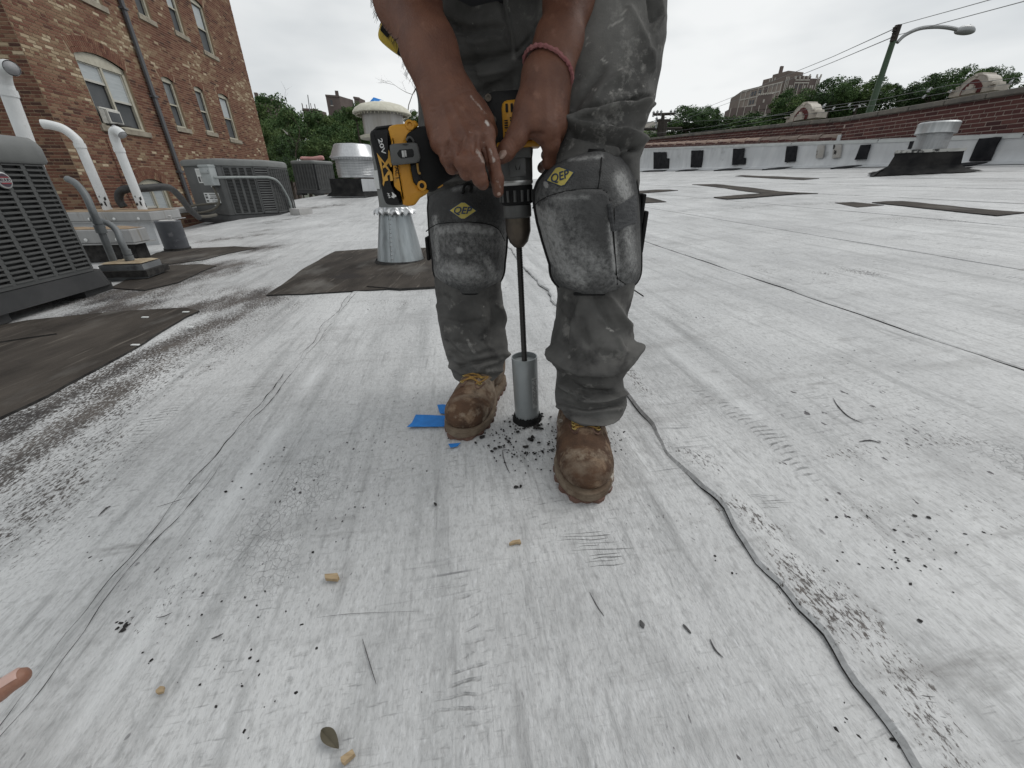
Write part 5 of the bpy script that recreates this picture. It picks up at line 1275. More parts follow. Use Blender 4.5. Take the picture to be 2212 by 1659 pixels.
for i, (a, c) in enumerate((((10, 235), (172, 190)), ((20, 245), (250, 165)), ((100, 260), (300, 150)))):
    mb = MB(); mb.tube([At(*z5bv(*a), 60), At(*z5bv(*c), YU)], .03, 4)
    tag(mb.obj('overhead_wire', M_WIRE), ['topmost thin wire running left from the utility pole', 'middle thin wire running left from the utility pole', 'lowest thin wire running left from the utility pole'][i], 'wire', 'thin wires at the utility pole')
mb = MB(); mb.tube([At(*z5bv(380, 200), YU), At(*z5bv(850, 175), 36), At(*z5bv(1500, 120), 26), At(*z5bv(2212, 20), 18)], .012, 4)
tag(mb.obj('overhead_wire', M_WIRE), 'long thin wire crossing in front of the trees right of the utility pole', 'wire', 'thin wires at the utility pole')

# ================================================================ FAR BUILDINGS
M_TANB = mat('far_tan_brick', (.29, .245, .215), .9, c2=(.25, .21, .185), scale=.4); M_DKB = mat('far_dark_brick', (.125, .100, .094), .9, c2=(.155, .125, .115), scale=.5)
M_WHT = mat('far_terracotta', (.50, .47, .43), .8, c2=(.40, .375, .34), scale=.6); M_WIN = mat('far_window', (.05, .055, .062), .3); M_BRN = mat('far_brown_brick', (.195, .16, .14), .9, c2=(.16, .13, .115), scale=.4)
def z3(x, y): return S(2700 + x * .2034, 220 + y * .2034)
YT = 150.0
cst = empty('castle_apartments', At(*z3(1190, 900), YT) * 1.0, 0, 'tall tan and dark brick apartment tower with castle battlements behind the trees at right', 'building')
Kc = At(*z3(1205, 330), YT)                         # the corner between the two faces
base_z = -7.5
def atz(uv, z): d = ray(*uv); return Vector((0, 0, CAMZ)) + d * ((z - CAMZ) / d.z)
C_ = atz(z3(1862, 330), Kc.z); A_ = At(*z3(425, 545), YT * 1.10)
def face(P0, P1, z0, z1): return lambda f, z, o=0: Vector((P0.x + (P1.x - P0.x) * f, P0.y + (P1.y - P0.y) * f, z)) + o * Vector(((P1.y - P0.y), -(P1.x - P0.x), 0)).normalized()
zt = Kc.z
fa = face(A_, Kc, 0, zt); fb = face(Kc, C_, 0, zt)
def slab(fn, f0, f1, z0, z1, o0, o1, name, m, par=cst):
    mb = MB(); mb.prism([fn(f0, z0, o0), fn(f1, z0, o0), fn(f1, z1, o0), fn(f0, z1, o0)], fn(0, 0, o1) - fn(0, 0, o0)); return mb.obj(name, m, par, fixn=True)
zl = At(*z3(430, 545), YT * 1.16).z; zm = zt * .86
back = Vector((3, 14, 0)); u = .40
mb = MB(); mb.prism([Vector((p.x, p.y, base_z)) for p in (A_, Kc, C_, C_ + back, A_ + back)], (0, 0, zt - .9 - base_z)); mb.obj('tower', M_BRN, cst, fixn=True)
slab(fa, .47, 1.0, zt - 1.2, zt + .7, -8, -.3, 'penthouse', M_BRN); slab(fa, .66, 1.0, zt + .6, zt + 1.5, -7, -.6, 'penthouse', M_BRN)
slab(fa, 0.0, .985, base_z, zt - 1.3, .02, .14, 'tan_face', M_TANB)
for i in range(6):
    z = zt - 1.3 - i * 2.35; slab(fa, .0, .985, z - .16, z + .16, .16, .30, 'belt_course', M_WHT)
for f in (.0, .13, .25, .44, .56, .68, .78, .88, .975): slab(fa, f - .007, f + .007, 5, zt - 1.3, .16, .32, 'pilaster', M_WHT)
for i in range(4):
    for f in (.30, .37, .49): slab(fa, f - .022, f + .022, zt - 3.2 - i * 2.35, zt - 2.0 - i * 2.35, .15, .24, 'window', M_WIN)
    slab(fa, .59, .66, zt - 3.4 - i * 2.35, zt - 1.7 - i * 2.35, .15, .26, 'bay_window', M_DKB)
slab(fb, .02, 1.0, base_z, zt - .5, .02, .16, 'dark_face', M_DKB)
for f in (.03, .07, .11, .30, .42, .55, .68, .90, .94, .98): slab(fb, f - .007, f + .007, zt - 6.5, zt - (.1 if f > .85 or f < .2 else 1.4), .18, .36, 'pilaster', M_WHT)
for z in (zt - .9, zt - 1.6, zt - 5.2): slab(fb, .30, .70, z - .14, z + .14, .18, .32, 'belt_course', M_WHT)
for i in range(3):
    for f in (.19, .25, .36, .48, .61, .77, .83): slab(fb, f - .016, f + .016, zt - 3.0 - i * 2.3, zt - 2.2 - i * 2.3, .18, .24, 'window', M_WHT if (i + int(f * 100)) % 2 else M_WIN)
for i, f in enumerate(np.linspace(.30, .70, 8)): slab(fb, f - .018, f + .018, zt - .6, zt + .15, -.5, .2, 'battlement', M_DKB if i % 2 else M_WHT)
for f in (.68, .88, .99): slab(fb, f - .010, f + .010, zt - .3, zt + .55, -.2, .3, 'pinnacle', M_WHT)
slab(fa, .70, .735, zt + 1.4, zt + 3.6, -3, -2, 'chimney', M_DKB)
for f in (.64, .70, .76): slab(fa, f - .012, f + .012, zt - .3, zt + .5, -.28, -.18, 'window', M_WHT)
# lower wing in front
A2 = At(*z3(205, 915), YT * .98); zlw = A2.z; K2 = atz(z3(1010, 835), zlw)
fw_ = face(A2, K2, 0, 0)
mb = MB(); mb.prism([Vector((p.x, p.y, base_z)) for p in (A2, K2, K2 + Vector((1, 6, 0)), A2 + Vector((1, 6, 0)))], (0, 0, zlw - base_z)); mb.obj('wing', M_DKB, cst, fixn=True)
for f in np.linspace(.0, 1.0, 7): slab(fw_, f - .006, f + .006, base_z, zlw, .02, .18, 'pilaster', M_WHT)
for f in (.34, .39, .44, .52, .57, .66, .71, .76, .82, .86): slab(fw_, f - .014, f + .014, zlw - 3.8, zlw - 2.3, .02, .12, 'window', M_WHT)
slab(fw_, .58, .90, zlw - 1, zlw + 2.6, -1.5, .15, 'bay', M_DKB)
for f in np.linspace(.59, .89, 7): slab(fw_, f - .012, f + .012, zlw + 2.5, zlw + 3.0, -.6, .2, 'battlement', M_WHT)
slab(fw_, .72, .755, zlw + .6, zlw + 1.4, .16, .24, 'window', M_WHT)
# low flat building between leg and pole
t = empty('flat_building', At(1400, 290, 90), 0, 'low tan brick building with small white windows left of the utility pole', 'building')
P0 = At(*z5bv(-300, 278), 95); P1 = At(*z5bv(240, 272), 80); ff = face(P0, P1, 0, 0)
mb = MB(); mb.prism([Vector((p.x, p.y, base_z)) for p in (P0, P1, P1 + Vector((3, 12, 0)), P0 + Vector((3, 12, 0)))], (0, 0, P1.z - base_z)); mb.obj('body', M_TANB, t, fixn=True)
for f in np.linspace(.3, .95, 9): slab(ff, f - .012, f + .012, P1.z - 4.2, P1.z - 2.4, .05, .2, 'window', M_WHT, t)
slab(ff, 0, 1, P1.z - .5, P1.z + .2, -.3, .4, 'cornice', M_WHT, t)
mb = MB(); c = At(*z5bv(85, 260), 88); mb.box(c, (6, 5, 1.6)); mb.obj('rooftop_shed', M_WHT, t)
# towers over the left tree line
def z7(x, y): return S(900 + x * .3255, 320 + y * .3255)
def tower(name, label, pts, Y, dep, m, win=None, top=None):
    t = empty(name, At(*z7(*pts[0]), Y), 0, label, 'building')
    A = At(*z7(*pts[0]), Y); B = At(*z7(*pts[1]), Y * 1.01); f = face(A, B, 0, 0); z = (A.z + B.z) / 2
    mb = MB(); mb.prism([Vector((p.x, p.y, base_z)) for p in (A, B, B + Vector((dep[0], dep[1], 0)), A + Vector((dep[0], dep[1], 0)))], (0, 0, z - base_z)); mb.obj('shaft', m, t, fixn=True)
    mb = MB(); mb.prism([f(-.02, z - .3, .15), f(1.02, z - .3, .15), f(1.02, z + .05, .15), f(-.02, z + .05, .15)], f(0, 0, -.1) - f(0, 0, .25)); mb.obj('cornice', M_DKB, t, fixn=True)
    for (a, b, c, d) in (win or []):
        mb = MB(); mb.prism([f(a, z - c, .1), f(b, z - c, .1), f(b, z - d, .1), f(a, z - d, .1)], f(0, 0, -.1) - f(0, 0, .1)); w = mb.obj('window', M_WIN, t, fixn=True)
        mb = MB(); mb.prism([f(a - .04, z - c - .2, .14), f(b + .04, z - c - .2, .14), f(b + .04, z - c, .14), f(a - .04, z - c, .14)], f(0, 0, -.1) - f(0, 0, .1)); mb.obj('sill', M_WHT, t, fixn=True)
    for (a, b, h) in (top or []):
        mb = MB(); mb.prism([f(a, z + .1, -.3), f(b, z + .1, -.3), f(b, z + .1, -1.6), f(a, z + .1, -1.6)], (0, 0, h)); mb.obj('chimney', m, t, fixn=True)
    return t
tower('brick_tower', 'square dark brick tower with one small window above the left tree line', [(985, 118), (1140, 112)], 110, (1.4, 5), M_DKB, win=[(.28, .42, 1.9, .9)], top=[(.75, 1.0, .9)])
tower('chimney_stack', 'narrow dark brick chimney stack right of the square tower', [(1310, 138), (1372, 138)], 105, (.3, 3), M_DKB, win=None, top=None)
tower('battlement_house', 'low dark building with small spikes along its roof among the left trees', [(720, 272), (880, 272)], 100, (.4, 4), M_DKB, win=[(.4, .6, 1.6, .8)], top=[(.0, .05, .9), (.30, .34, .7), (.62, .66, 1.0), (.9, .95, .9)])
tower('roof_house', 'dark flat topped building peeping over the trees beside the brick building', [(170, 142), (345, 140)], 105, (.3, 4), M_DKB, win=None, top=[(0, .22, .8)])
mb = MB(); mb.tube([At(*z7(805, 300), 100), At(*z7(780, 110), 100)], .10, 5); tag(mb.obj('antenna_mast', M_LAMP), 'thin pale antenna mast above the spiked building', 'antenna')

# ================================================================ TREES
M_LEAF = [mat('leaf_' + n, c, .7, c2=c2, scale=1.2, spec=.3) for n, c, c2 in (('deep', (.045, .088, .030), (.065, .118, .040)), ('mid', (.068, .120, .040), (.092, .150, .054)), ('light', (.105, .160, .055), (.135, .19, .07)), ('grey', (.055, .088, .052), (.078, .114, .066)))]
M_BARK = mat('bark', (.055, .045, .037), .9, c2=(.085, .072, .06), scale=6)
def crown_mesh(n, lw, seed, clumps, mats, flat=.8):
    rnd = np.random.RandomState(seed); V = []; F = []; MI = []
    cs = []
    for i in range(clumps):
        d = rnd.normal(size=3); d /= np.linalg.norm(d); r = rnd.uniform(.35, 1.0) ** .6
        if d[2] < -.35: d[2] *= .4
        cs.append((d * r * np.array([1, 1, flat]), rnd.uniform(.16, .34), rnd.randint(0, len(mats))))
    per = n // clumps
    for c, r, mi in cs:
        p = rnd.normal(size=(per, 3)); p /= np.linalg.norm(p, axis=1)[:, None]; p *= (rnd.uniform(0, 1, (per, 1)) ** .35) * r; p[:, 2] *= .75; p += c
        a = rnd.normal(size=(per, 3)); a /= np.linalg.norm(a, axis=1)[:, None]; b = np.cross(a, rnd.normal(size=(per, 3))); b /= np.linalg.norm(b, axis=1)[:, None]
        s = lw * rnd.uniform(.6, 1.4, (per, 1))
        q = np.stack([p - a * s, p - b * s * .45, p + a * s, p + b * s * .45], 1)
        k = len(V); V += list(q.reshape(-1, 3)); F += [(k + 4 * i, k + 4 * i + 1, k + 4 * i + 2, k + 4 * i + 3) for i in range(per)]
        MI += list(np.where(rnd.uniform(size=per) < .7, mi, rnd.randint(0, len(mats), per)))
    me = bpy.data.meshes.new('crown'); me.from_pydata([tuple(v) for v in V], [], F)
    for m in mats: me.materials.append(m)
    me.polygons.foreach_set('material_index', [int(x) for x in MI]); me.update(); return me
CR = [crown_mesh(9000, .045, 11 + i, 46 + 8 * i, [M_LEAF[0], M_LEAF[1], M_LEAF[0], M_LEAF[2]] if i < 2 else [M_LEAF[3], M_LEAF[0], M_LEAF[1]] if i < 4 else [M_LEAF[2], M_LEAF[1]]) for i in range(5)]
def trunk_mesh(seed):
    rnd = random.Random(seed); mb = MB(); mb.tube([Vector((0, 0, -5)), Vector((.02, 0, -1)), Vector((.01, 0, -.5)), Vector((0, .02, 0))], [.08, .06, .045, .025], 7)
    for i in range(7):
        a = rnd.uniform(0, 6.28); l = rnd.uniform(.5, .8); z0 = rnd.uniform(-.9, -.3)
        mb.tube([Vector((0, 0, z0)), Vector((math.cos(a) * l * .45, math.sin(a) * l * .45, z0 + .3)), Vector((math.cos(a) * l * .9, math.sin(a) * l * .9, z0 + .5 + rnd.uniform(0, .2)))], [.022, .014, .004], 5)
    return mb.mesh('trunk', M_BARK, smooth=True)
TRK = [trunk_mesh(i) for i in range(3)]
def tree(name, c, rx, rz_, k, label, group):
    t = empty(name, Vector((c.x, c.y, -7.5)), 0, label, 'tree', group)
    o = bpy.data.objects.new('crown', CR[k]); COL.objects.link(o); o.parent = t; o.location = (0, 0, c.z + 7.5); o.scale = (rx, rx, rz_); o.rotation_euler = (0, 0, random.uniform(0, 6.28))
    o = bpy.data.objects.new('trunk', TRK[k % 3]); COL.objects.link(o); o.parent = t; o.location = (0, 0, c.z + 7.5); o.scale = (rx, rx, rz_)
def zz(x, y, Y): return At(*z7(x, y), Y)
gL = 'trees behind the roof on the left'; gR = 'trees beyond the brick wall on the right'
def tr(x, y, Y, wpx, hpx, k, label, group, fz=z7, sc_=.3255, name='tree'):
    c = At(*fz(x, y), Y); zc_ = (Y * cp - (c.z - CAMZ) * sp); rx = wpx * sc_ / 1.736 / FPX * zc_ * 1.0; rz_ = hpx * sc_ / 1.736 / FPX * zc_ * 1.15
    tree(name, c, rx, rz_, k, label, group)
tr(400, 420, 48, 300, 260, 0, 'tall dark green tree rising highest right beside the brick building', gL)
tr(640, 480, 44, 260, 230, 1, 'dense green tree under the spiked roof building', gL)
tr(900, 520, 46, 260, 200, 0, 'rounded dark green tree left below the square tower', gL)
tr(1130, 470, 50, 240, 170, 1, 'wide green tree right in front of the square tower', gL)
tr(1330, 330, 34, 150, 130, 1, 'light green tree with loose top behind the cream mushroom cap', gL)
tr(1300, 560, 40, 240, 210, 0, 'dark green tree low between the two vents', gL)
tr(330, 640, 30, 170, 180, 4, 'pale yellow green bushy tree next to the corner of the brick building', gL)
tr(560, 760, 27, 210, 170, 2, 'dull olive shrubby tree with bare twigs in the middle of the left trees', gL)
tr(900, 760, 28, 190, 120, 4, 'light green bushy tree low behind the far condenser', gL)
tr(560, 1000, 24, 160, 190, 2, 'dark shrubby tree in the gap between the two further condenser units', gL)
tr(1980, 390, 30, 130, 100, 1, 'small green tree right of the cream mushroom cap under bare branches', gL)
tr(330, 900, 28, 160, 200, 0, 'shaded green tree low behind the lid of the middle condenser', gL)
tr(1100, 700, 33, 260, 200, 0, 'dark green tree behind the aluminium hood vent', gL)
# bare branches
def twigs(name, base, h, w, n, seed, label):
    rnd = random.Random(seed); t = empty(name, Vector((base.x, base.y, -7.5)), 0, label, 'tree', 'bare trees behind the roof'); mb = MB()
    def br(p, d, l, r, dep):
        pts = [p]; 
        for i in range(4): d = (d + Vector((rnd.gauss(0, .16), rnd.gauss(0, .16), rnd.gauss(.06, .1)))).normalized(); pts.append(pts[-1] + d * l / 4)
        mb.tube(pts, [r, r * .85, r * .7, r * .55, r * .35], 4, cap=False)
        if dep > 0:
            for _ in range(n):
                k = rnd.randint(1, 4); nd = (d + Vector((rnd.gauss(0, .6), rnd.gauss(0, .4), rnd.gauss(0, .35)))).normalized(); br(pts[k], nd, l * rnd.uniform(.45, .7), r * .45, dep - 1)
    br(base, Vector((.05, 0, 1)), h, w, 3); mb.obj('branches', M_BARK, t, smooth=True)
    mb = MB(); mb.tube([Vector((base.x, base.y, -7.5)), base], [w * 2, w], 6); mb.obj('trunk', M_BARK, t, smooth=True)
twigs('bare_tree', zz(1930, 480, 36), 3.0, .05, 4, 3, 'leafless tree with fine branches between the mushroom cap and the arm')
twigs('bare_tree', zz(640, 860, 25), 1.7, .035, 4, 8, 'leafless branching tree in front of the left green trees')
mb = MB(); c = zz(515, 535, 24); mb.add([c + Vector(v) for v in ((-.1, 0, .13), (.0, -.03, .08), (.06, 0, .0), (.16, 0, -.03), (.12, .03, -.14), (.03, 0, -.06))], [(0, 1, 5), (1, 2, 4, 5), (2, 3, 4)]); tag(mb.obj('plastic_scrap', M_LABEL), 'white plastic scrap caught in the bare branches on the left', 'litter')
def zr5(x, y): return S(2300 + x * .6962, y * .6962)
for x, y, Y, w, h, k, lab in ((250, 760, 52, 180, 300, 0, 'tall leafy tree squeezed against the edge of the brick building'), (760, 700, 36, 300, 260, 1, 'large green tree filling the middle of the left background'), (760, 1000, 30, 260, 220, 0, 'dark lower tree between the far condenser and the middle condenser'), (1100, 960, 32, 280, 260, 1, 'green tree standing low behind the hood vent and far condenser'),
        (1350, 820, 36, 260, 300, 0, 'dark green tree low behind the flue pipe'), (1750, 760, 40, 300, 260, 1, 'green tree half hidden by the drill battery'), (480, 640, 50, 240, 240, 1, 'medium green tree in the second row near the brick building'), (1500, 560, 46, 240, 200, 0, 'green tree just left of the flue dome')):
    tr(x, y, Y, w, h, k, lab, gL)
for x, y, Y, w, h, k, lab in ((300, 740, 74, 160, 60, 0, 'low dark tree at the left end beside the tan building'), (500, 730, 74, 180, 60, 3, 'low tree filling the gap below the utility wires'), (700, 730, 66, 200, 55, 0, 'low bushy tree right under the castle tower wing'), (900, 690, 60, 180, 70, 3, 'low dark tree behind the smaller terracotta gable'), (1090, 620, 60, 170, 80, 0, 'dark green tree just right of the smaller gable'),
        (1280, 600, 60, 200, 90, 3, 'low wide tree at the base of the street lamp'), (1640, 570, 58, 150, 60, 0, 'low green tree between the lamp post and the larger gable'), (1800, 550, 58, 200, 80, 3, 'low dark tree under the larger gable'), (2000, 520, 58, 150, 90, 0, 'low tree at the far right behind the coping')):
    tr(x, y, Y, w, h, k, lab, gR, zr5, .6962)
tr(400, 655, 70, 130, 75, 2, 'dark bushy tree right beside the utility pole', gR, zr5, .6962)
tr(510, 640, 72, 70, 62, 3, 'dark leafy tree between the utility pole and the castle tower', gR, zr5, .6962)
tr(620, 690, 70, 160, 50, 3, 'low dark tree at the foot of the castle tower', gR, zr5, .6962)
tr(800, 670, 62, 160, 55, 0, 'low green tree under the castle tower beside the smaller gable', gR, zr5, .6962)
tr(960, 580, 58, 110, 85, 0, 'dark tree against the right corner of the castle tower', gR, zr5, .6962)
tr(1180, 520, 56, 110, 85, 3, 'rounded green tree left of the street lamp post', gR, zr5, .6962)
tr(1330, 510, 56, 130, 80, 0, 'broad green tree directly behind the street lamp post', gR, zr5, .6962)
tr(1460, 510, 58, 85, 55, 3, 'small tree with thin outer twigs right of the street lamp post', gR, zr5, .6962)
tr(1720, 490, 54, 120, 75, 3, 'green tree left of the larger terracotta gable', gR, zr5, .6962)
tr(1860, 460, 54, 110, 85, 0, 'tall green tree rising behind the larger terracotta gable', gR, zr5, .6962)
tr(2020, 460, 54, 100, 80, 3, 'green tree at the right end of the trees past the larger gable', gR, zr5, .6962)
# ================================================================ PERSON: sculpting tools
def sdf_mesh(prims, lo, hi, h, cut_z=None, sub=()):
    """smooth union of tapered capsules and ellipsoids -> one closed surface (surface nets)"""
    lo = np.array(lo, float); n = np.ceil((np.array(hi, float) - lo) / h).astype(int) + 1
    D = np.full(n, .05, np.float32)
    ax = [lo[i] + h * np.arange(n[i]) for i in range(3)]
    def block(mn, mxx):
        a = np.clip(np.floor((mn - lo) / h).astype(int), 0, n - 1); b = np.clip(np.ceil((mxx - lo) / h).astype(int) + 1, 1, n)
        sl = tuple(slice(a[i], max(a[i] + 1, b[i])) for i in range(3))
        X, Y, Z = np.meshgrid(ax[0][sl[0]], ax[1][sl[1]], ax[2][sl[2]], indexing='ij'); return sl, X, Y, Z
    def dist(p, X, Y, Z):
        if p[0] == 'cap':
            _, a, b, ra, rb = p[:5]; a = np.array(a); d = np.array(b) - a; L2 = max(d @ d, 1e-9)
            t = np.clip(((X - a[0]) * d[0] + (Y - a[1]) * d[1] + (Z - a[2]) * d[2]) / L2, 0, 1)
            return np.sqrt((X - a[0] - t * d[0]) ** 2 + (Y - a[1] - t * d[1]) ** 2 + (Z - a[2] - t * d[2]) ** 2) - (ra + (rb - ra) * t)
        _, c, r, M = p[:4]; c = np.array(c); r = np.array(r); q = [X - c[0], Y - c[1], Z - c[2]]
        if M is not None: q = [sum(M[i][j] * q[j] for j in range(3)) for i in range(3)]
        k0 = np.sqrt(sum((q[i] / r[i]) ** 2 for i in range(3))); k1 = np.sqrt(sum((q[i] / r[i] ** 2) ** 2 for i in range(3))) + 1e-9
        return k0 * (k0 - 1) / k1
    for p in prims:
        k = p[5] if p[0] == 'cap' else p[4]; m = .035 + k
        if p[0] == 'cap': a, b = np.array(p[1]), np.array(p[2]); r = max(p[3], p[4]); mn, mx_ = np.minimum(a, b) - r - m, np.maximum(a, b) + r + m
        else: c = np.array(p[1]); r = max(p[2]); mn, mx_ = c - r - m, c + r + m
        sl, X, Y, Z = block(mn, mx_); d = dist(p, X, Y, Z).astype(np.float32); o = D[sl]
        hh = np.clip(.5 + .5 * (o - d) / k, 0, 1); D[sl] = o + (d - o) * hh - k * hh * (1 - hh)
    for p in sub:
        k = p[5] if p[0] == 'cap' else p[4]
        if p[0] == 'cap': a, b = np.array(p[1]), np.array(p[2]); r = max(p[3], p[4]) + k + .02; mn, mx_ = np.minimum(a, b) - r, np.maximum(a, b) + r
        else: c = np.array(p[1]); r = max(p[2]) + k + .02; mn, mx_ = c - r, c + r
        sl, X, Y, Z = block(mn, mx_); d = -dist(p, X, Y, Z).astype(np.float32); o = D[sl]
        hh = np.clip(.5 - .5 * (o - d) / k, 0, 1); D[sl] = o + (d - o) * hh + k * hh * (1 - hh)
    if cut_z is not None: D = np.maximum(D, (cut_z - ax[2])[None, None, :].astype(np.float32))
    S_ = D < 0
    s = [S_[i:n[0] - 1 + i, j:n[1] - 1 + j, l:n[2] - 1 + l] for i in (0, 1) for j in (0, 1) for l in (0, 1)]
    cnt = sum(x.astype(np.int8) for x in s); act = (cnt > 0) & (cnt < 8); idx = np.argwhere(act)
    ids = np.full(act.shape, -1, np.int32); ids[act] = np.arange(len(idx))
    acc = np.zeros((len(idx), 3)); num = np.zeros(len(idx))
    cor = np.array([(i, j, l) for i in (0, 1) for j in (0, 1) for l in (0, 1)])
    vals = np.stack([D[idx[:, 0] + c[0], idx[:, 1] + c[1], idx[:, 2] + c[2]] for c in cor], 1)
    for a in range(8):
        for b in range(a + 1, 8):
            if np.abs(cor[a] - cor[b]).sum() != 1: continue
            va, vb = vals[:, a], vals[:, b]; m = (va < 0) != (vb < 0); t = np.where(m, va / np.where(m, va - vb, 1), 0)
            acc += m[:, None] * (cor[a] + t[:, None] * (cor[b] - cor[a])); num += m
    V = lo + h * (idx + acc / num[:, None]); F = []
    for axn in range(3):
        o1, o2 = [(1, 2), (2, 0), (0, 1)][axn]
        sh = [slice(None)] * 3; A = S_; sa = [slice(None)] * 3; sb_ = [slice(None)] * 3; sa[axn] = slice(0, -1); sb_[axn] = slice(1, None)
        e = np.argwhere(A[tuple(sa)] != A[tuple(sb_)]); e = e[(e[:, o1] > 0) & (e[:, o2] > 0) & (e[:, o1] < n[o1] - 1) & (e[:, o2] < n[o2] - 1)]
        fl = A[tuple(sa)][tuple(e.T)]
        u = np.zeros(3, int); u[o1] = 1; w = np.zeros(3, int); w[o2] = 1
        q = np.stack([ids[tuple((e - u - w).T)], ids[tuple((e - w).T)], ids[tuple(e.T)], ids[tuple((e - u).T)]], 1)
        q[~fl] = q[~fl][:, ::-1]; F.append(q)
    F = np.concatenate(F); F = F[(F >= 0).all(1)]
    return V, F
def laplace(V, F, it=3, lam=.5):
    e = np.concatenate([F[:, [0, 1]], F[:, [1, 2]], F[:, [2, 3]], F[:, [3, 0]]]); e = np.concatenate([e, e[:, ::-1]])
    deg = np.bincount(e[:, 0], minlength=len(V)).astype(float); deg[deg == 0] = 1
    for i in range(it):
        for l_ in (lam, -lam * 1.04):
            acc = np.stack([np.bincount(e[:, 0], weights=V[e[:, 1], k], minlength=len(V)) for k in range(3)], 1); V = V + l_ * (acc / deg[:, None] - V)
    return V
def normals(V, F):
    a = np.cross(V[F[:, 2]] - V[F[:, 0]], V[F[:, 3 if F.shape[1] > 3 else 1]] - V[F[:, 1 if F.shape[1] > 3 else 0]])
    N = np.zeros_like(V)
    for k in range(F.shape[1]):
        for c in range(3): N[:, c] += np.bincount(F[:, k], weights=a[:, c], minlength=len(V))
    return N / (np.linalg.norm(N, axis=1)[:, None] + 1e-12)
def projN(V):
    x, y, z = V[:, 0], V[:, 1], V[:, 2] - CAMZ; zc = y * cp - z * sp; up = y * sp + z * cp
    return np.stack([CX + FPX * x / zc, CY - FPX * up / zc], 1), zc
def stroke_w(uv, pts, r):
    d = np.min([seg_d(uv, pts[i], pts[i + 1]) for i in range(len(pts) - 1)], axis=0) if len(pts) > 1 else np.linalg.norm(uv - np.array(pts[0]), axis=1)
    return np.exp(-(d / r) ** 2)
def sculpt(V, F, strokes, ymax=None):
    N = normals(V, F); uv, zc = projN(V); view = V - np.array([0, 0, CAMZ]); view /= np.linalg.norm(view, axis=1)[:, None]
    face = np.clip(-(N * view).sum(1) * 2.5 + .3, 0, 1); off = np.zeros(len(V))
    for s in strokes:
        w = stroke_w(uv, s[0], s[1]) * s[2]
        if len(s) > 3: w = w * ((V[:, 1] > s[3][0]) & (V[:, 1] < s[3][1]))
        off += w
    return V + N * (off * face)[:, None]
def fnoise(V, sc, seed, st=(1, 1, 1)):
    """cheap smooth noise from a few random waves"""
    r = np.random.RandomState(seed); out = np.zeros(len(V))
    for i in range(9):
        k = r.normal(size=3) * np.array(st); k /= np.linalg.norm(k) + 1e-9; out += np.sin((V * np.array(st)) @ k * sc * r.uniform(.6, 1.7) + r.uniform(0, 6.28))
    return out / 4.0
def from_np(name, V, F, mats, parent, attrs=None, off=None):
    me = bpy.data.meshes.new(name); me.vertices.add(len(V)); me.vertices.foreach_set('co', np.asarray(V, np.float32).ravel())
    k = F.shape[1]; me.loops.add(len(F) * k); me.loops.foreach_set('vertex_index', np.asarray(F, np.int32).ravel())
    me.polygons.add(len(F)); me.polygons.foreach_set('loop_start', np.arange(0, len(F) * k, k, dtype=np.int32)); 
    for m in mats: me.materials.append(m)
    me.polygons.foreach_set('use_smooth', np.ones(len(F), bool))
    for nm, a in (attrs or {}).items():
        at = me.attributes.new(nm, 'FLOAT', 'POINT'); at.data.foreach_set('value', np.asarray(a, np.float32))
    me.update(calc_edges=True); me.validate(); return link(name, me, parent)
def dust_mat(name, c, c2, dustc, rough=.85, scale=9, bump=.35, bscale=260, weave=False, dscale=60, sss=0, spec=.4, extra=None, thr=.95):
    m = mat(name, c, rough, c2=c2, scale=scale, bump=bump, bscale=bscale, spec=spec, sss=sss, spots=extra); N, L = nodes_of(m); b = N['Principled BSDF']
    src = b.inputs['Base Color'].links[0].from_socket
    at = N.new('ShaderNodeAttribute'); at.attribute_name = 'dust'
    co = N.new('ShaderNodeTexCoord'); n = N.new('ShaderNodeTexNoise'); n.inputs['Scale'].default_value = dscale; n.inputs['Detail'].default_value = 6; n.inputs['Roughness'].default_value = .7
    L.new(co.outputs['Object'], n.inputs['Vector'])
    ad = N.new('ShaderNodeMath'); ad.operation = 'ADD'; L.new(at.outputs['Fac'], ad.inputs[0]); L.new(n.outputs['Fac'], ad.inputs[1])
    r = N.new('ShaderNodeMapRange'); r.inputs[1].default_value = thr - .2; r.inputs[2].default_value = thr + .15; L.new(ad.outputs[0], r.inputs[0])
    r2 = N.new('ShaderNodeMapRange'); r2.inputs[1].default_value = .03; r2.inputs[2].default_value = .25; L.new(at.outputs['Fac'], r2.inputs[0])
    mu = N.new('ShaderNodeMath'); mu.operation = 'MULTIPLY'; L.new(r.outputs[0], mu.inputs[0]); L.new(r2.outputs[0], mu.inputs[1])
    x = N.new('ShaderNodeMixRGB'); L.new(mu.outputs[0], x.inputs[0]); L.new(src, x.inputs[1]); x.inputs[2].default_value = (*dustc, 1); L.new(x.outputs[0], b.inputs['Base Color'])
    return m
def P3(u, v, zc): return tuple(Zc(u, v, zc))
def cap(a, b, ra, rb, k=.012): return ('cap', a, b, ra, rb, k)
person = empty('person', (.03, .95, .02), 0, 'worker in dusty grey trousers, black knee pads and tan boots drilling into the roof', 'person')

# ---------------------------------------------------------------- body: arms, hands and torso as one skin
pr = []
# right arm (left in the picture)
wR = P3(958, 196, .600); e1 = P3(925, 100, .602); e2 = P3(880, 0, .622); eR = P3(846, -80, .655)
pr += [cap(eR, e2, .052, .0495, .02), cap(e2, e1, .0495, .0385, .02), cap(e1, P3(950, 165, .6), .0385, .031, .02)]
for du, r in ((-22, .0225), (0, .0245), (24, .0225)): pr.append(cap(P3(930 + du * .6, 118, .600), P3(961 + du, 205, .598), .030, r, .016))
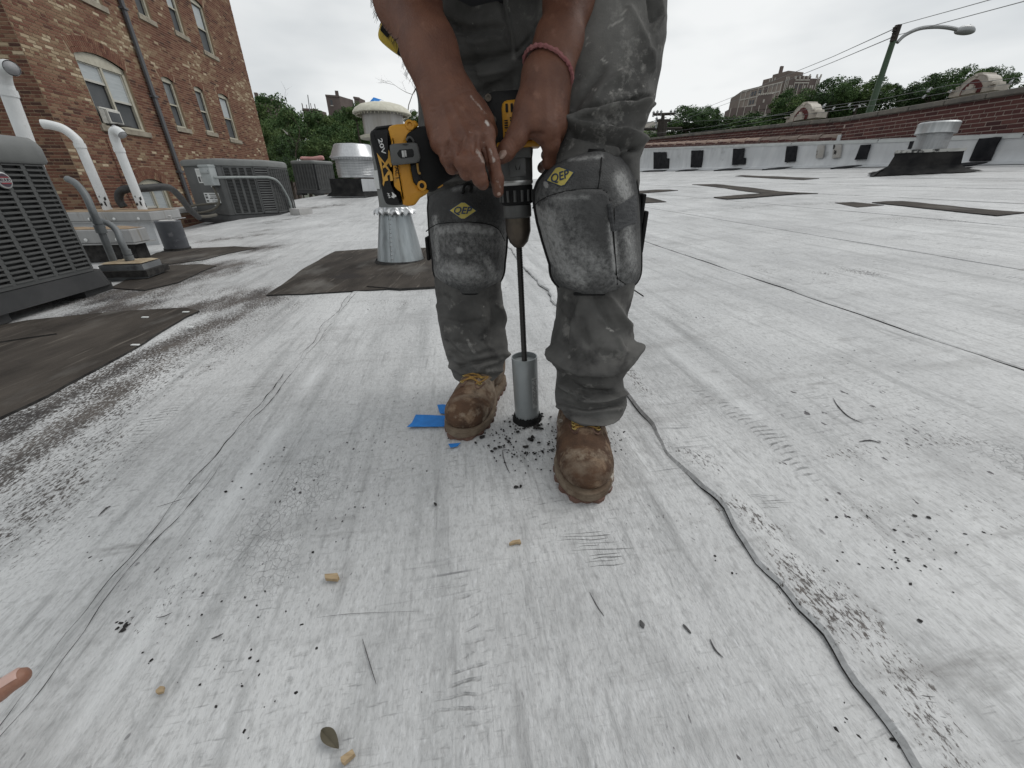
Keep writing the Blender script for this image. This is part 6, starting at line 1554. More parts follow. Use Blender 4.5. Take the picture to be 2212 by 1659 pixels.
# dorsum: metacarpals
K = [P3(1044, 290, .602), P3(1012, 302, .590), P3(980, 309, .592), P3(953, 308, .602)]
Wb_ = [P3(990, 212, .606), P3(975, 212, .598), P3(955, 214, .598), P3(944, 220, .604)]
for a, b, r in zip(Wb_, K, (.0185, .0175, .0165, .0155)): pr.append(cap(a, b, .020, r, .016))
pr += [cap(P3(995, 205, .612), P3(1040, 262, .622), .021, .020, .016), cap(P3(1030, 245, .63), P3(1056, 285, .645), .019, .015, .014), cap(P3(944, 232, .61), P3(942, 290, .615), .0155, .0150, .014),
       ('ell', P3(985, 262, .612), (.040, .022, .040), None, .015)]
# fingers of the right hand
fing = [[K[0], P3(1063, 346, .598), P3(1074, 388, .612), P3(1076, 414, .622)], [K[1], P3(1027, 352, .576), P3(1037, 386, .588), P3(1043, 396, .606)],
        [K[2], P3(999, 350, .578), P3(1008, 372, .592), P3(1018, 374, .62)], [K[3], P3(967, 343, .590), P3(976, 361, .604), P3(990, 363, .632)]]
for (a, b, c, d), rs in zip(fing, ((.0150, .0110, .0102, .0088), (.0150, .0122, .0112, .0100), (.0142, .0118, .0108, .0098), (.0130, .0105, .0098, .0090))):
    pr += [cap(a, b, rs[0], rs[1], .008), cap(b, c, rs[1], rs[2], .006), cap(c, d, rs[2], rs[3], .005)]
    pr += [('ell', a, (.0145, .0135, .0135), None, .008)]
# left arm (right in the picture)
l2 = P3(1229, 0, .640); l1 = P3(1206, 100, .628); eL = P3(1244, -85, .68)
pr += [cap(eL, l2, .046, .0385, .02), cap(l2, l1, .0385, .0335, .02)]
for du, r in ((-20, .0205), (0, .0235), (22, .0205)): pr.append(cap(P3(1206 + du * .6, 85, .628), P3(1184 + du, 150, .624), .028, r, .016))
LK = [P3(1152, 262, .636), P3(1180, 278, .640), P3(1200, 270, .656), P3(1207, 255, .68)]
for a, b, r in ((P3(1160, 165, .626), P3(1142, 236, .632), .021), (P3(1178, 165, .622), LK[1], .022), (P3(1198, 165, .626), LK[2], .020), (P3(1206, 168, .64), LK[3], .018), (P3(1166, 170, .626), LK[0], .022)): pr.append(cap(a, b, .0215, r, .018))
# thumb
pr += [cap(P3(1142, 232, .632), P3(1116, 296, .632), .0200, .0165, .014), cap(P3(1116, 296, .632), P3(1093, 327, .634), .0155, .0142, .008), cap(P3(1093, 327, .634), P3(1084, 339, .636), .0140, .0108, .006)]
# fingers curling round the housing
pr += [cap(LK[1], P3(1190, 312, .655), .0160, .0140, .012), cap(P3(1190, 312, .655), P3(1186, 352, .685), .0135, .0110, .008), cap(P3(1186, 352, .685), P3(1172, 362, .725), .0110, .010, .006),
       cap(LK[2], P3(1203, 308, .69), .0155, .0130, .010), cap(P3(1203, 308, .69), P3(1180, 335, .752), .0125, .0105, .008), cap(LK[3], P3(1210, 285, .72), .0145, .012, .010), cap(P3(1210, 285, .72), P3(1178, 312, .768), .012, .010, .008), cap(P3(1207, 250, .70), P3(1212, 262, .735), .0135, .0115, .010), cap(P3(1212, 262, .735), P3(1180, 285, .775), .011, .0095, .008)]
Vf, Ff = sdf_mesh(pr, (-.30, .50, .50), (.26, 1.02, 1.02), .0022)
Vf = laplace(Vf, Ff, 4)
hs_ = []
# knuckles, tendons, creases
for (a, b) in (((1044, 290), (990, 222)), ((1012, 302), (975, 222)), ((980, 309), (957, 225))): hs_.append(([a, ((a[0] + b[0]) / 2, (a[1] + b[1]) / 2), b], 5, .0016))
for c in ((1044, 292), (1012, 304), (981, 311), (954, 310)): hs_.append(([c], 10, .0028))
for a, b in (((1028, 296), (1024, 325)), ((996, 305), (990, 330)), ((967, 309), (962, 330)), ((1047, 318), (1055, 372)), ((1054, 372), (1058, 396))): hs_.append(([a, b], 3.4, -.0032))
for pts in ([(928, 232), (945, 228), (970, 215), (1000, 200), (1015, 196)], [(930, 243), (940, 240)], [(1058, 356), (1078, 349)], [(1060, 343), (1077, 338)], [(1065, 392), (1084, 389)], [(1018, 356), (1040, 350)], [(1020, 348), (1036, 343)], [(1032, 388), (1048, 384)],
            [(990, 352), (1006, 348)], [(962, 344), (975, 341)], [(1100, 300), (1112, 322)], [(1104, 296), (1118, 318)], [(1096, 306), (1106, 326)], [(1092, 322), (1104, 332)]): hs_.append((pts, 1.8, -.0011))
for pts in ([(1159, 170), (1150, 240)], [(1180, 170), (1180, 260)], [(1200, 175), (1202, 255)]): hs_.append((pts, 6, .0012))
for pts in ([(1010, 130), (985, 60), (955, 0)], [(925, 170), (905, 120)]): hs_.append((pts, 9, .002))
hs_.append(([(1150, 292), (1170, 290)], 6, -.004))
Vf = sculpt(Vf, Ff, hs_)
# torso, head, upper legs: out of the picture, coarser
sR, sL = (-.20, .70, 1.13), (.24, .70, 1.15)
pb = [cap(eR, sR, .052, .062, .03), cap(eL, sL, .048, .06, .03), ('ell', (.02, .80, 1.16), (.185, .20, .12), None, .05), ('ell', (.02, .98, 1.02), (.165, .17, .13), None, .05), ('ell', (.02, 1.10, .94), (.17, .12, .13), None, .05),
      cap(sR, sL, .06, .06, .04), cap((.02, .66, 1.20), (.02, .54, 1.23), .06, .055, .03), ('ell', (.02, .44, 1.22), (.078, .10, .105), None, .02), ('ell', (.02, .36, 1.17), (.055, .05, .07), None, .02), ('ell', (.02, .325, 1.185), (.014, .018, .020), None, .006),
      ('ell', (-.058, .45, 1.215), (.010, .025, .032), None, .006), ('ell', (.098, .45, 1.215), (.010, .025, .032), None, .006), cap((.13, 1.03, .9), (.165, .83, .50), .075, .042, .03), cap((-.09, 1.14, .9), (-.125, 1.05, .50), .075, .042, .03),
      cap((.165, .83, .50), (.168, .76, .12), .042, .028, .02), cap((-.118, 1.05, .50), (-.095, .955, .12), .042, .028, .02)]
Vc, Fc = sdf_mesh(pb, (-.42, .25, .0), (.42, 1.30, 1.42), .010); Vc = laplace(Vc, Fc, 3)
V = np.concatenate([Vf, Vc]); F = np.concatenate([Ff, Fc + len(Vf)])
uv, _ = projN(V); du = np.zeros(len(V))
for pts, r, s in (([(1017, 208), (1035, 228), (1048, 245)], 5, .5), ([(1050, 262), (1054, 270)], 5, .75), ([(1014, 285), (1030, 290), (1044, 308), (1046, 320)], 6, .38), ([(1030, 325), (1045, 350)], 8, .55), ([(1058, 322), (1068, 350)], 6, .55), ([(1070, 385), (1080, 405)], 9, .42), ([(1035, 380), (1045, 388)], 6, .4), ([(935, 205), (950, 210)], 7, .34), ([(1120, 330), (1105, 340)], 7, .3), ([(1140, 300), (1155, 280)], 5, .32), ([(1168, 290), (1175, 280)], 4, .35), ([(1008, 380)], 4, .5), ([(1000, 110)], 3, .5), ([(1010, 20), (990, 140)], 25, .12), ([(1180, 60), (1200, 90)], 20, .1)):
    du = np.maximum(du, s * stroke_w(uv, pts, r))
M_SKIN = dust_mat('skin', (.165, .072, .044), (.110, .046, .029), (.52, .47, .43), rough=.52, scale=28, bump=.35, bscale=320, sss=.06, dscale=150, thr=1.10, extra=[((.205, .10, .065), 45, .60, .12)])
body = from_np('body', V, F, [M_SKIN], person, {'dust': du})
# nails
M_NAIL = mat('nail', (.24, .14, .11), .4, c2=(.34, .25, .20), scale=60)
def nail(u, v, zc, w, h, ang, nm='fingernail'):
    mb = MB(); rows_ = []
    for i in range(7):
        b = i / 6; row = []
        for j in range(7):
            a = (j / 6 - .5) * 2; wd = w * math.sqrt(max(0.05, 1 - (abs(b - .45) / .6) ** 3)); x = a * wd / 2; y = (b - .5) * h
            ca, sa = math.cos(ang), math.sin(ang); row.append(Zc(u + x * ca - y * sa, v + x * sa + y * ca, zc + .0030 * a * a + .0012 * (2 * b - 1) ** 2))
        rows_.append(row)
    mb.grid(rows_); mb.obj(nm, M_NAIL, person, smooth='all')
nail(1086, 332, .6195, 15, 24, R(32)); nail(1077, 414, .6145, 12, 17, R(-4))
# bracelet of knotted cord
M_CORD = mat('cord', (.27, .10, .105), .85, c2=(.36, .17, .165), scale=60, bump=.8, bscale=300)
c = Vector(P3(1184, 150, .624)); mb = MB(); pts = []
ax_ = (Vector(P3(1184, 160, .625)) - Vector(P3(1206, 85, .628))).normalized(); s1_ = Vector((1, 0, 0)); s1_ = (s1_ - ax_ * s1_.dot(ax_)).normalized(); s2_ = ax_.cross(s1_)
n = 60
for i in range(n):
    a = 2 * math.pi * i / n; pts.append(c + s1_ * math.cos(a) * .0415 + s2_ * math.sin(a) * .0330 + ax_ * (.008 * math.sin(a + 2.2) + random.uniform(-.0008, .0008)))
mb.tube(pts, [.0025 + .0014 * (i % 2) + random.uniform(-.0004, .0004) for i in range(n)], 6, closed=True); mb.obj('bracelet', M_CORD, person, smooth=True)
# arm hair on the outer edge of the right forearm
M_HAIR = mat('arm_hair', (.015, .012, .012), .6); mb = MB(); rnd = random.Random(5)
N_ = normals(Vf, Ff); uvf, _ = projN(Vf); view = Vf - np.array([0, 0, CAMZ]); view /= np.linalg.norm(view, axis=1)[:, None]; nv = (N_ * view).sum(1)
cand = np.where((uvf[:, 0] < 925) & (uvf[:, 1] < 190) & (uvf[:, 1] > -20) & (np.abs(nv) < .25) & (N_[:, 0] < -.3))[0]
for i in rnd.sample(list(cand), min(130, len(cand))):
    p = Vector(Vf[i]); nn_ = Vector(N_[i]); t = Vector((.35, -.3, -.8)); pts = [p, p + nn_ * .004 + t * .003, p + nn_ * .006 + t * rnd.uniform(.006, .010) + Vector((rnd.gauss(0, .002), 0, 0))]
    mb.tube(pts, [.0003, .00025, .0001], 3, cap=False)
o = mb.obj('arm_hair', M_HAIR, person); o['kind'] = 'stuff'

# ---------------------------------------------------------------- trousers
def loft(mb, rows, n=40, sq=2.3):
    rr = []
    for (v, uL, uR, Yc, d) in rows:
        C = At((uL + uR) / 2, v, Yc); zc = Yc * cp - (C.z - CAMZ) * sp; w = (uR - uL) / 2 * zc / FPX; row = []
        for j in range(n):
            a = 2 * math.pi * j / n; ca, sa = math.cos(a), math.sin(a)
            row.append(C + Vector((math.copysign(abs(ca) ** (2 / sq), ca) * w, math.copysign(abs(sa) ** (2 / sq), sa) * d, 0)))
        rr.append(row)
    b = len(mb.v); mb.grid(rr, close_u=True); k = len(rr)
    mb.f.append(tuple(b + j for j in range(n))[::-1]); mb.f.append(tuple(b + (k - 1) * n + j for j in range(n))); mb.m += [0, 0]; mb.t += [.5, .5]
def dens(rows, m=5):
    out = []
    for a, b in zip(rows[:-1], rows[1:]):
        for i in range(m):
            t = i / m; out.append(tuple(x + (y - x) * t for x, y in zip(a, b)))
    return out + [rows[-1]]
legR = [(-75, 1150, 1432, 1.02, .13), (0, 1146, 1426, .99, .128), (30, 1144, 1433, .975, .126), (70, 1144, 1432, .965, .122), (100, 1146, 1429, .955, .12), (170, 1150, 1419, .93, .115), (230, 1158, 1407, .905, .11), (290, 1168, 1386, .88, .105), (316, 1172, 1384, .87, .105), (345, 1172, 1374, .855, .105),
        (400, 1168, 1374, .84, .10), (480, 1174, 1374, .825, .095), (560, 1190, 1374, .815, .09), (620, 1198, 1366, .805, .087), (665, 1201, 1360, .79, .086), (690, 1198, 1358, .785, .088), (712, 1192, 1364, .78, .092), (735, 1187, 1374, .775, .095), (752, 1187, 1374, .77, .095), (772, 1192, 1354, .768, .092), (795, 1198, 1342, .765, .09), (825, 1196, 1346, .757, .092), (850, 1194, 1350, .740, .096), (862, 1196, 1344, .722, .096), (876, 1201, 1336, .708, .094)]
legL = [(-60, 898, 1150, 1.14, .13), (0, 898, 1146, 1.13, .128), (100, 901, 1140, 1.12, .12), (200, 904, 1124, 1.10, .115), (300, 909, 1100, 1.08, .11), (350, 915, 1090, 1.07, .105), (400, 930, 1090, 1.06, .10), (470, 930, 1092, 1.04, .095), (560, 939, 1085, 1.02, .088), (620, 941, 1081, 1.01, .082), (655, 946, 1085, 1.0, .08), (690, 950, 1090, .99, .082), (725, 957, 1090, .975, .084), (755, 964, 1089, .965, .084), (778, 969, 1089, .955, .084), (804, 975, 1083, .940, .080)]
mb = MB(); loft(mb, dens(legR)); loft(mb, dens(legL))
def blob(c, r):
    bm = bmesh.new(); bmesh.ops.create_icosphere(bm, subdivisions=4, radius=1); bm.verts.index_update()
    mb.add([Vector((c[0] + v.co.x * r[0], c[1] + v.co.y * r[1], c[2] + v.co.z * r[2])) for v in bm.verts], [[v.index for v in f.verts] for f in bm.faces]); bm.free()
blob((.03, 1.08, .95), (.215, .15, .15)); blob((.025, 1.06, .80), (.13, .125, .12)); blob((.02, 1.05, .72), (.07, .10, .09))
me = mb.mesh('trousers_base', [], fixn=True); o = bpy.data.objects.new('trousers_base', me); COL.objects.link(o)
md = o.modifiers.new('r', 'REMESH'); md.mode = 'VOXEL'; md.voxel_size = .0038
ev = o.evaluated_get(bpy.context.evaluated_depsgraph_get()); em = ev.to_mesh()
nv_ = len(em.vertices); V = np.empty(nv_ * 3); em.vertices.foreach_get('co', V); V = V.reshape(-1, 3)
F = np.array([tuple(p.vertices) for p in em.polygons if len(p.vertices) == 4]); ev.to_mesh_clear(); bpy.data.objects.remove(o); bpy.data.meshes.remove(me)
V = laplace(V, F, 10, .6)
V = V + normals(V, F) * (fnoise(V, 24, 3) * .0042 + fnoise(V, 55, 4, (1, 1, .7)) * .0022 - np.abs(fnoise(V, 34, 17, (.7, .7, 1.3))) * .0034 - np.abs(fnoise(V, 70, 19, (.8, .8, 1.2))) * .0016)[:, None]
st = [
 # thigh and knee of the leg on the right
 ([(1400, 212), (1335, 222), (1262, 236), (1228, 250)], 5, -.010), ([(1398, 230), (1330, 232), (1268, 247), (1232, 264)], 7, .011), ([(1229, 268), (1290, 281), (1344, 287), (1383, 307)], 8, .012), ([(1236, 288), (1300, 301), (1350, 309), (1376, 318)], 6, -.010),
 ([(1344, 300), (1362, 395)], 6, -.007), ([(1380, 317), (1352, 333), (1330, 345)], 5, -.007), ([(1318, 250), (1330, 276)], 10, -.006), ([(1405, 120), (1380, 210)], 12, .006), ([(1360, 20), (1395, 90), (1400, 150)], 9, .005), ([(1418, 0), (1424, 40), (1412, 60)], 6, .008), ([(1402, 0), (1408, 45)], 4, -.006),
 ([(1300, 150), (1260, 200), (1240, 230)], 10, -.005), ([(1345, 160), (1300, 190), (1285, 215)], 9, .005), ([(1380, 225), (1384, 262)], 8, .008),
 # below the pad on the right
 ([(1240, 640), (1226, 690), (1222, 730)], 8, -.006), ([(1312, 636), (1345, 690), (1376, 738)], 7, .010), ([(1290, 640), (1312, 690), (1330, 720)], 7, -.006), ([(1189, 758), (1215, 784), (1250, 799), (1312, 803), (1345, 788), (1376, 752)], 11, .014), ([(1205, 806), (1230, 830), (1260, 846), (1322, 850)], 7, -.013),
 ([(1216, 832), (1262, 866), (1300, 866), (1342, 852)], 8, .011), ([(1204, 866), (1262, 882), (1345, 872)], 4, -.005), ([(1205, 880), (1270, 893), (1340, 884)], 5, .005), ([(1212, 898), (1270, 906), (1334, 902)], 3, -.0015), ([(1260, 720), (1290, 760), (1330, 768)], 9, -.006),
 # leg on the left
 ([(996, 790), (1030, 782), (1070, 776)], 5, -.010), ([(975, 762), (1000, 782), (1035, 795), (1086, 768)], 8, .011), ([(962, 737), (990, 765), (1014, 787)], 6, -.007), ([(1076, 662), (1093, 708), (1086, 760)], 8, .009), ([(1010, 735), (1032, 760)], 5, .006), ([(985, 740), (1005, 745)], 6, -.004), ([(972, 790), (1000, 806), (1084, 800)], 5, .006),
 ([(950, 660), (965, 720)], 7, .006), ([(1060, 650), (1070, 690), (1060, 740)], 8, -.005),
 ([(935, 372), (1000, 352), (1062, 372)], 6, .010), ([(940, 388), (1000, 372), (1068, 388)], 5, -.010), ([(950, 346), (1010, 338)], 6, -.009), ([(930, 400), (990, 388), (1070, 402)], 5, .008), ([(1070, 345), (1086, 395)], 7, .006),
 ([(960, 690), (1000, 700), (1040, 692)], 5, -.004), ([(1030, 655), (1050, 690), (1040, 730)], 6, .004), ([(968, 752), (1010, 770), (1060, 758)], 4, -.004), ([(980, 770), (1030, 786), (1080, 770)], 4, -.005), ([(1215, 660), (1235, 700), (1232, 740)], 6, .004), ([(1255, 690), (1275, 740)], 6, -.004), ([(1200, 775), (1260, 815), (1330, 812)], 4, -.004), ([(1212, 842), (1250, 858), (1310, 858)], 3.5, -.004), ([(1300, 690), (1330, 720), (1350, 760)], 5, .004),
 # crotch and fly
 ([(1086, -20), (1098, 40), (1112, 105)], 3, .005), ([(1078, -20), (1090, 40), (1104, 110)], 4, -.006), ([(1160, 50), (1140, 88), (1114, 114)], 3, -.005), ([(1166, 58), (1146, 94), (1120, 122)], 4, .005), ([(960, 45), (1010, 62), (1080, 55)], 9, -.009), ([(975, 85), (1030, 92), (1085, 85)], 9, .007), ([(990, 125), (1040, 128), (1095, 118)], 10, -.011), ([(1000, 160), (1050, 158), (1100, 148)], 9, .006), ([(1015, 200), (1060, 190), (1100, 180)], 10, -.010)]
V = sculpt(V, F, [(a[0], a[1], a[2] * 1.45) for a in st])
uv, _ = projN(V); du = np.zeros(len(V)); rnd = random.Random(12)
for pts, r, s in (([(1321, 55), (1345, 42)], 3, .75), ([(1342, 32), (1350, 24)], 4, .7), ([(1301, 128), (1309, 134)], 3, .8), ([(1279, 193), (1288, 195)], 3, .6), ([(1378, 128), (1392, 140), (1388, 155)], 6, .38), ([(1095, 0), (1100, 25)], 4, .5), ([(1022, 52)], 3.5, .7), ([(1118, 50)], 3, .6), ([(1010, 78)], 3, .4), ([(1230, 320), (1240, 300)], 8, .32), ([(1262, 160), (1270, 200), (1262, 222)], 7, .25), ([(1208, 380), (1222, 300)], 10, .25), ([(1010, 735), (1025, 760)], 7, .36), ([(990, 745), (1030, 742)], 6, .26), ([(1218, 808)], 7, .38), ([(1310, 708), (1325, 716)], 3, .62), ([(1230, 770)], 5, .35), ([(1218, 905), (1219, 915)], 3, .6), ([(1250, 840), (1300, 830)], 12, .26), ([(1045, 662)], 2, .7), ([(1340, 20), (1370, 100), (1350, 200), (1300, 290)], 62, .27), ([(1240, 700), (1300, 690)], 30, .13), ([(985, 700), (1050, 720)], 30, .12), ([(1230, 850), (1320, 880)], 18, .2), ([(1276, 275), (1340, 280)], 12, .2)):
    du = np.maximum(du, s * stroke_w(uv, pts, r))
for i in range(46):
    x, y = rnd.uniform(1230, 1420), rnd.uniform(10, 300); du = np.maximum(du, rnd.uniform(.3, .65) * stroke_w(uv, [(x, y), (x + rnd.uniform(-6, 6), y + rnd.uniform(-6, 6))], rnd.uniform(1.2, 3)))
M_TROU = dust_mat('grey_twill', (.056, .055, .053), (.125, .122, .116), (.33, .32, .30), rough=.9, scale=7, bump=.3, bscale=420, dscale=90, spec=.25, extra=[((.036, .035, .034), 14, .56, .14), ((.19, .185, .175), 3.2, .55, .16), ((.17, .165, .155), 30, .60, .1)])
from_np('trousers', V, F, [M_TROU], person, {'dust': du})
# shirt and belt, above the picture
M_SHIRT = mat('dark_shirt', (.05, .05, .055), .9)
ps = [('ell', (.02, .80, 1.16), (.235, .25, .165), None, .05), ('ell', (.02, .98, 1.03), (.215, .215, .175), None, .06), ('ell', (.02, 1.10, .95), (.225, .165, .13), None, .05), cap(sR, sL, .09, .09, .05), cap(sR, (-.215, .79, .99), .092, .080, .04), cap(sL, (.235, .81, 1.0), .09, .078, .04)]
Vs, Fs = sdf_mesh(ps, (-.46, .42, .78), (.50, 1.36, 1.42), .012); from_np('shirt', laplace(Vs, Fs, 3), Fs, [M_SHIRT], person)
M_CAP = mat('dark_hair', (.012, .01, .009), .7); Vs, Fs = sdf_mesh([('ell', (.02, .465, 1.25), (.084, .105, .095), None, .01)], (-.1, .3, 1.1), (.15, .62, 1.4), .012); from_np('hair', Vs, Fs, [M_CAP], person)

# ---------------------------------------------------------------- knee pads
M_PAD = dust_mat('pad_fabric', (.040, .040, .041), (.088, .088, .087), (.29, .29, .285), rough=.92, scale=10, bump=.8, bscale=260, dscale=120, spec=.2, thr=.70)
M_BIND = mat('pad_binding', (.012, .012, .012), .85); M_YEL = mat('logo_yellow', (.52, .42, .08), .6, c2=(.40, .34, .10), scale=40); M_BLUE = mat('logo_blue', (.012, .03, .075), .6, c2=(.03, .05, .09), scale=60); M_STRAP = mat('strap_webbing', (.040, .041, .043), .8, c2=(.075, .076, .078), scale=60, stretch=(1, 1, 4), bump=.6, bscale=200)
class Pad:
    def __init__(s, rows, Yf, dep, seam, tilt=0):
        s.r = rows; s.Yf = Yf; s.dep = dep; s.seam = seam; s.v0, s.v1 = rows[0][0], rows[-1][0]
        s.pv = np.array([r[0] for r in rows], float); s.pl = np.array([r[1] for r in rows], float); s.pr_ = np.array([r[2] for r in rows], float)
    def edges(s, v): return np.interp(v, s.pv, s.pl), np.interp(v, s.pv, s.pr_)
    def Y(s, u, v):
        a, b = s.edges(v); x = (u - (a + b) / 2) / max((b - a) / 2, 1e-6); x = max(-1, min(1, x)); t = (v - s.v0) / (s.v1 - s.v0)
        y = s.Yf + s.dep * (1 - math.sqrt(max(0, 1 - (x * .985) ** 2))) + (.050 if t < .5 else .016) * abs(2 * t - 1) ** 3
        # raised cap inside the seam
        sv = np.interp(u, [p[0] for p in s.seam], [p[1] for p in s.seam]); side = min((u - a) / 14., (b - u) / (14. if s.Yf > .8 else 60.), 1.)
        y -= .010 * sstep(-4, 7, v - sv) * max(0, side) * sstep(0, 40, s.v1 - v + 8)
        y += .0045 * math.exp(-((v - sv) / 3.0) ** 2)
        return y + .0016 * mnoise.noise(Vector((u * .05, v * .05, s.Yf * 9)))
    def P(s, u, v, d=0.0): return At(u, v, s.Y(u, v) - d)
def kneepad(rows, Yf, dep, seam, label):
    pd = Pad(rows, Yf, dep, seam); nr, nc = 74, 60; V = []; rows_ = []; front = []
    for i in range(nr):
        v = pd.v0 + (pd.v1 - pd.v0) * i / (nr - 1); a, b = pd.edges(v); front.append([pd.P((a + b) / 2 + (b - a) / 2 * math.sin(x), v) for x in np.linspace(-math.pi / 2, math.pi / 2, nc)])
    mb = MB(); mb.grid(front); back = [[p + Vector((0, .016, 0)) for p in r] for r in front]; mb.grid([r[::-1] for r in back])
    ring = front[0] + [r[-1] for r in front[1:]] + front[-1][::-1][1:] + [r[0] for r in front[::-1]][1:-1]
    rb = [p + Vector((0, .016, 0)) for p in ring]; n = len(ring); mb.add(ring + rb, [(i, (i + 1) % n, n + (i + 1) % n, n + i) for i in range(n)])
    me = mb.mesh('knee_pad', [M_PAD], smooth='all'); co = np.array(mb.v); uv, _ = projN(co); du = np.zeros(len(co))
    o = link('knee_pad', me, person)
    step = max(1, n // 120); mb = MB(); mb.tube([p + Vector((0, .006, 0)) for p in ring[::step]], .0048, 6, closed=True); mb.obj('binding', M_BIND, o, smooth=True)
    mb = MB(); mb.tube([pd.P(u, np.interp(u, [p[0] for p in seam], [p[1] for p in seam]), .0005) for u in np.linspace(seam[0][0], seam[-1][0], 40)], .0013, 5); mb.obj('seam', M_BIND, o)
    return o, pd, me, uv
def set_dust(me, uv, strokes):
    du = np.zeros(len(uv))
    for pts, r, s in strokes: du = np.maximum(du, s * stroke_w(uv, pts, r))
    at = me.attributes.new('dust', 'FLOAT', 'POINT'); at.data.foreach_set('value', du.astype(np.float32))
def logo(o, pd, u0, v0, w, h, ang, slant):
    ca, sa = math.cos(ang), math.sin(ang)
    def X(x, y, d): u, v = u0 + x * ca - y * sa, v0 + x * sa + y * ca; return pd.P(u, v, d)
    def poly(mb, pts, d):
        c = X(0, 0, d); ring = []
        for (a, b) in zip(pts, pts[1:] + pts[:1]):
            for t in np.linspace(0, 1, 8)[:-1]: ring.append((a[0] + (b[0] - a[0]) * t, a[1] + (b[1] - a[1]) * t))
        mid = [X(x * .5, y * .5, d) for x, y in ring]; out = [X(x, y, d) for x, y in ring]; n = len(ring)
        mb.add([c] + mid + out, [(0, 1 + i, 1 + (i + 1) % n) for i in range(n)] + [(1 + i, 1 + n + i, 1 + n + (i + 1) % n, 1 + (i + 1) % n) for i in range(n)])
    D = lambda k: [(-w / 2 * k, 0), (-w * .06, -h / 2 * k), (w * .06, -h / 2 * k), (w / 2 * k, 0), (w * .06, h / 2 * k), (-w * .06, h / 2 * k)]
    mb = MB(); mb.mi = 0; poly(mb, D(1.0), .0015); mb.mi = 1; poly(mb, D(.90), .0022); mb.mi = 0
    vs, fs = text_mesh('QEP', h * .60, 0, shear=.28, bold=h * .010); xs = [v.x for v in vs]; k = w * .62 / (max(xs) - min(xs)); xm = (max(xs) + min(xs)) / 2; ym = (max(v.y for v in vs) + min(v.y for v in vs)) / 2 + h * .02
    for ox, oy, dd in ((-.5, 0, .0028), (.6, 0, .0030), (0, -.5, .0032), (0, .5, .0034)): mb.add([X((v.x - xm) * k + ox, -(v.y - ym) * .95 + oy, dd) for v in vs], fs)
    mb.obj('logo', [M_BLUE, M_YEL], o)
def bot(v0, v1, l0, r0, e=2.4): return [(v, (l0 + r0) / 2 - (r0 - l0) / 2 * max(.20, 1 - ((v - v0) / (v1 - v0)) ** e) ** (1 / e), (l0 + r0) / 2 + (r0 - l0) / 2 * max(.20, 1 - ((v - v0) / (v1 - v0)) ** e) ** (1 / e)) for v in np.linspace(v0, v1, 14)]
rowsR = [(327, 1262, 1318), (332, 1238, 1338), (342, 1214, 1352), (356, 1196, 1362), (372, 1180, 1369), (392, 1164, 1374), (415, 1156, 1378), (440, 1156, 1381), (480, 1163, 1383), (520, 1174, 1384), (550, 1183, 1385)] + bot(572, 635, 1190, 1385, 2.8)
seamR = [(1150, 450), (1163, 436), (1185, 424), (1215, 415), (1245, 410), (1280, 408), (1300, 409), (1312, 418), (1319, 440), (1324, 520), (1330, 600), (1390, 640)]
kR, pR_, mR, uR_ = kneepad(rowsR, .690, .085, seamR, '')
set_dust(mR, uR_, [([(1200, 440), (1250, 560), (1330, 600)], 60, .17), ([(1340, 380), (1365, 580)], 22, .2), ([(1180, 470), (1210, 560), (1250, 600)], 34, .30), ([(1340, 385), (1352, 420)], 18, .34), ([(1320, 470), (1330, 580)], 12, .30), ([(1195, 430), (1270, 425)], 8, .22), ([(1240, 540), (1300, 580)], 40, .22), ([(1160, 450), (1190, 560)], 9, .35), ([(1350, 450), (1365, 560)], 16, .26), ([(1178, 396), (1180, 400)], 4, .8), ([(1230, 345), (1300, 338)], 6, .25)])
logo(kR, pR_, 1210, 381, 66, 44, R(-17), 0)
rowsL = [(398, 985, 1030), (401, 962, 1056), (406, 944, 1076), (414, 934, 1088), (426, 927, 1094), (450, 925, 1096), (500, 928, 1095), (545, 933, 1092)] + bot(570, 634, 936, 1089, 2.5)
seamL = [(920, 500), (930, 492), (945, 484), (970, 481), (1010, 480), (1040, 482), (1062, 486), (1078, 496), (1090, 520)]
kL, pL_, mL, uL_ = kneepad(rowsL, .905, .085, seamL, '')
set_dust(mL, uL_, [([(940, 520), (1080, 520)], 50, .17), ([(950, 600), (1070, 600)], 26, .2), ([(950, 500), (1000, 492), (1060, 500)], 16, .28), ([(992, 540)], 8, .55), ([(960, 580), (1030, 590)], 26, .28), ([(1050, 560), (1070, 600)], 12, .26), ([(940, 470), (945, 560)], 10, .25), ([(1000, 520), (1040, 560)], 30, .16), ([(980, 408), (1040, 404)], 7, .22)])
logo(kL, pL_, 1000, 455, 62, 38, R(1), 0)
# webbing strap, keeper and side tab of the right pad
mb = MB(); mb.grid([[pR_.P(u, v0_ + (u - 1335) * sl, .0035) for u in np.linspace(1328, 1376, 12)] for v0_, sl in zip(np.linspace(444, 497, 8), np.linspace(-.62, -.42, 8))]); mb.obj('strap', M_STRAP, kR, smooth='all')
mb = MB(); mb.tube([pR_.P(1317, 440, .004), pR_.P(1320, 470, .004), pR_.P(1324, 496, .004)], .0042, 7); mb.obj('strap_keeper', M_STRAP, kR, smooth=True)
mb = MB(); mb.tube([pR_.P(1325, 500, .002), pR_.P(1328, 545, .002), pR_.P(1332, 600, .002), pR_.P(1334, 615, .002)], .0014, 5); mb.obj('stitching', M_BIND, kR)
mb = MB(); mb.tube([pR_.P(1300, 340, .002), pR_.P(1297, 370, .002), pR_.P(1292, 408, .002)], .0012, 5); mb.obj('stitching', M_BIND, kR)
mb = MB(); c = At(1383, 500, .80); mb.bbox(c, (.008, .05, .075), .003); mb.obj('hook_strap', M_BIND, kR, smooth=True)
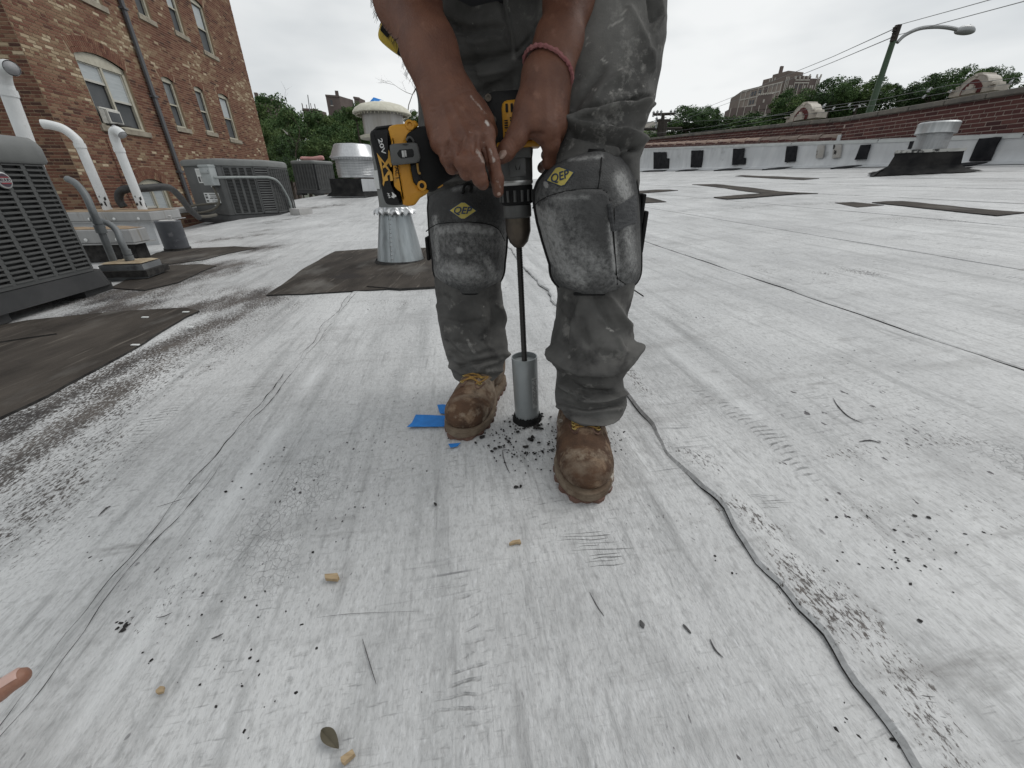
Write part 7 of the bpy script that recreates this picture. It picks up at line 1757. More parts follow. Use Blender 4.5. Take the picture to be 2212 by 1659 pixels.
mb = MB(); mb.bbox(At(1379, 450, .80), (.006, .06, .05), .002); mb.obj('hook_strap', M_BIND, kR, smooth=True)
mb = MB(); c = At(927, 535, 1.02); mb.bbox(c, (.008, .05, .055), .003); mb.obj('hook_strap', M_BIND, kL, smooth=True)
mb = MB(); pts = [pL_.P(1000, 418, .002), pL_.P(1002, 405, .008), pL_.P(1008, 397, .012), pL_.P(1018, 400, .008), pL_.P(1016, 414, .002)]; mb.tube(catmull(pts, 5), .0032, 6); mb.obj('pull_loop', M_BIND, kL, smooth=True)

# ---------------------------------------------------------------- boots
M_BOOT = dust_mat('nubuck', (.112, .064, .039), (.048, .029, .020), (.32, .265, .20), rough=.85, scale=16, bump=.7, bscale=160, dscale=70, spec=.25, extra=[((.24, .17, .115), 26, .54, .16), ((.25, .20, .15), 9, .53, .16, (.6, 1.5, 1)), ((.035, .022, .016), 14, .62, .1)])
M_SOLE = mat('gum_sole', (.105, .058, .045), .8, c2=(.16, .10, .078), scale=26, spots=[((.05, .03, .025), 18, .58, .08)], bump=.4); M_MID = mat('midsole', (.10, .070, .048), .85, c2=(.19, .15, .11), scale=30, spots=[((.48, .45, .40), 20, .58, .06)], bump=.4)
M_LACE = mat('lace', (.32, .19, .055), .8, c2=(.22, .13, .04), scale=200); M_BRASS = mat('brass', (.45, .34, .12), .4, metal=.8)
pf = [('ell', (0, .048, .062), (.043, .052, .052), None, .02), cap((0, .060, .09), (0, .055, .165), .046, .047, .02), cap((0, .075, .118), (0, .185, .068), .045, .036, .025), ('ell', (0, .175, .05), (.054, .07, .046), None, .02), ('ell', (0, .222, .047), (.0545, .070, .043), None, .015), ('ell', (0, .245, .056), (.044, .040, .036), None, .012)]
Vb0, Fb0 = sdf_mesh(pf, (-.075, -.02, .0), (.075, .31, .26), .0032, cut_z=.026); Vb0 = laplace(Vb0, Fb0, 2)
# toe seam, flex creases
def boot_relief(V, F, seed):
    N = normals(V, F); off = np.zeros(len(V)); up = np.clip(N[:, 2] + .4, 0, 1)
    for y0, a in ((.150, -.0022), (.163, .0018), (.176, -.0018), (.190, .0012)):
        yy = V[:, 1] - (y0 + .01 * np.sin(V[:, 0] * 60 + seed)) - .18 * np.abs(V[:, 0]) ** 1.0 * .4; off += a * np.exp(-(yy / .0045) ** 2) * up
    off += fnoise(V, 90, seed) * .0007
    return V + N * off[:, None]
def solew(y, g=0):
    pts = [(-.012, .012), (-.006, .026), (.008, .037), (.03, .043), (.06, .0445), (.10, .041), (.13, .043), (.17, .053), (.205, .0575), (.235, .056), (.262, .048), (.282, .035), (.295, .018), (.300, .006)]
    return np.interp(y, [p[0] for p in pts], [p[1] for p in pts]) + g
def sole_ring(g, z, notch=0.0, k=0):
    ys = list(np.concatenate([np.linspace(-.012, .01, 8), np.linspace(.015, .26, 46), np.linspace(.264, .300, 14)])); L_, Rr = [], []
    for i, y in enumerate(ys):
        y2 = y + (g if y > .28 else -g if y < 0 else 0); nn_ = notch if (int(y / .0135) % 2 == 0) else 0
        L_.append(Vector((-solew(y, g) + nn_, y2 - (nn_ if y > .285 else 0), z))); Rr.append(Vector((solew(y, g) - nn_, y2 - (nn_ if y > .285 else 0), z)))
    return L_ + Rr[::-1]
def boot(toe, heel, nm, sd, strokes):
    d = (toe - heel); d.z = 0; d.normalize(); base = Vector((heel.x, heel.y, (zroof(*pq(heel)) + zroof(*pq(toe))) / 2 + .002)); tilt = math.atan2(zroof(*pq(toe)) - zroof(*pq(heel)), .29)
    Mx = Matrix.Translation(base) @ Matrix.Rotation(math.atan2(-d.x, d.y), 4, 'Z') @ Matrix.Rotation(tilt, 4, 'X')
    M3 = np.array(Mx.to_3x3()); V = boot_relief(Vb0.copy(), Fb0, sd) @ M3.T + np.array(Mx.translation)
    uv, _ = projN(V); du = np.zeros(len(V))
    for pts, r, s in strokes: du = np.maximum(du, s * stroke_w(uv, pts, r))
    o = from_np('boot', V, Fb0, [M_BOOT], person, {'dust': du})
    def rings(lst, name, m, smooth=False):
        mb = MB(); rr = [[Mx @ p for p in r] for r in lst]; mb.grid(rr, close_u=True); n = len(rr[0]); b = 0
        mb.f.append(tuple(range(n))[::-1]); mb.f.append(tuple((len(rr) - 1) * n + i for i in range(n))); mb.m += [0, 0]; mb.t += [.5, .5]
        return mb.obj(name, m, o, smooth=smooth, fixn=True)
    rings([sole_ring(.001, 0, .006), sole_ring(.0025, .003, .006), sole_ring(.003, .0135, .005), sole_ring(.001, .0145, .0)], 'sole', M_SOLE)
    rings([sole_ring(.000, .0135), sole_ring(.0015, .016), sole_ring(.001, .026), sole_ring(-.002, .0285)], 'midsole', M_MID, True)
    rings([sole_ring(-.004, .027), sole_ring(.0005, .0275), sole_ring(.0002, .0315), sole_ring(-.0045, .033)], 'welt', M_MID, True)
    # quarters with eyelets and laces
    T = lambda x, y, z: Mx @ Vector((x, y, z))
    from mathutils.bvhtree import BVHTree
    bt = BVHTree.FromPolygons([Vector(v) for v in Vb0], [tuple(int(i) for i in f) for f in Fb0])
    def on(x, y, dd=0.0):
        h = bt.ray_cast(Vector((x, y, .4)), Vector((0, 0, -1)))
        if h[0] is None: h = bt.find_nearest(Vector((x, y, .1)))
        return h[0] + h[1] * dd
    for s in (-1, 1):
        rows_ = []
        for i in range(10):
            t = i / 9; y = .203 - .055 * t; x0 = .010 + .004 * t; x1 = .030 + .014 * t
            if i < 2: x0 = .016 - .003 * i
            rows_.append([Mx @ on(s * (x0 + (x1 - x0) * j / 6), y + (.012 * math.sin(j / 6 * 3.1) if i == 0 else 0) - .004 * j, .0028 if j else .0005) for j in range(7)])
        mb = MB(); mb.grid(rows_); oo = mb.obj('quarter', M_BOOT, o, smooth='all')
        mb = MB(); mb.tube([r[0] for r in rows_][::-1] + rows_[0], .0016, 5); mb.obj('stitching', M_SOLE, o)
    eyes = []
    for y in ((.191, .173, .158) if sd == 2 else (.194, .186, .180)):
        for s in (-1, 1):
            p = on(s * .021, y, .004); eyes.append(p); mb = MB(); c = [p + Vector((math.cos(a) * .0042, math.sin(a) * .0042, 0)) for a in np.linspace(0, 2 * math.pi, 11)[:-1]]; mb.tube([Mx @ q for q in c], .0014, 5, closed=True); mb.obj('eyelet', M_BRASS, o, smooth=True)
    mb = MB()
    up_ = Vector((0, 0, .005 if sd == 2 else .0022))
    for i in range(0, 6, 2): mb.tube([Mx @ q for q in catmull([eyes[i] + up_ * .2, eyes[i].lerp(eyes[i + 1], .5) + up_ * 1.6 + Vector((0, .003 * (i - 2), 0)), eyes[i + 1] + up_ * .2], 6)], .0021, 6)
    for a, b in ((0, 3), (1, 2), (2, 5), (3, 4)): mb.tube([Mx @ q for q in catmull([eyes[a], eyes[a].lerp(eyes[b], .5) + up_ * 1.3, eyes[b]], 5)], .002, 6)
    mb.obj('lace', M_LACE, o, smooth=True)
    if sd == 2:
        mb = MB(); mb.tube([Mx @ q for q in catmull([eyes[2], eyes[2] + Vector((-.02, .012, .01)), eyes[2] + Vector((-.012, .03, .008)), eyes[0] + Vector((.006, .01, .004))], 6)], .0019, 6); mb.obj('lace_loop', M_LACE, o, smooth=True)
    return o
tR, hR = Gs(2202, 1897), Vector((.158, .845, 0)); tL = Gs(1718, 1655); hL = Vector((-.062, 1.0, 0))
def fit(t, h, L=.300): d = (t - h); d.z = 0; d.normalize(); return t - d * L
hR = fit(tR, hR); hL = fit(tL, hL)
boot(tR, hR, 'a', 1, [([(1215, 1075), (1265, 1088), (1310, 1065)], 5, .5), ([(1225, 980), (1310, 985)], 22, .30), ([(1250, 1040), (1290, 1050)], 22, .20), ([(1210, 1000), (1208, 1050)], 6, .25), ([(1240, 940), (1300, 960)], 14, .15)])
boot(tL, hL, 'b', 2, [([(985, 900), (1030, 890)], 12, .32), ([(950, 940), (1020, 935)], 6, .35), ([(1055, 880), (1040, 920)], 5, .4), ([(975, 920), (1010, 925)], 14, .2), ([(1068, 840), (1060, 860)], 5, .3)])
# ================================================================ CORDLESS DRILL, ROD AND CORE TUBE
M_BLK = mat('black_plastic', (.012, .012, .013), .7, c2=(.024, .0235, .023), scale=24, spots=[((.10, .095, .09), 16, .68, .1)], bump=.25, bscale=200)
M_BLKD = mat('black_rubber', (.007, .007, .0075), .8, c2=(.014, .014, .014), scale=20)
M_YLW = mat('tool_yellow', (.55, .27, .015), .5, c2=(.47, .21, .012), scale=14, spots=[((.22, .12, .03), 18, .64, .1), ((.60, .40, .12), 9, .66, .1)], bump=.2, bscale=120)
M_GRY = mat('grey_housing', (.055, .056, .055), .5, c2=(.085, .086, .084), scale=20, spots=[((.16, .155, .15), 22, .66, .08)])
M_STEEL = mat('dark_steel', (.05, .042, .036), .42, metal=.7, c2=(.11, .09, .07), scale=24)
M_RING = mat('bright_ring', (.45, .45, .44), .4, metal=.7)
M_WTXT = mat('print_white', (.60, .60, .59), .6); M_YTXT = mat('print_yellow', (.55, .30, .05), .6); M_BTXT = mat('print_black', (.015, .015, .015), .7); M_RTXT = mat('print_red', (.28, .03, .02), .6)
TB = Gs(1979, 1571); TY = TB.y; TX = At(1139, 905, TY).x
dB = Vector((TX, TY, zroof(*pq(TB)))); dT = At(1106, 210, TY); wv = (dT - dB).normalized()
drill = empty('drill', (dB.x, dB.y, .40), 0, 'yellow and black cordless drill held upright, its chuck down and battery at the left', 'drill')
def axpt(v):
    """point of the drill axis seen at image row v"""
    lo, hi = 0.0, 1.2
    for _ in range(40):
        m = (lo + hi) / 2
        if proj(dB + wv * m)[1] > v: lo = m
        else: hi = m
    return (lo + hi) / 2
dx = Vector((1, 0, 0)); dx = (dx - wv * dx.dot(wv)).normalized(); dy = wv.cross(dx).normalized()     # dy points away from the camera
def DM(t): M = Matrix((dx, dy, wv)).transposed().to_4x4(); M.translation = dB + wv * t; return M
t_rod, t_nose, t_sl0, t_sl1, t_ring, t_gear, t_body, t_top = [axpt(v) for v in (528, 520, 470, 446, 398, 330, 322, 208)]
def rad(v, px): return px / 2 * (dB + wv * axpt(v) - Vector((0, 0, CAMZ))).dot(Vector((0, cp, -sp))) / FPX
mb = MB(); r0 = rad(520, 40); r1 = rad(480, 54)
mb.lathe([(r0 * .5, t_nose - .012), (r0, t_nose - .002), (r1, t_nose + .018), (r1, t_sl0)], 32, Matrix.Translation(dB) @ Matrix((dx, dy, wv)).transposed().to_4x4()); mb.obj('chuck_jaw_sleeve', M_STEEL, drill, smooth=True)
F0 = Matrix.Translation(dB) @ Matrix((dx, dy, wv)).transposed().to_4x4()
mb = MB(); r2 = rad(458, 60); mb.lathe([(r1, t_sl0), (r2, t_sl0 + .002), (r2, t_sl1), (r2 * .97, t_sl1 + .003)], 32, F0); mb.obj('clutch_collar', M_GRY, drill, smooth=True)
mb = MB(); r3 = rad(430, 68); mb.lathe([(r2 * .95, t_sl1 + .003), (r3, t_sl1 + .006), (r3 * 1.02, t_ring - .004), (r3 * .95, t_ring)], 32, F0)
mb.obj('chuck_sleeve', M_BLKD, drill, smooth=True)
for i in range(14):
    a = 2 * math.pi * i / 14 + .1; mb = MB(); c = Vector((math.cos(a) * r3 * 1.0, math.sin(a) * r3 * 1.0, 0)); mb.tube([F0 @ (c + Vector((0, 0, t_sl1 + .009))), F0 @ (c + Vector((0, 0, t_ring - .010)))], .0028, 6); mb.obj('grip_rib', M_GRY, drill, smooth=True)
r4 = rad(370, 74); mb = MB(); mb.lathe([(r3 * .98, t_ring - .002), (r4, t_ring + .001), (r4, t_ring + .004), (r4 * .98, t_ring + .006)], 36, F0); mb.obj('bright_ring', M_RING, drill, smooth=True)
mb = MB(); mb.lathe([(r4 * .97, t_ring + .004), (r4 * .99, t_ring + .012), (r4 * 1.0, t_gear - .01), (r4 * 1.05, t_gear), (r4 * 1.05, t_gear + .012)], 36, F0); mb.obj('gear_case', M_GRY, drill, smooth=True)
mb = MB(); zc__ = (t_ring + t_gear) / 2; mb.bbox(None, (.030, .006, .030), .004, M=F0 @ Matrix.Translation((.004, -r4 * 1.0, zc__ + .001))); mb.bbox(None, (.060, .012, .020), .004, M=F0 @ Matrix.Translation((0, -r4 * .96, t_gear - .001))); mb.obj('mode_panel', M_GRY, drill, smooth=True)
mb = MB(); mb.bbox(None, (.020, .003, .0055), .001, M=F0 @ Matrix.Translation((-.002, -r4 * 1.10, t_gear - .002))); mb.bbox(None, (.005, .003, .012), .001, M=F0 @ Matrix.Translation((.007, -r4 * 1.10, t_gear - .002))); mb.obj('selector', M_YLW, drill, smooth=True)
mb = MB()
for s in (-1, 1): mb.prism([F0 @ Vector((.004 + s * .005, -r4 * 1.10, zc__ + .006)), F0 @ Vector((.004 + s * .001, -r4 * 1.10, zc__ - .003)), F0 @ Vector((.004 + s * .0035, -r4 * 1.10, zc__ - .003))], (0, -.0008, 0))
mb.obj('drill_mark', M_BTXT, drill, fixn=True)
# motor housing
hb = t_top - t_body; wB = .074; dpt = .080
mb = MB(); mb.bbox(None, (wB, dpt, hb + .012), .018, M=F0 @ Matrix.Translation((-.012, .006, t_body + hb / 2)), seg=4); mb.obj('motor_housing', M_BLK, drill, smooth=True)
mb = MB(); mb.bbox(None, (.066, .030, hb - .010), .012, M=F0 @ Matrix.Translation((.013, -.026, t_body + hb / 2 - .004)), seg=3); mb.bbox(None, (.078, .060, .010), .004, M=F0 @ Matrix.Translation((.008, -.014, t_body + .004))); mb.obj('yellow_shell', M_YLW, drill, smooth=True)
ys = -.0415
for i in range(6):
    mb = MB(); mb.bbox(None, (.0042, .003, .012), .001, M=F0 @ Matrix.Translation((-.010 + .0085 * i, ys, t_top - .022))); mb.obj('vent_slot', M_BTXT, drill)
mb = MB()
for i in range(17):
    for j, (x, w) in enumerate(((-.0125, .006), (-.0045, .0025))):
        if (i * 7 + j) % 5 == 0: continue
        mb.box(None, (w, .0008, .0017), M=F0 @ Matrix.Translation((x, ys, t_top - .036 - i * .0034)))
mb.mi = 1; mb.box(None, (.0065, .0007, .034), M=F0 @ Matrix.Translation((.0015, ys, t_top - .052)))
mb.mi = 0; mb.box(None, (.002, .0007, .05), M=F0 @ Matrix.Translation((.009, ys, t_top - .058)))
mb.obj('rating_label', [M_BTXT, M_RTXT], drill)
for v_, x in ((216, -.040), (262, -.034), (300, -.036)):
    mb = MB(); mb.lathe([(.0055, 0), (.0055, .003), (.003, .003), (.003, .001), (0, .001)], 10, F0 @ Matrix.Translation((x, -.033, axpt(v_))) @ Matrix.Rotation(R(90), 4, 'X')); mb.obj('screw', M_STEEL, drill, smooth=True)
mb = MB()
for s in (-1, 1): mb.box(None, (.006, .006, .030), M=F0 @ Matrix.Translation((.022 + s * .012, -.043, t_body + .020)))
mb.obj('shell_rib', M_YLW, drill)
# handle, foot and battery: flat sided bodies lying in the plane of the pistol
bc = At(866, 355, .735); s_ax = (bc - (dB + wv * axpt(300))); s_ax = (s_ax - wv * s_ax.dot(wv)).normalized(); nv = s_ax.cross(wv).normalized()
if nv.y > 0: nv = -nv
def bpl(x, y, d=0.0):
    """crop pixel of the battery close-up -> point on the mid plane of the drill, d metres towards the viewer's side"""
    u, v = 795 + x * .12505, 253.5 + y * .12505; r_ = ray(u, v); o = Vector((0, 0, CAMZ)); P0 = bc + nv * d
    return o + r_ * ((P0 - o).dot(nv) / r_.dot(nv))
def slabp(poly, d0, d1, name, m, bev=.004, sm=False, shrink=.0):
    """outline extruded across the tool with rounded edges"""
    P = [Vector(p) for p in poly]; n = len(P); c = sum(P, Vector((0, 0))) / n if False else Vector((sum(p.x for p in P) / n, sum(p.y for p in P) / n))
    A = sum(P[i].x * P[(i + 1) % n].y - P[(i + 1) % n].x * P[i].y for i in range(n)); sg = 1 if A > 0 else -1
    nrm = []
    for i in range(n):
        e1_ = (P[i] - P[i - 1]).normalized(); e2_ = (P[(i + 1) % n] - P[i]).normalized(); t = (e1_ + e2_); t = t.normalized() if t.length > 1e-6 else e1_
        nrm.append(Vector((-t.y, t.x)) * sg)
    k = bev / (.62 / FPX * .12505)
    rings = []
    for ins, d in ((.9, d0), (.28, d0 + bev * .28), (0, d0 + bev * .9), (0, d1 - bev * .9), (.28, d1 - bev * .28), (.9, d1)):
        rings.append([bpl(P[i].x + nrm[i].x * ins * k, P[i].y + nrm[i].y * ins * k, d) for i in range(n)])
    mb = MB(); mb.grid(rings, close_u=True); mb.f.append(tuple(range(n))[::-1]); mb.f.append(tuple(5 * n + i for i in range(n))); mb.m += [0, 0]; mb.t += [.5, .5]
    return mb.obj(name, m, drill, smooth=True, fixn=True)
def sm_poly(p, n=4): return [(q.x, q.y) for q in catmull([Vector((a, b, 0)) for a, b in p], n, closed=True)]
BT = .036
slabp(sm_poly([(34, 320), (48, 250), (80, 226), (180, 214), (375, 208), (395, 330), (402, 440), (425, 640), (440, 850), (442, 1060), (462, 1190), (552, 1285), (596, 1430), (606, 1500), (560, 1515), (370, 1512), (290, 1445), (222, 1180), (140, 800), (70, 500)], 3), -BT, BT, 'battery', M_BLK, .006)
slabp([(75, 226), (110, 192), (140, 160), (420, 125), (440, 160), (372, 212), (200, 216)], -BT * .8, BT * .86, 'battery_latch', M_BLK, .004)
slabp(sm_poly([(345, 205), (420, 134), (560, 116), (660, 105), (690, 72), (760, 60), (830, 62), (872, 150), (800, 190), (760, 260), (700, 330), (690, 430), (760, 800), (800, 1050), (835, 1130), (905, 1190), (1050, 1250), (1000, 1335), (900, 1395), (820, 1505), (740, 1530), (660, 1528), (600, 1502), (590, 1430), (550, 1283), (461, 1190), (441, 1100), (425, 640), (400, 420)], 2), -BT * 1.02, BT * 1.06, 'foot', M_YLW, .005)
slabp(sm_poly([(420, 330), (470, 420), (520, 640), (560, 900), (590, 1120), (630, 1380), (600, 1440), (560, 1290), (450, 1190), (430, 800), (405, 450)], 2), BT * .9, BT * 1.10, 'foot_rib', M_YLW, .003)
slabp(sm_poly([(640, 300), (700, 235), (780, 190), (930, 152), (1120, 170), (1330, 330), (1500, 520), (1600, 700), (1560, 980), (1330, 1120), (1200, 1235), (1100, 1288), (1000, 1262), (870, 1232), (782, 1162), (746, 1080), (700, 800), (645, 430)], 2), -BT * .62, BT * 1.14, 'handle', M_BLKD, .010)
slabp(sm_poly([(740, 830), (860, 810), (900, 1000), (1000, 1180), (960, 1230), (850, 1180), (790, 1100), (755, 980)], 2), BT * 1.0, BT * 1.2, 'grip_panel', M_BLK, .003)
slabp([(372, 485), (430, 456), (800, 432), (850, 455), (875, 520), (908, 690), (890, 755), (830, 790), (430, 836), (395, 780)], BT * 1.30, BT * 1.46, 'bit_holder', M_GRY, .003)
slabp([(500, 618), (540, 560), (760, 542), (790, 575), (797, 650), (780, 688), (570, 712), (520, 670)], BT * 1.40, BT * 1.475, 'holder_window', M_BTXT, .001)
mb = MB(); mb.tube([bpl(600, 575, BT * 1.5), bpl(615, 690, BT * 1.5)], .0022, 6); mb.tube([bpl(640, 572, BT * 1.5), bpl(655, 680, BT * 1.5)], .0016, 6); mb.obj('screwdriver_bit', M_RING, drill, smooth=True)
mb = MB(); mb.tube(catmull([bpl(700, 470, BT * 1.5), bpl(1, 1, 0) if False else bpl(600, 468, BT * 1.475)], 3), .0005, 4); mb.obj('holder_seam', M_BTXT, drill)
mb = MB(); mb.tube(catmull([bpl(850, 795, BT * 1.25), bpl(862, 900, BT * 1.25), bpl(880, 965, BT * 1.25), bpl(905, 962, BT * 1.25)], 5), .0018, 6); mb.obj('hook_wire', M_LACE, drill, smooth=True)
mb = MB(); mb.tube(catmull([bpl(660, 400, BT * 1.22), bpl(700, 345, BT * 1.22), bpl(750, 360, BT * 1.22), bpl(790, 420, BT * 1.22)], 5), .0016, 6); mb.obj('hook_loop', M_GRY, drill, smooth=True)
mb = MB(); mb.tube(catmull([bpl(1150, 815, BT * .9), bpl(1085, 845, BT * .9), bpl(1062, 920, BT * .9), bpl(1090, 1085, BT * .9), bpl(1180, 1195, BT * .9), bpl(1275, 1155, BT * .8)], 5), .0030, 8); mb.tube([bpl(1090, 1090, BT * .9), bpl(1190, 1040, BT * .85)], .0028, 7); mb.obj('trigger_guard', M_YLW, drill, smooth=True)
for x, y, r_, d in ((925, 1180, .0055, BT * 1.16), (712, 130, .0050, BT * 1.02)):
    mb = MB(); P = bpl(x, y, d); Mx = Matrix((s_ax, wv, nv)).transposed().to_4x4(); Mx.translation = P
    mb.lathe([(r_ * 1.35, -.004), (r_ * 1.35, .003), (r_ * .75, .003), (r_ * .70, -.001)], 16, Mx, cap=False); mb.mi = 1; mb.lathe([(r_ * .75, -.0005), (0, -.0005)], 16, Mx, cap=False); mb.obj('screw_boss', [M_YLW, M_STEEL], drill, smooth=True)
def btext(txt, c, a, b, cap_h, m, d, bold=.02, shear=0, nm='lettering', wid=None):
    """text running from crop pixel a to b, letter tops to the right"""
    A, B = Vector(a), Vector(b); L_ = (B - A).length; dd = (B - A) / L_; up_ = Vector((-dd.y, dd.x)) * -1
    if up_.x < 0: up_ = -up_
    vs, fs = text_mesh(txt, 1.0, 0, shear=shear, bold=bold); x0, x1 = min(v.x for v in vs), max(v.x for v in vs); y0, y1 = min(v.y for v in vs), max(v.y for v in vs); mid = (A + B) / 2
    mb = MB(); P = []
    for v in vs:
        q = mid + dd * ((v.x - (x0 + x1) / 2) / (x1 - x0) * L_) + up_ * ((v.y - (y0 + y1) / 2) / (y1 - y0) * cap_h); P.append(bpl(q.x, q.y, d))
    mb.add(P, fs); n = len(P); mb.obj(nm, m, drill)
btext('20V', None, (205, 365), (278, 640), 74, M_WTXT, BT + .0006)
# the two big yellow letters, cut as on the pack
def bpoly(pts, d): mb = MB(); mb.prism([bpl(x, y, d) for x, y in pts], nv * .0006); return mb
mb = MB()
for pl_ in ([(150, 612), (192, 668), (292, 790), (345, 705), (352, 560), (372, 600), (412, 850), (392, 860), (352, 788), (318, 832), (412, 960), (415, 990), (296, 858), (262, 882), (250, 850), (282, 805), (228, 752), (252, 900), (240, 985), (215, 860)],
            [(240, 985), (222, 900), (246, 888), (274, 1040), (332, 945), (372, 905), (412, 960), (432, 1092), (385, 1100), (372, 985), (330, 1010), (346, 1090), (288, 1105), (268, 1190), (252, 1150), (256, 1090)]):
    mb.prism([bpl(x, y, BT + .0004) for x, y in pl_], nv * .0006)
mb.obj('lettering', M_YTXT, drill, fixn=True)
btext('4', None, (415, 1295), (478, 1392), 1, M_WTXT, BT + .0006) if False else None
btext('4', None, (425, 1290), (455, 1395), 82, M_WTXT, BT + .0006, .04); btext('AH', None, (345, 1300), (375, 1390), 36, M_WTXT, BT + .0006, .03)
btext('DEWALT', None, (452, 560), (522, 1085), 66, M_BTXT, BT * 1.10 + .0008, .012)
# threaded rod and core cutter
cc = empty('core_cutter', dB, 0, 'grey core cutting tube on a black threaded rod, standing in its cut hole', 'core cutter')
M_TUBE = mat('tube_paint', (.22, .24, .245), .34, metal=.4, c2=(.30, .32, .325), scale=6, stretch=(1, 1, .5), spots=[((.03, .03, .03), 26, .66, .02, (1, 1, 3)), ((.42, .43, .43), 9, .60, .1, (1, 1, .4))], bump=.3, bscale=60)
t_tube = axpt(770); rT = rad(850, 53)
mb = MB(); mb.lathe([(rT, -.02), (rT, .01), (rT, t_tube), (rT * .93, t_tube), (rT * .93, t_tube - .02)], 40, F0, cap=False); mb.obj('tube', M_TUBE, cc, smooth=True)
mb = MB(); mb.lathe([(rT * .94, t_tube - .012), (rT * .3, t_tube - .010), (0, t_tube - .010)], 32, F0, cap=False); mb.obj('end_plate', M_GALV, cc, smooth=True)
M_ROD = mat('threaded_steel', (.045, .043, .041), .38, metal=.8)
mb = MB(); rr0 = rad(640, 13.5); prof = []; t = t_tube - .012
while t < t_rod + .01: prof += [(rr0 * .84, t), (rr0, t + .0017)]; t += .0034
mb.lathe(prof, 14, F0); mb.obj('threaded_rod', M_ROD, cc, smooth=False)
mb = MB(); rows_ = []
a0_, a1_ = R(-62), R(-34)
for z in np.linspace(.045, t_tube - .045, 10): rows_.append([F0 @ Vector((math.cos(a) * (rT + .0006), math.sin(a) * (rT + .0006), z)) for a in np.linspace(a0_, a1_, 6)])
mb.grid(rows_); rnd = random.Random(2); mb.mi = 1; z = .05
while z < t_tube - .052:
    for a in np.linspace(a0_ + .05, a1_ - .06, 4):
        if rnd.random() < .8: mb.add([F0 @ Vector((math.cos(x) * (rT + .0011), math.sin(x) * (rT + .0011), zz_)) for x, zz_ in ((a, z), (a + .07, z), (a + .07, z + .0028), (a, z + .0028))], [(0, 1, 2, 3)])
    z += .0046
mb.obj('instruction_label', [mat('label_grey', (.36, .37, .37), .6), M_INK], cc)
# ragged bitumen round the cut
mb = MB(); rnd = random.Random(8); n = 60; rw_ = []
for k, (rr, zz_) in enumerate(((1.0, .012), (1.09, .012), (1.15, .004), (1.20, -.006))):
    rw_.append([F0 @ Vector((math.cos(2 * math.pi * i / n) * rT * (rr + (.07 * rnd.random() if k else 0)), math.sin(2 * math.pi * i / n) * rT * (rr + (.07 * rnd.random() if k else 0)), zz_ + .006 * rnd.random())) for i in range(n)])
mb.grid(rw_, close_u=True); o = mb.obj('cut_rim', M_BLKD, roof)
# tape measure hanging on the belt, behind the right forearm
tmm = empty('tape_measure', At(848, 90, .98), 0, 'yellow and black tape measure on the belt, peeking out left of the right forearm', 'tape measure')
def tmp(x, y, d): return At((1350 + x * .27124) / 1.736, (y * .27124) / 1.736, .98 - d)
def slab_t(poly, d0, d1, name, m): mb = MB(); mb.prism([tmp(x, y, d0) for x, y in poly], Vector((0, -(d1 - d0), 0))); return mb.obj(name, m, tmm, fixn=True)
mb = MB()
for k, (ins, d) in enumerate(((.94, -.02), (1, -.015), (1, .015), (.94, .02))):
    pass
yp = sm_poly([(330, 200), (275, 360), (250, 480), (285, 570), (420, 690), (560, 790), (680, 880), (900, 700), (800, 300), (560, 180)], 4); cx_, cy_ = 560, 520
rows_ = [[tmp(cx_ + (x - cx_) * k, cy_ + (y - cy_) * k, d) for x, y in yp] for k, d in ((.5, -.024), (.92, -.022), (.985, -.017), (1, -.01), (1, .01), (.985, .017), (.92, .022), (.5, .024))]
mb = MB(); mb.grid(rows_, close_u=True); n = len(yp); mb.f.append(tuple(range(n))[::-1]); mb.f.append(tuple(7 * n + i for i in range(n))); mb.m += [0, 0]; mb.t += [.5, .5]; mb.obj('case', mat('tape_yellow', (.52, .37, .02), .45, c2=(.42, .28, .015), scale=16), tmm, smooth=True, fixn=True)
slab_t([(345, 270), (300, 440), (380, 530), (410, 535), (430, 470), (600, 520), (640, 380), (480, 260)], .016, .026, 'grip', M_BLKD)
slab_t([(560, 660), (535, 765), (690, 890), (800, 860), (760, 700)], .014, .0275, 'bumper', M_BLKD)
# ================================================================ TAPE, CRUMBS, CHIPS, LEAF, FINGER
def ground_piece(pts, h, name, m, label, cat, group=None, curl=0):
    P = [Gs(*p) for p in pts]; n = len(P); mb = MB()
    top = [p + Vector((0, 0, h + (curl if i % 2 else 0))) for i, p in enumerate(P)]
    mb.add(top + [p + Vector((0, 0, .0045)) for p in P], [tuple(range(n))] + [(i, n + i, n + (i + 1) % n, (i + 1) % n) for i in range(n)]); return tag(mb.obj(name, m, fixn=True), label, cat, group)
g_t = 'strips of blue masking tape under the boot'
ground_piece([(1527, 1607), (1545, 1592), (1560, 1561), (1600, 1562), (1680, 1566), (1690, 1605), (1640, 1606), (1560, 1606)], .0055, 'tape_strip', M_TAPE, 'longest blue tape strip sticking out left from under the tan boot', 'tape', g_t)
ground_piece([(1640, 1524), (1662, 1522), (1700, 1530), (1710, 1560), (1650, 1556)], .0055, 'tape_strip', M_TAPE, 'short blue tape strip above the longest one, behind the left toe', 'tape', g_t)
ground_piece([(1682, 1672), (1727, 1668), (1716, 1680), (1690, 1685)], .006, 'tape_strip', M_TAPE, 'scrap of blue tape peeping out in front of the tan boot toe', 'tape', g_t)
ground_piece([(1790, 1556), (1841, 1552), (1838, 1566), (1828, 1572), (1800, 1580)], .006, 'tape_strip', M_TAPE, 'torn end of blue tape on the inner side of the left boot', 'tape', g_t)
M_CRUMB = mat('bitumen_crumb', (.012, .011, .011), .8, c2=(.035, .033, .032), scale=60)
mb = MB(); rnd = random.Random(21)
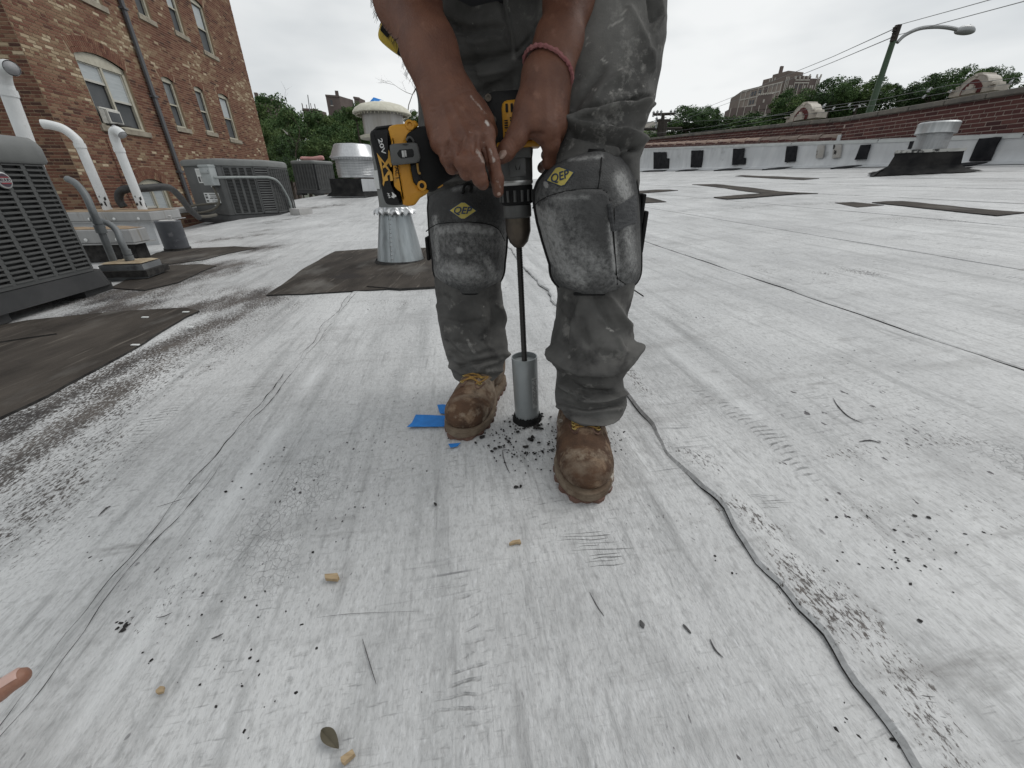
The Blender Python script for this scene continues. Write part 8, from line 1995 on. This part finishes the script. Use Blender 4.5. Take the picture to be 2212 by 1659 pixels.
def crumb(P, s, flat=.55):
    bm = bmesh.new(); bmesh.ops.create_icosphere(bm, subdivisions=1, radius=1); bm.verts.index_update()
    sx, sy = rnd.uniform(.5, 1.4), rnd.uniform(.5, 1.2); a = rnd.uniform(0, 6.28)
    vs = []
    for v in bm.verts:
        k = rnd.uniform(.6, 1.25); x, y, z = v.co.x * sx * k, v.co.y * sy * k, v.co.z * flat * k
        vs.append(P + Vector((x * math.cos(a) - y * math.sin(a), x * math.sin(a) + y * math.cos(a), z + .3)) * s)
    mb.add(vs, [[v.index for v in f.verts] for f in bm.faces]); bm.free()
for i in range(230):
    a = rnd.uniform(0, 6.28); r = abs(rnd.gauss(0, 1)); x = 1985 + math.cos(a) * (70 + 120 * r * rnd.random()); y = 1655 + math.sin(a) * (45 + 75 * r * rnd.random())
    if y < 1560: y += 60
    crumb(Gs(x, y) + Vector((0, 0, .003)), rnd.uniform(.0012, .0035) * (1.4 if rnd.random() < .1 else 1))
for x, y, s in ((1808, 1645, .007), (1826, 1602, .007), (1832, 1578, .007), (1896, 1650, .004), (1858, 1687, .005), (1872, 1682, .005), (1846, 1698, .005), (1890, 1675, .004), (1990, 1655, .007), (1996, 1645, .006), (2020, 1665, .005), (1975, 1680, .005), (1968, 1681, .005), (1935, 1660, .004), (2105, 1625, .006), (2092, 1678, .006), (1783, 1663, .003), (1935, 1832, .005), (1632, 1896, .005), (2010, 1608, .007), (2028, 1612, .006), (2018, 1600, .008), (2030, 1566, .004), (2032, 1556, .004), (1942, 1625, .006), (1760, 1610, .006)):
    crumb(Gs(x, y) + Vector((0, 0, .003)), s)
o = mb.obj('bitumen_crumbs', M_CRUMB); tag(o, 'black bitumen crumbs scattered around the foot of the core cutter', 'debris', kind='stuff')
# specks where the coating has flaked, raised edges of bare felt
mb = MB()
for cx_, cy_, sx, sy, n, s0 in ((3010, 2690, 230, 70, 70, .0022), (2520, 2680, 300, 130, 60, .0018), (3320, 2760, 140, 120, 34, .0024), (2580, 2140, 190, 55, 46, .002), (1520, 1900, 300, 200, 34, .0018), (1900, 2500, 420, 260, 60, .0018), (850, 2450, 380, 300, 50, .0018), (3400, 2050, 260, 130, 50, .0022), (440, 2330, 60, 30, 18, .003), (2310, 1660, 45, 50, 40, .0018), (900, 1750, 260, 150, 40, .0022), (3100, 1400, 300, 120, 40, .002), (420, 2080, 120, 90, 20, .002)):
    for i in range(n): 
        x, y = rnd.gauss(cx_, sx * .55), rnd.gauss(cy_, sy * .55)
        if y > 1150: crumb(Gs(x, y) + Vector((0, 0, -.0005)), s0 * rnd.uniform(.4, 1.5), .16)
o = mb.obj('flaked_specks', M_CRUMB, roof); o['kind'] = 'stuff'
# scratches and open cracks lying in the coating
M_SCR = mat('scratch', (.10, .098, .098), .9)
def scratch(pts, w, name='crack'):
    P = [Gs(*p) + Vector((0, 0, .0045)) for p in pts]; P = catmull(P, 6); mb = MB(); n = len(P)
    mb.tube([p - Vector((0, 0, .0018)) for p in P], [w * .55 * (.25 + .75 * math.sin(math.pi * i / (n - 1)) * rnd.uniform(.6, 1.2)) for i in range(n)], 5); return mb.obj(name, M_SCR, roof)
for pts, w in (([(1884, 1690), (1888, 1720), (1900, 1755), (1912, 1778)], .0022), ([(1884, 1692), (1900, 1690), (1914, 1697)], .0014), ([(3122, 1495), (3140, 1525), (3180, 1565), (3236, 1592)], .0022), ([(2210, 2225), (2240, 2280), (2265, 2315)], .0014), ([(1190, 2320), (1330, 2305), (1575, 2296)], .0006), ([(590, 1905), (640, 1890), (700, 1870)], .0012), ([(370, 1940), (400, 1910), (418, 1902)], .003), ([(3220, 1660), (3260, 1655), (3300, 1665)], .003), ([(590, 2320), (620, 2315), (650, 2300)], .0016), ([(795, 2400), (815, 2393), (840, 2380)], .0024), ([(2660, 2400), (2680, 2440), (2710, 2470)], .002), ([(1360, 2400), (1390, 2500), (1412, 2570)], .0016), ([(2400, 2330), (2412, 2360)], .006), ([(2560, 2345), (2590, 2380)], .004)):
    scratch(pts, w)
for cx_, cy_, n, ln0, dyx, sl in ((2240, 2070, 10, 170, 14, -12), (2880, 1890, 5, 100, 13, -3), (3120, 2260, 4, 80, 15, 3), (3450, 2650, 5, 110, 24, 12)):   # combed scrape marks
    for i in range(n):
        k = i - n / 2; x = cx_ + k * dyx * .9 + rnd.uniform(-25, 25); y = cy_ + k * dyx + rnd.uniform(-5, 5); l = ln0 * rnd.uniform(.25, .75)
        scratch([(x - l, y - sl * .5 + rnd.uniform(-2, 2)), (x - l * .3, y + rnd.uniform(-3, 3)), (x + l * .4, y + rnd.uniform(-3, 3)), (x + l, y + sl * .5)], rnd.uniform(.0004, .0011), 'scrape')
# wood chips, leaf
M_CHIP = mat('wood_chip', (.42, .32, .20), .8, c2=(.30, .22, .13), scale=60, stretch=(1, 6, 1))
def chip(pts, h, label):
    P = [Gs(*p) for p in pts]; mb = MB(); n = len(P); z = Vector((0, 0, .004)); mb.prism([p + z for p in P], (0, 0, h)); return tag(mb.obj('wood_chip', M_CHIP, fixn=True), label, 'wood chip', 'tan wood chips on the roof')
chip([(1222, 2168), (1270, 2164), (1276, 2178), (1268, 2188), (1224, 2184)], .006, 'squarish tan wood chip left of the middle, in a row of wrinkles')
chip([(1284, 2856), (1328, 2825), (1337, 2842), (1296, 2878), (1286, 2872)], .007, 'long tan wood chip at the bottom edge beside the leaf')
chip([(594, 2600), (610, 2585), (625, 2586), (620, 2606), (600, 2612), (593, 2608)], .004, 'small rounded tan chip at lower left near the finger')
chip([(1909, 2050), (1922, 2040), (1950, 2036), (1954, 2048), (1936, 2047), (1912, 2053)], .005, 'thin brown chip in front of the boots, under the gap between them')
M_LEAF2 = mat('olive_leaf', (.060, .052, .030), .6, c2=(.085, .072, .045), scale=40)
a, b = Gs(1212, 2745), Gs(1275, 2818); mid = (a + b) / 2; d = (b - a); L = d.length; d.normalize(); sd = Vector((-d.y, d.x, 0)); mb = MB(); rows_ = []
for i in range(11):
    t = i / 10; w = .56 * L * math.sin(math.pi * (.02 + .96 * t)) ** .75 * (.92 - .30 * t); rows_.append([a + d * (L * t) + sd * (w * j) + Vector((0, 0, .006 + .003 * abs(j) + .004 * math.sin(t * 3))) for j in (-.5, -.25, 0, .25, .5)])
lf = mb.grid(rows_).obj('fallen_leaf', M_LEAF2, smooth='all'); tag(lf, 'single dark olive leaf lying on the roof near the bottom edge', 'leaf')
mb = MB(); mb.tube([r[2] + Vector((0, 0, .0006)) for r in rows_], .0006, 4); mb.obj('midrib', M_LEAF2, lf)
mb = MB()
for cxy in ((548, 1198), (700, 1178), (716, 1236), (512, 1303)): P = Gs(*cxy); mb.bbox(P + Vector((0, 0, .011)), (.03, .012, .005), .002)
o = mb.obj('paint_flakes', M_LABEL); tag(o, 'tiny white paint flakes on the dark felt patches', 'debris', kind='stuff')
# finger of a second person at the left edge
tip = Zc(60, 1452, .37); bs = Zc(-30, 1508, .36); dirf = (bs - tip).normalized()
ln = lambda k: tuple(tip + dirf * k)
pp_ = [cap(ln(.007), ln(.026), .0082, .0094, .004), cap(ln(.026), ln(.052), .0094, .0100, .005), cap(ln(.052), ln(.085), .0102, .0112, .008)]
kn = tip + dirf * .085; side = Vector((-dirf.y, dirf.x, 0)).normalized()
for i, ln_ in enumerate((.0, .020, .040, .058)):
    b0 = kn + side * -ln_ * -1 * 1.0; pp_.append(cap(tuple(b0), tuple(kn + dirf * .085 + side * ln_ * .6), .0125, .013, .014))
for i, ln_ in enumerate((.020, .040, .058)):
    b0 = kn + side * ln_; m_ = b0 - dirf * .034 + Vector((0, 0, -.012)); e_ = b0 - dirf * .022 + Vector((0, 0, -.034)); pp_ += [cap(tuple(b0), tuple(m_), .011, .0092, .006), cap(tuple(m_), tuple(e_), .0090, .008, .004)]
pp_ += [cap(tuple(kn + dirf * .06 - side * .006), tuple(kn + dirf * .02 - side * .034 + Vector((0, 0, -.01))), .014, .010, .012), cap(tuple(kn + dirf * .02 - side * .034 + Vector((0, 0, -.01))), tuple(kn - dirf * .012 - side * .038 + Vector((0, 0, -.02))), .010, .008, .005)]
wr_ = kn + dirf * .09 + side * .02; pp_.append(cap(tuple(wr_), tuple(wr_ + dirf * .22 + Vector((0, 0, .03))), .026, .036, .02))
arr = np.array([list(x[1]) for x in pp_] + [list(x[2]) for x in pp_])
Vh, Fh = sdf_mesh(pp_, arr.min(0) - .045, arr.max(0) + .045, .0022); Vh = laplace(Vh, Fh, 3)
M_SKIN2 = mat('lighter_skin', (.30, .155, .105), .5, c2=(.24, .115, .075), scale=40, sss=.06, bump=.25, bscale=300, spots=[((.40, .20, .16), 30, .60, .1)])
per2 = empty('person', tuple(kn), 0, 'fingertip of a second person reaching in at the lower left edge', 'person')
from_np('hand', Vh, Fh, [M_SKIN2], per2)
mb = MB(); rows_ = []
up = Vector((0, 0, 1)); nrm = (up - dirf * up.dot(dirf)).normalized(); sd2 = dirf.cross(nrm)
for i in range(7):
    k = .003 + .0125 * i / 6; rows_.append([tip + dirf * (k + .0) + (nrm * math.cos(a) + sd2 * math.sin(a)) * (.0089 if i else .0070) for a in np.linspace(-.85, .85, 7)])
mb.grid(rows_); mb.obj('fingernail', mat('pale_nail', (.50, .33, .28), .35), per2, smooth='all')
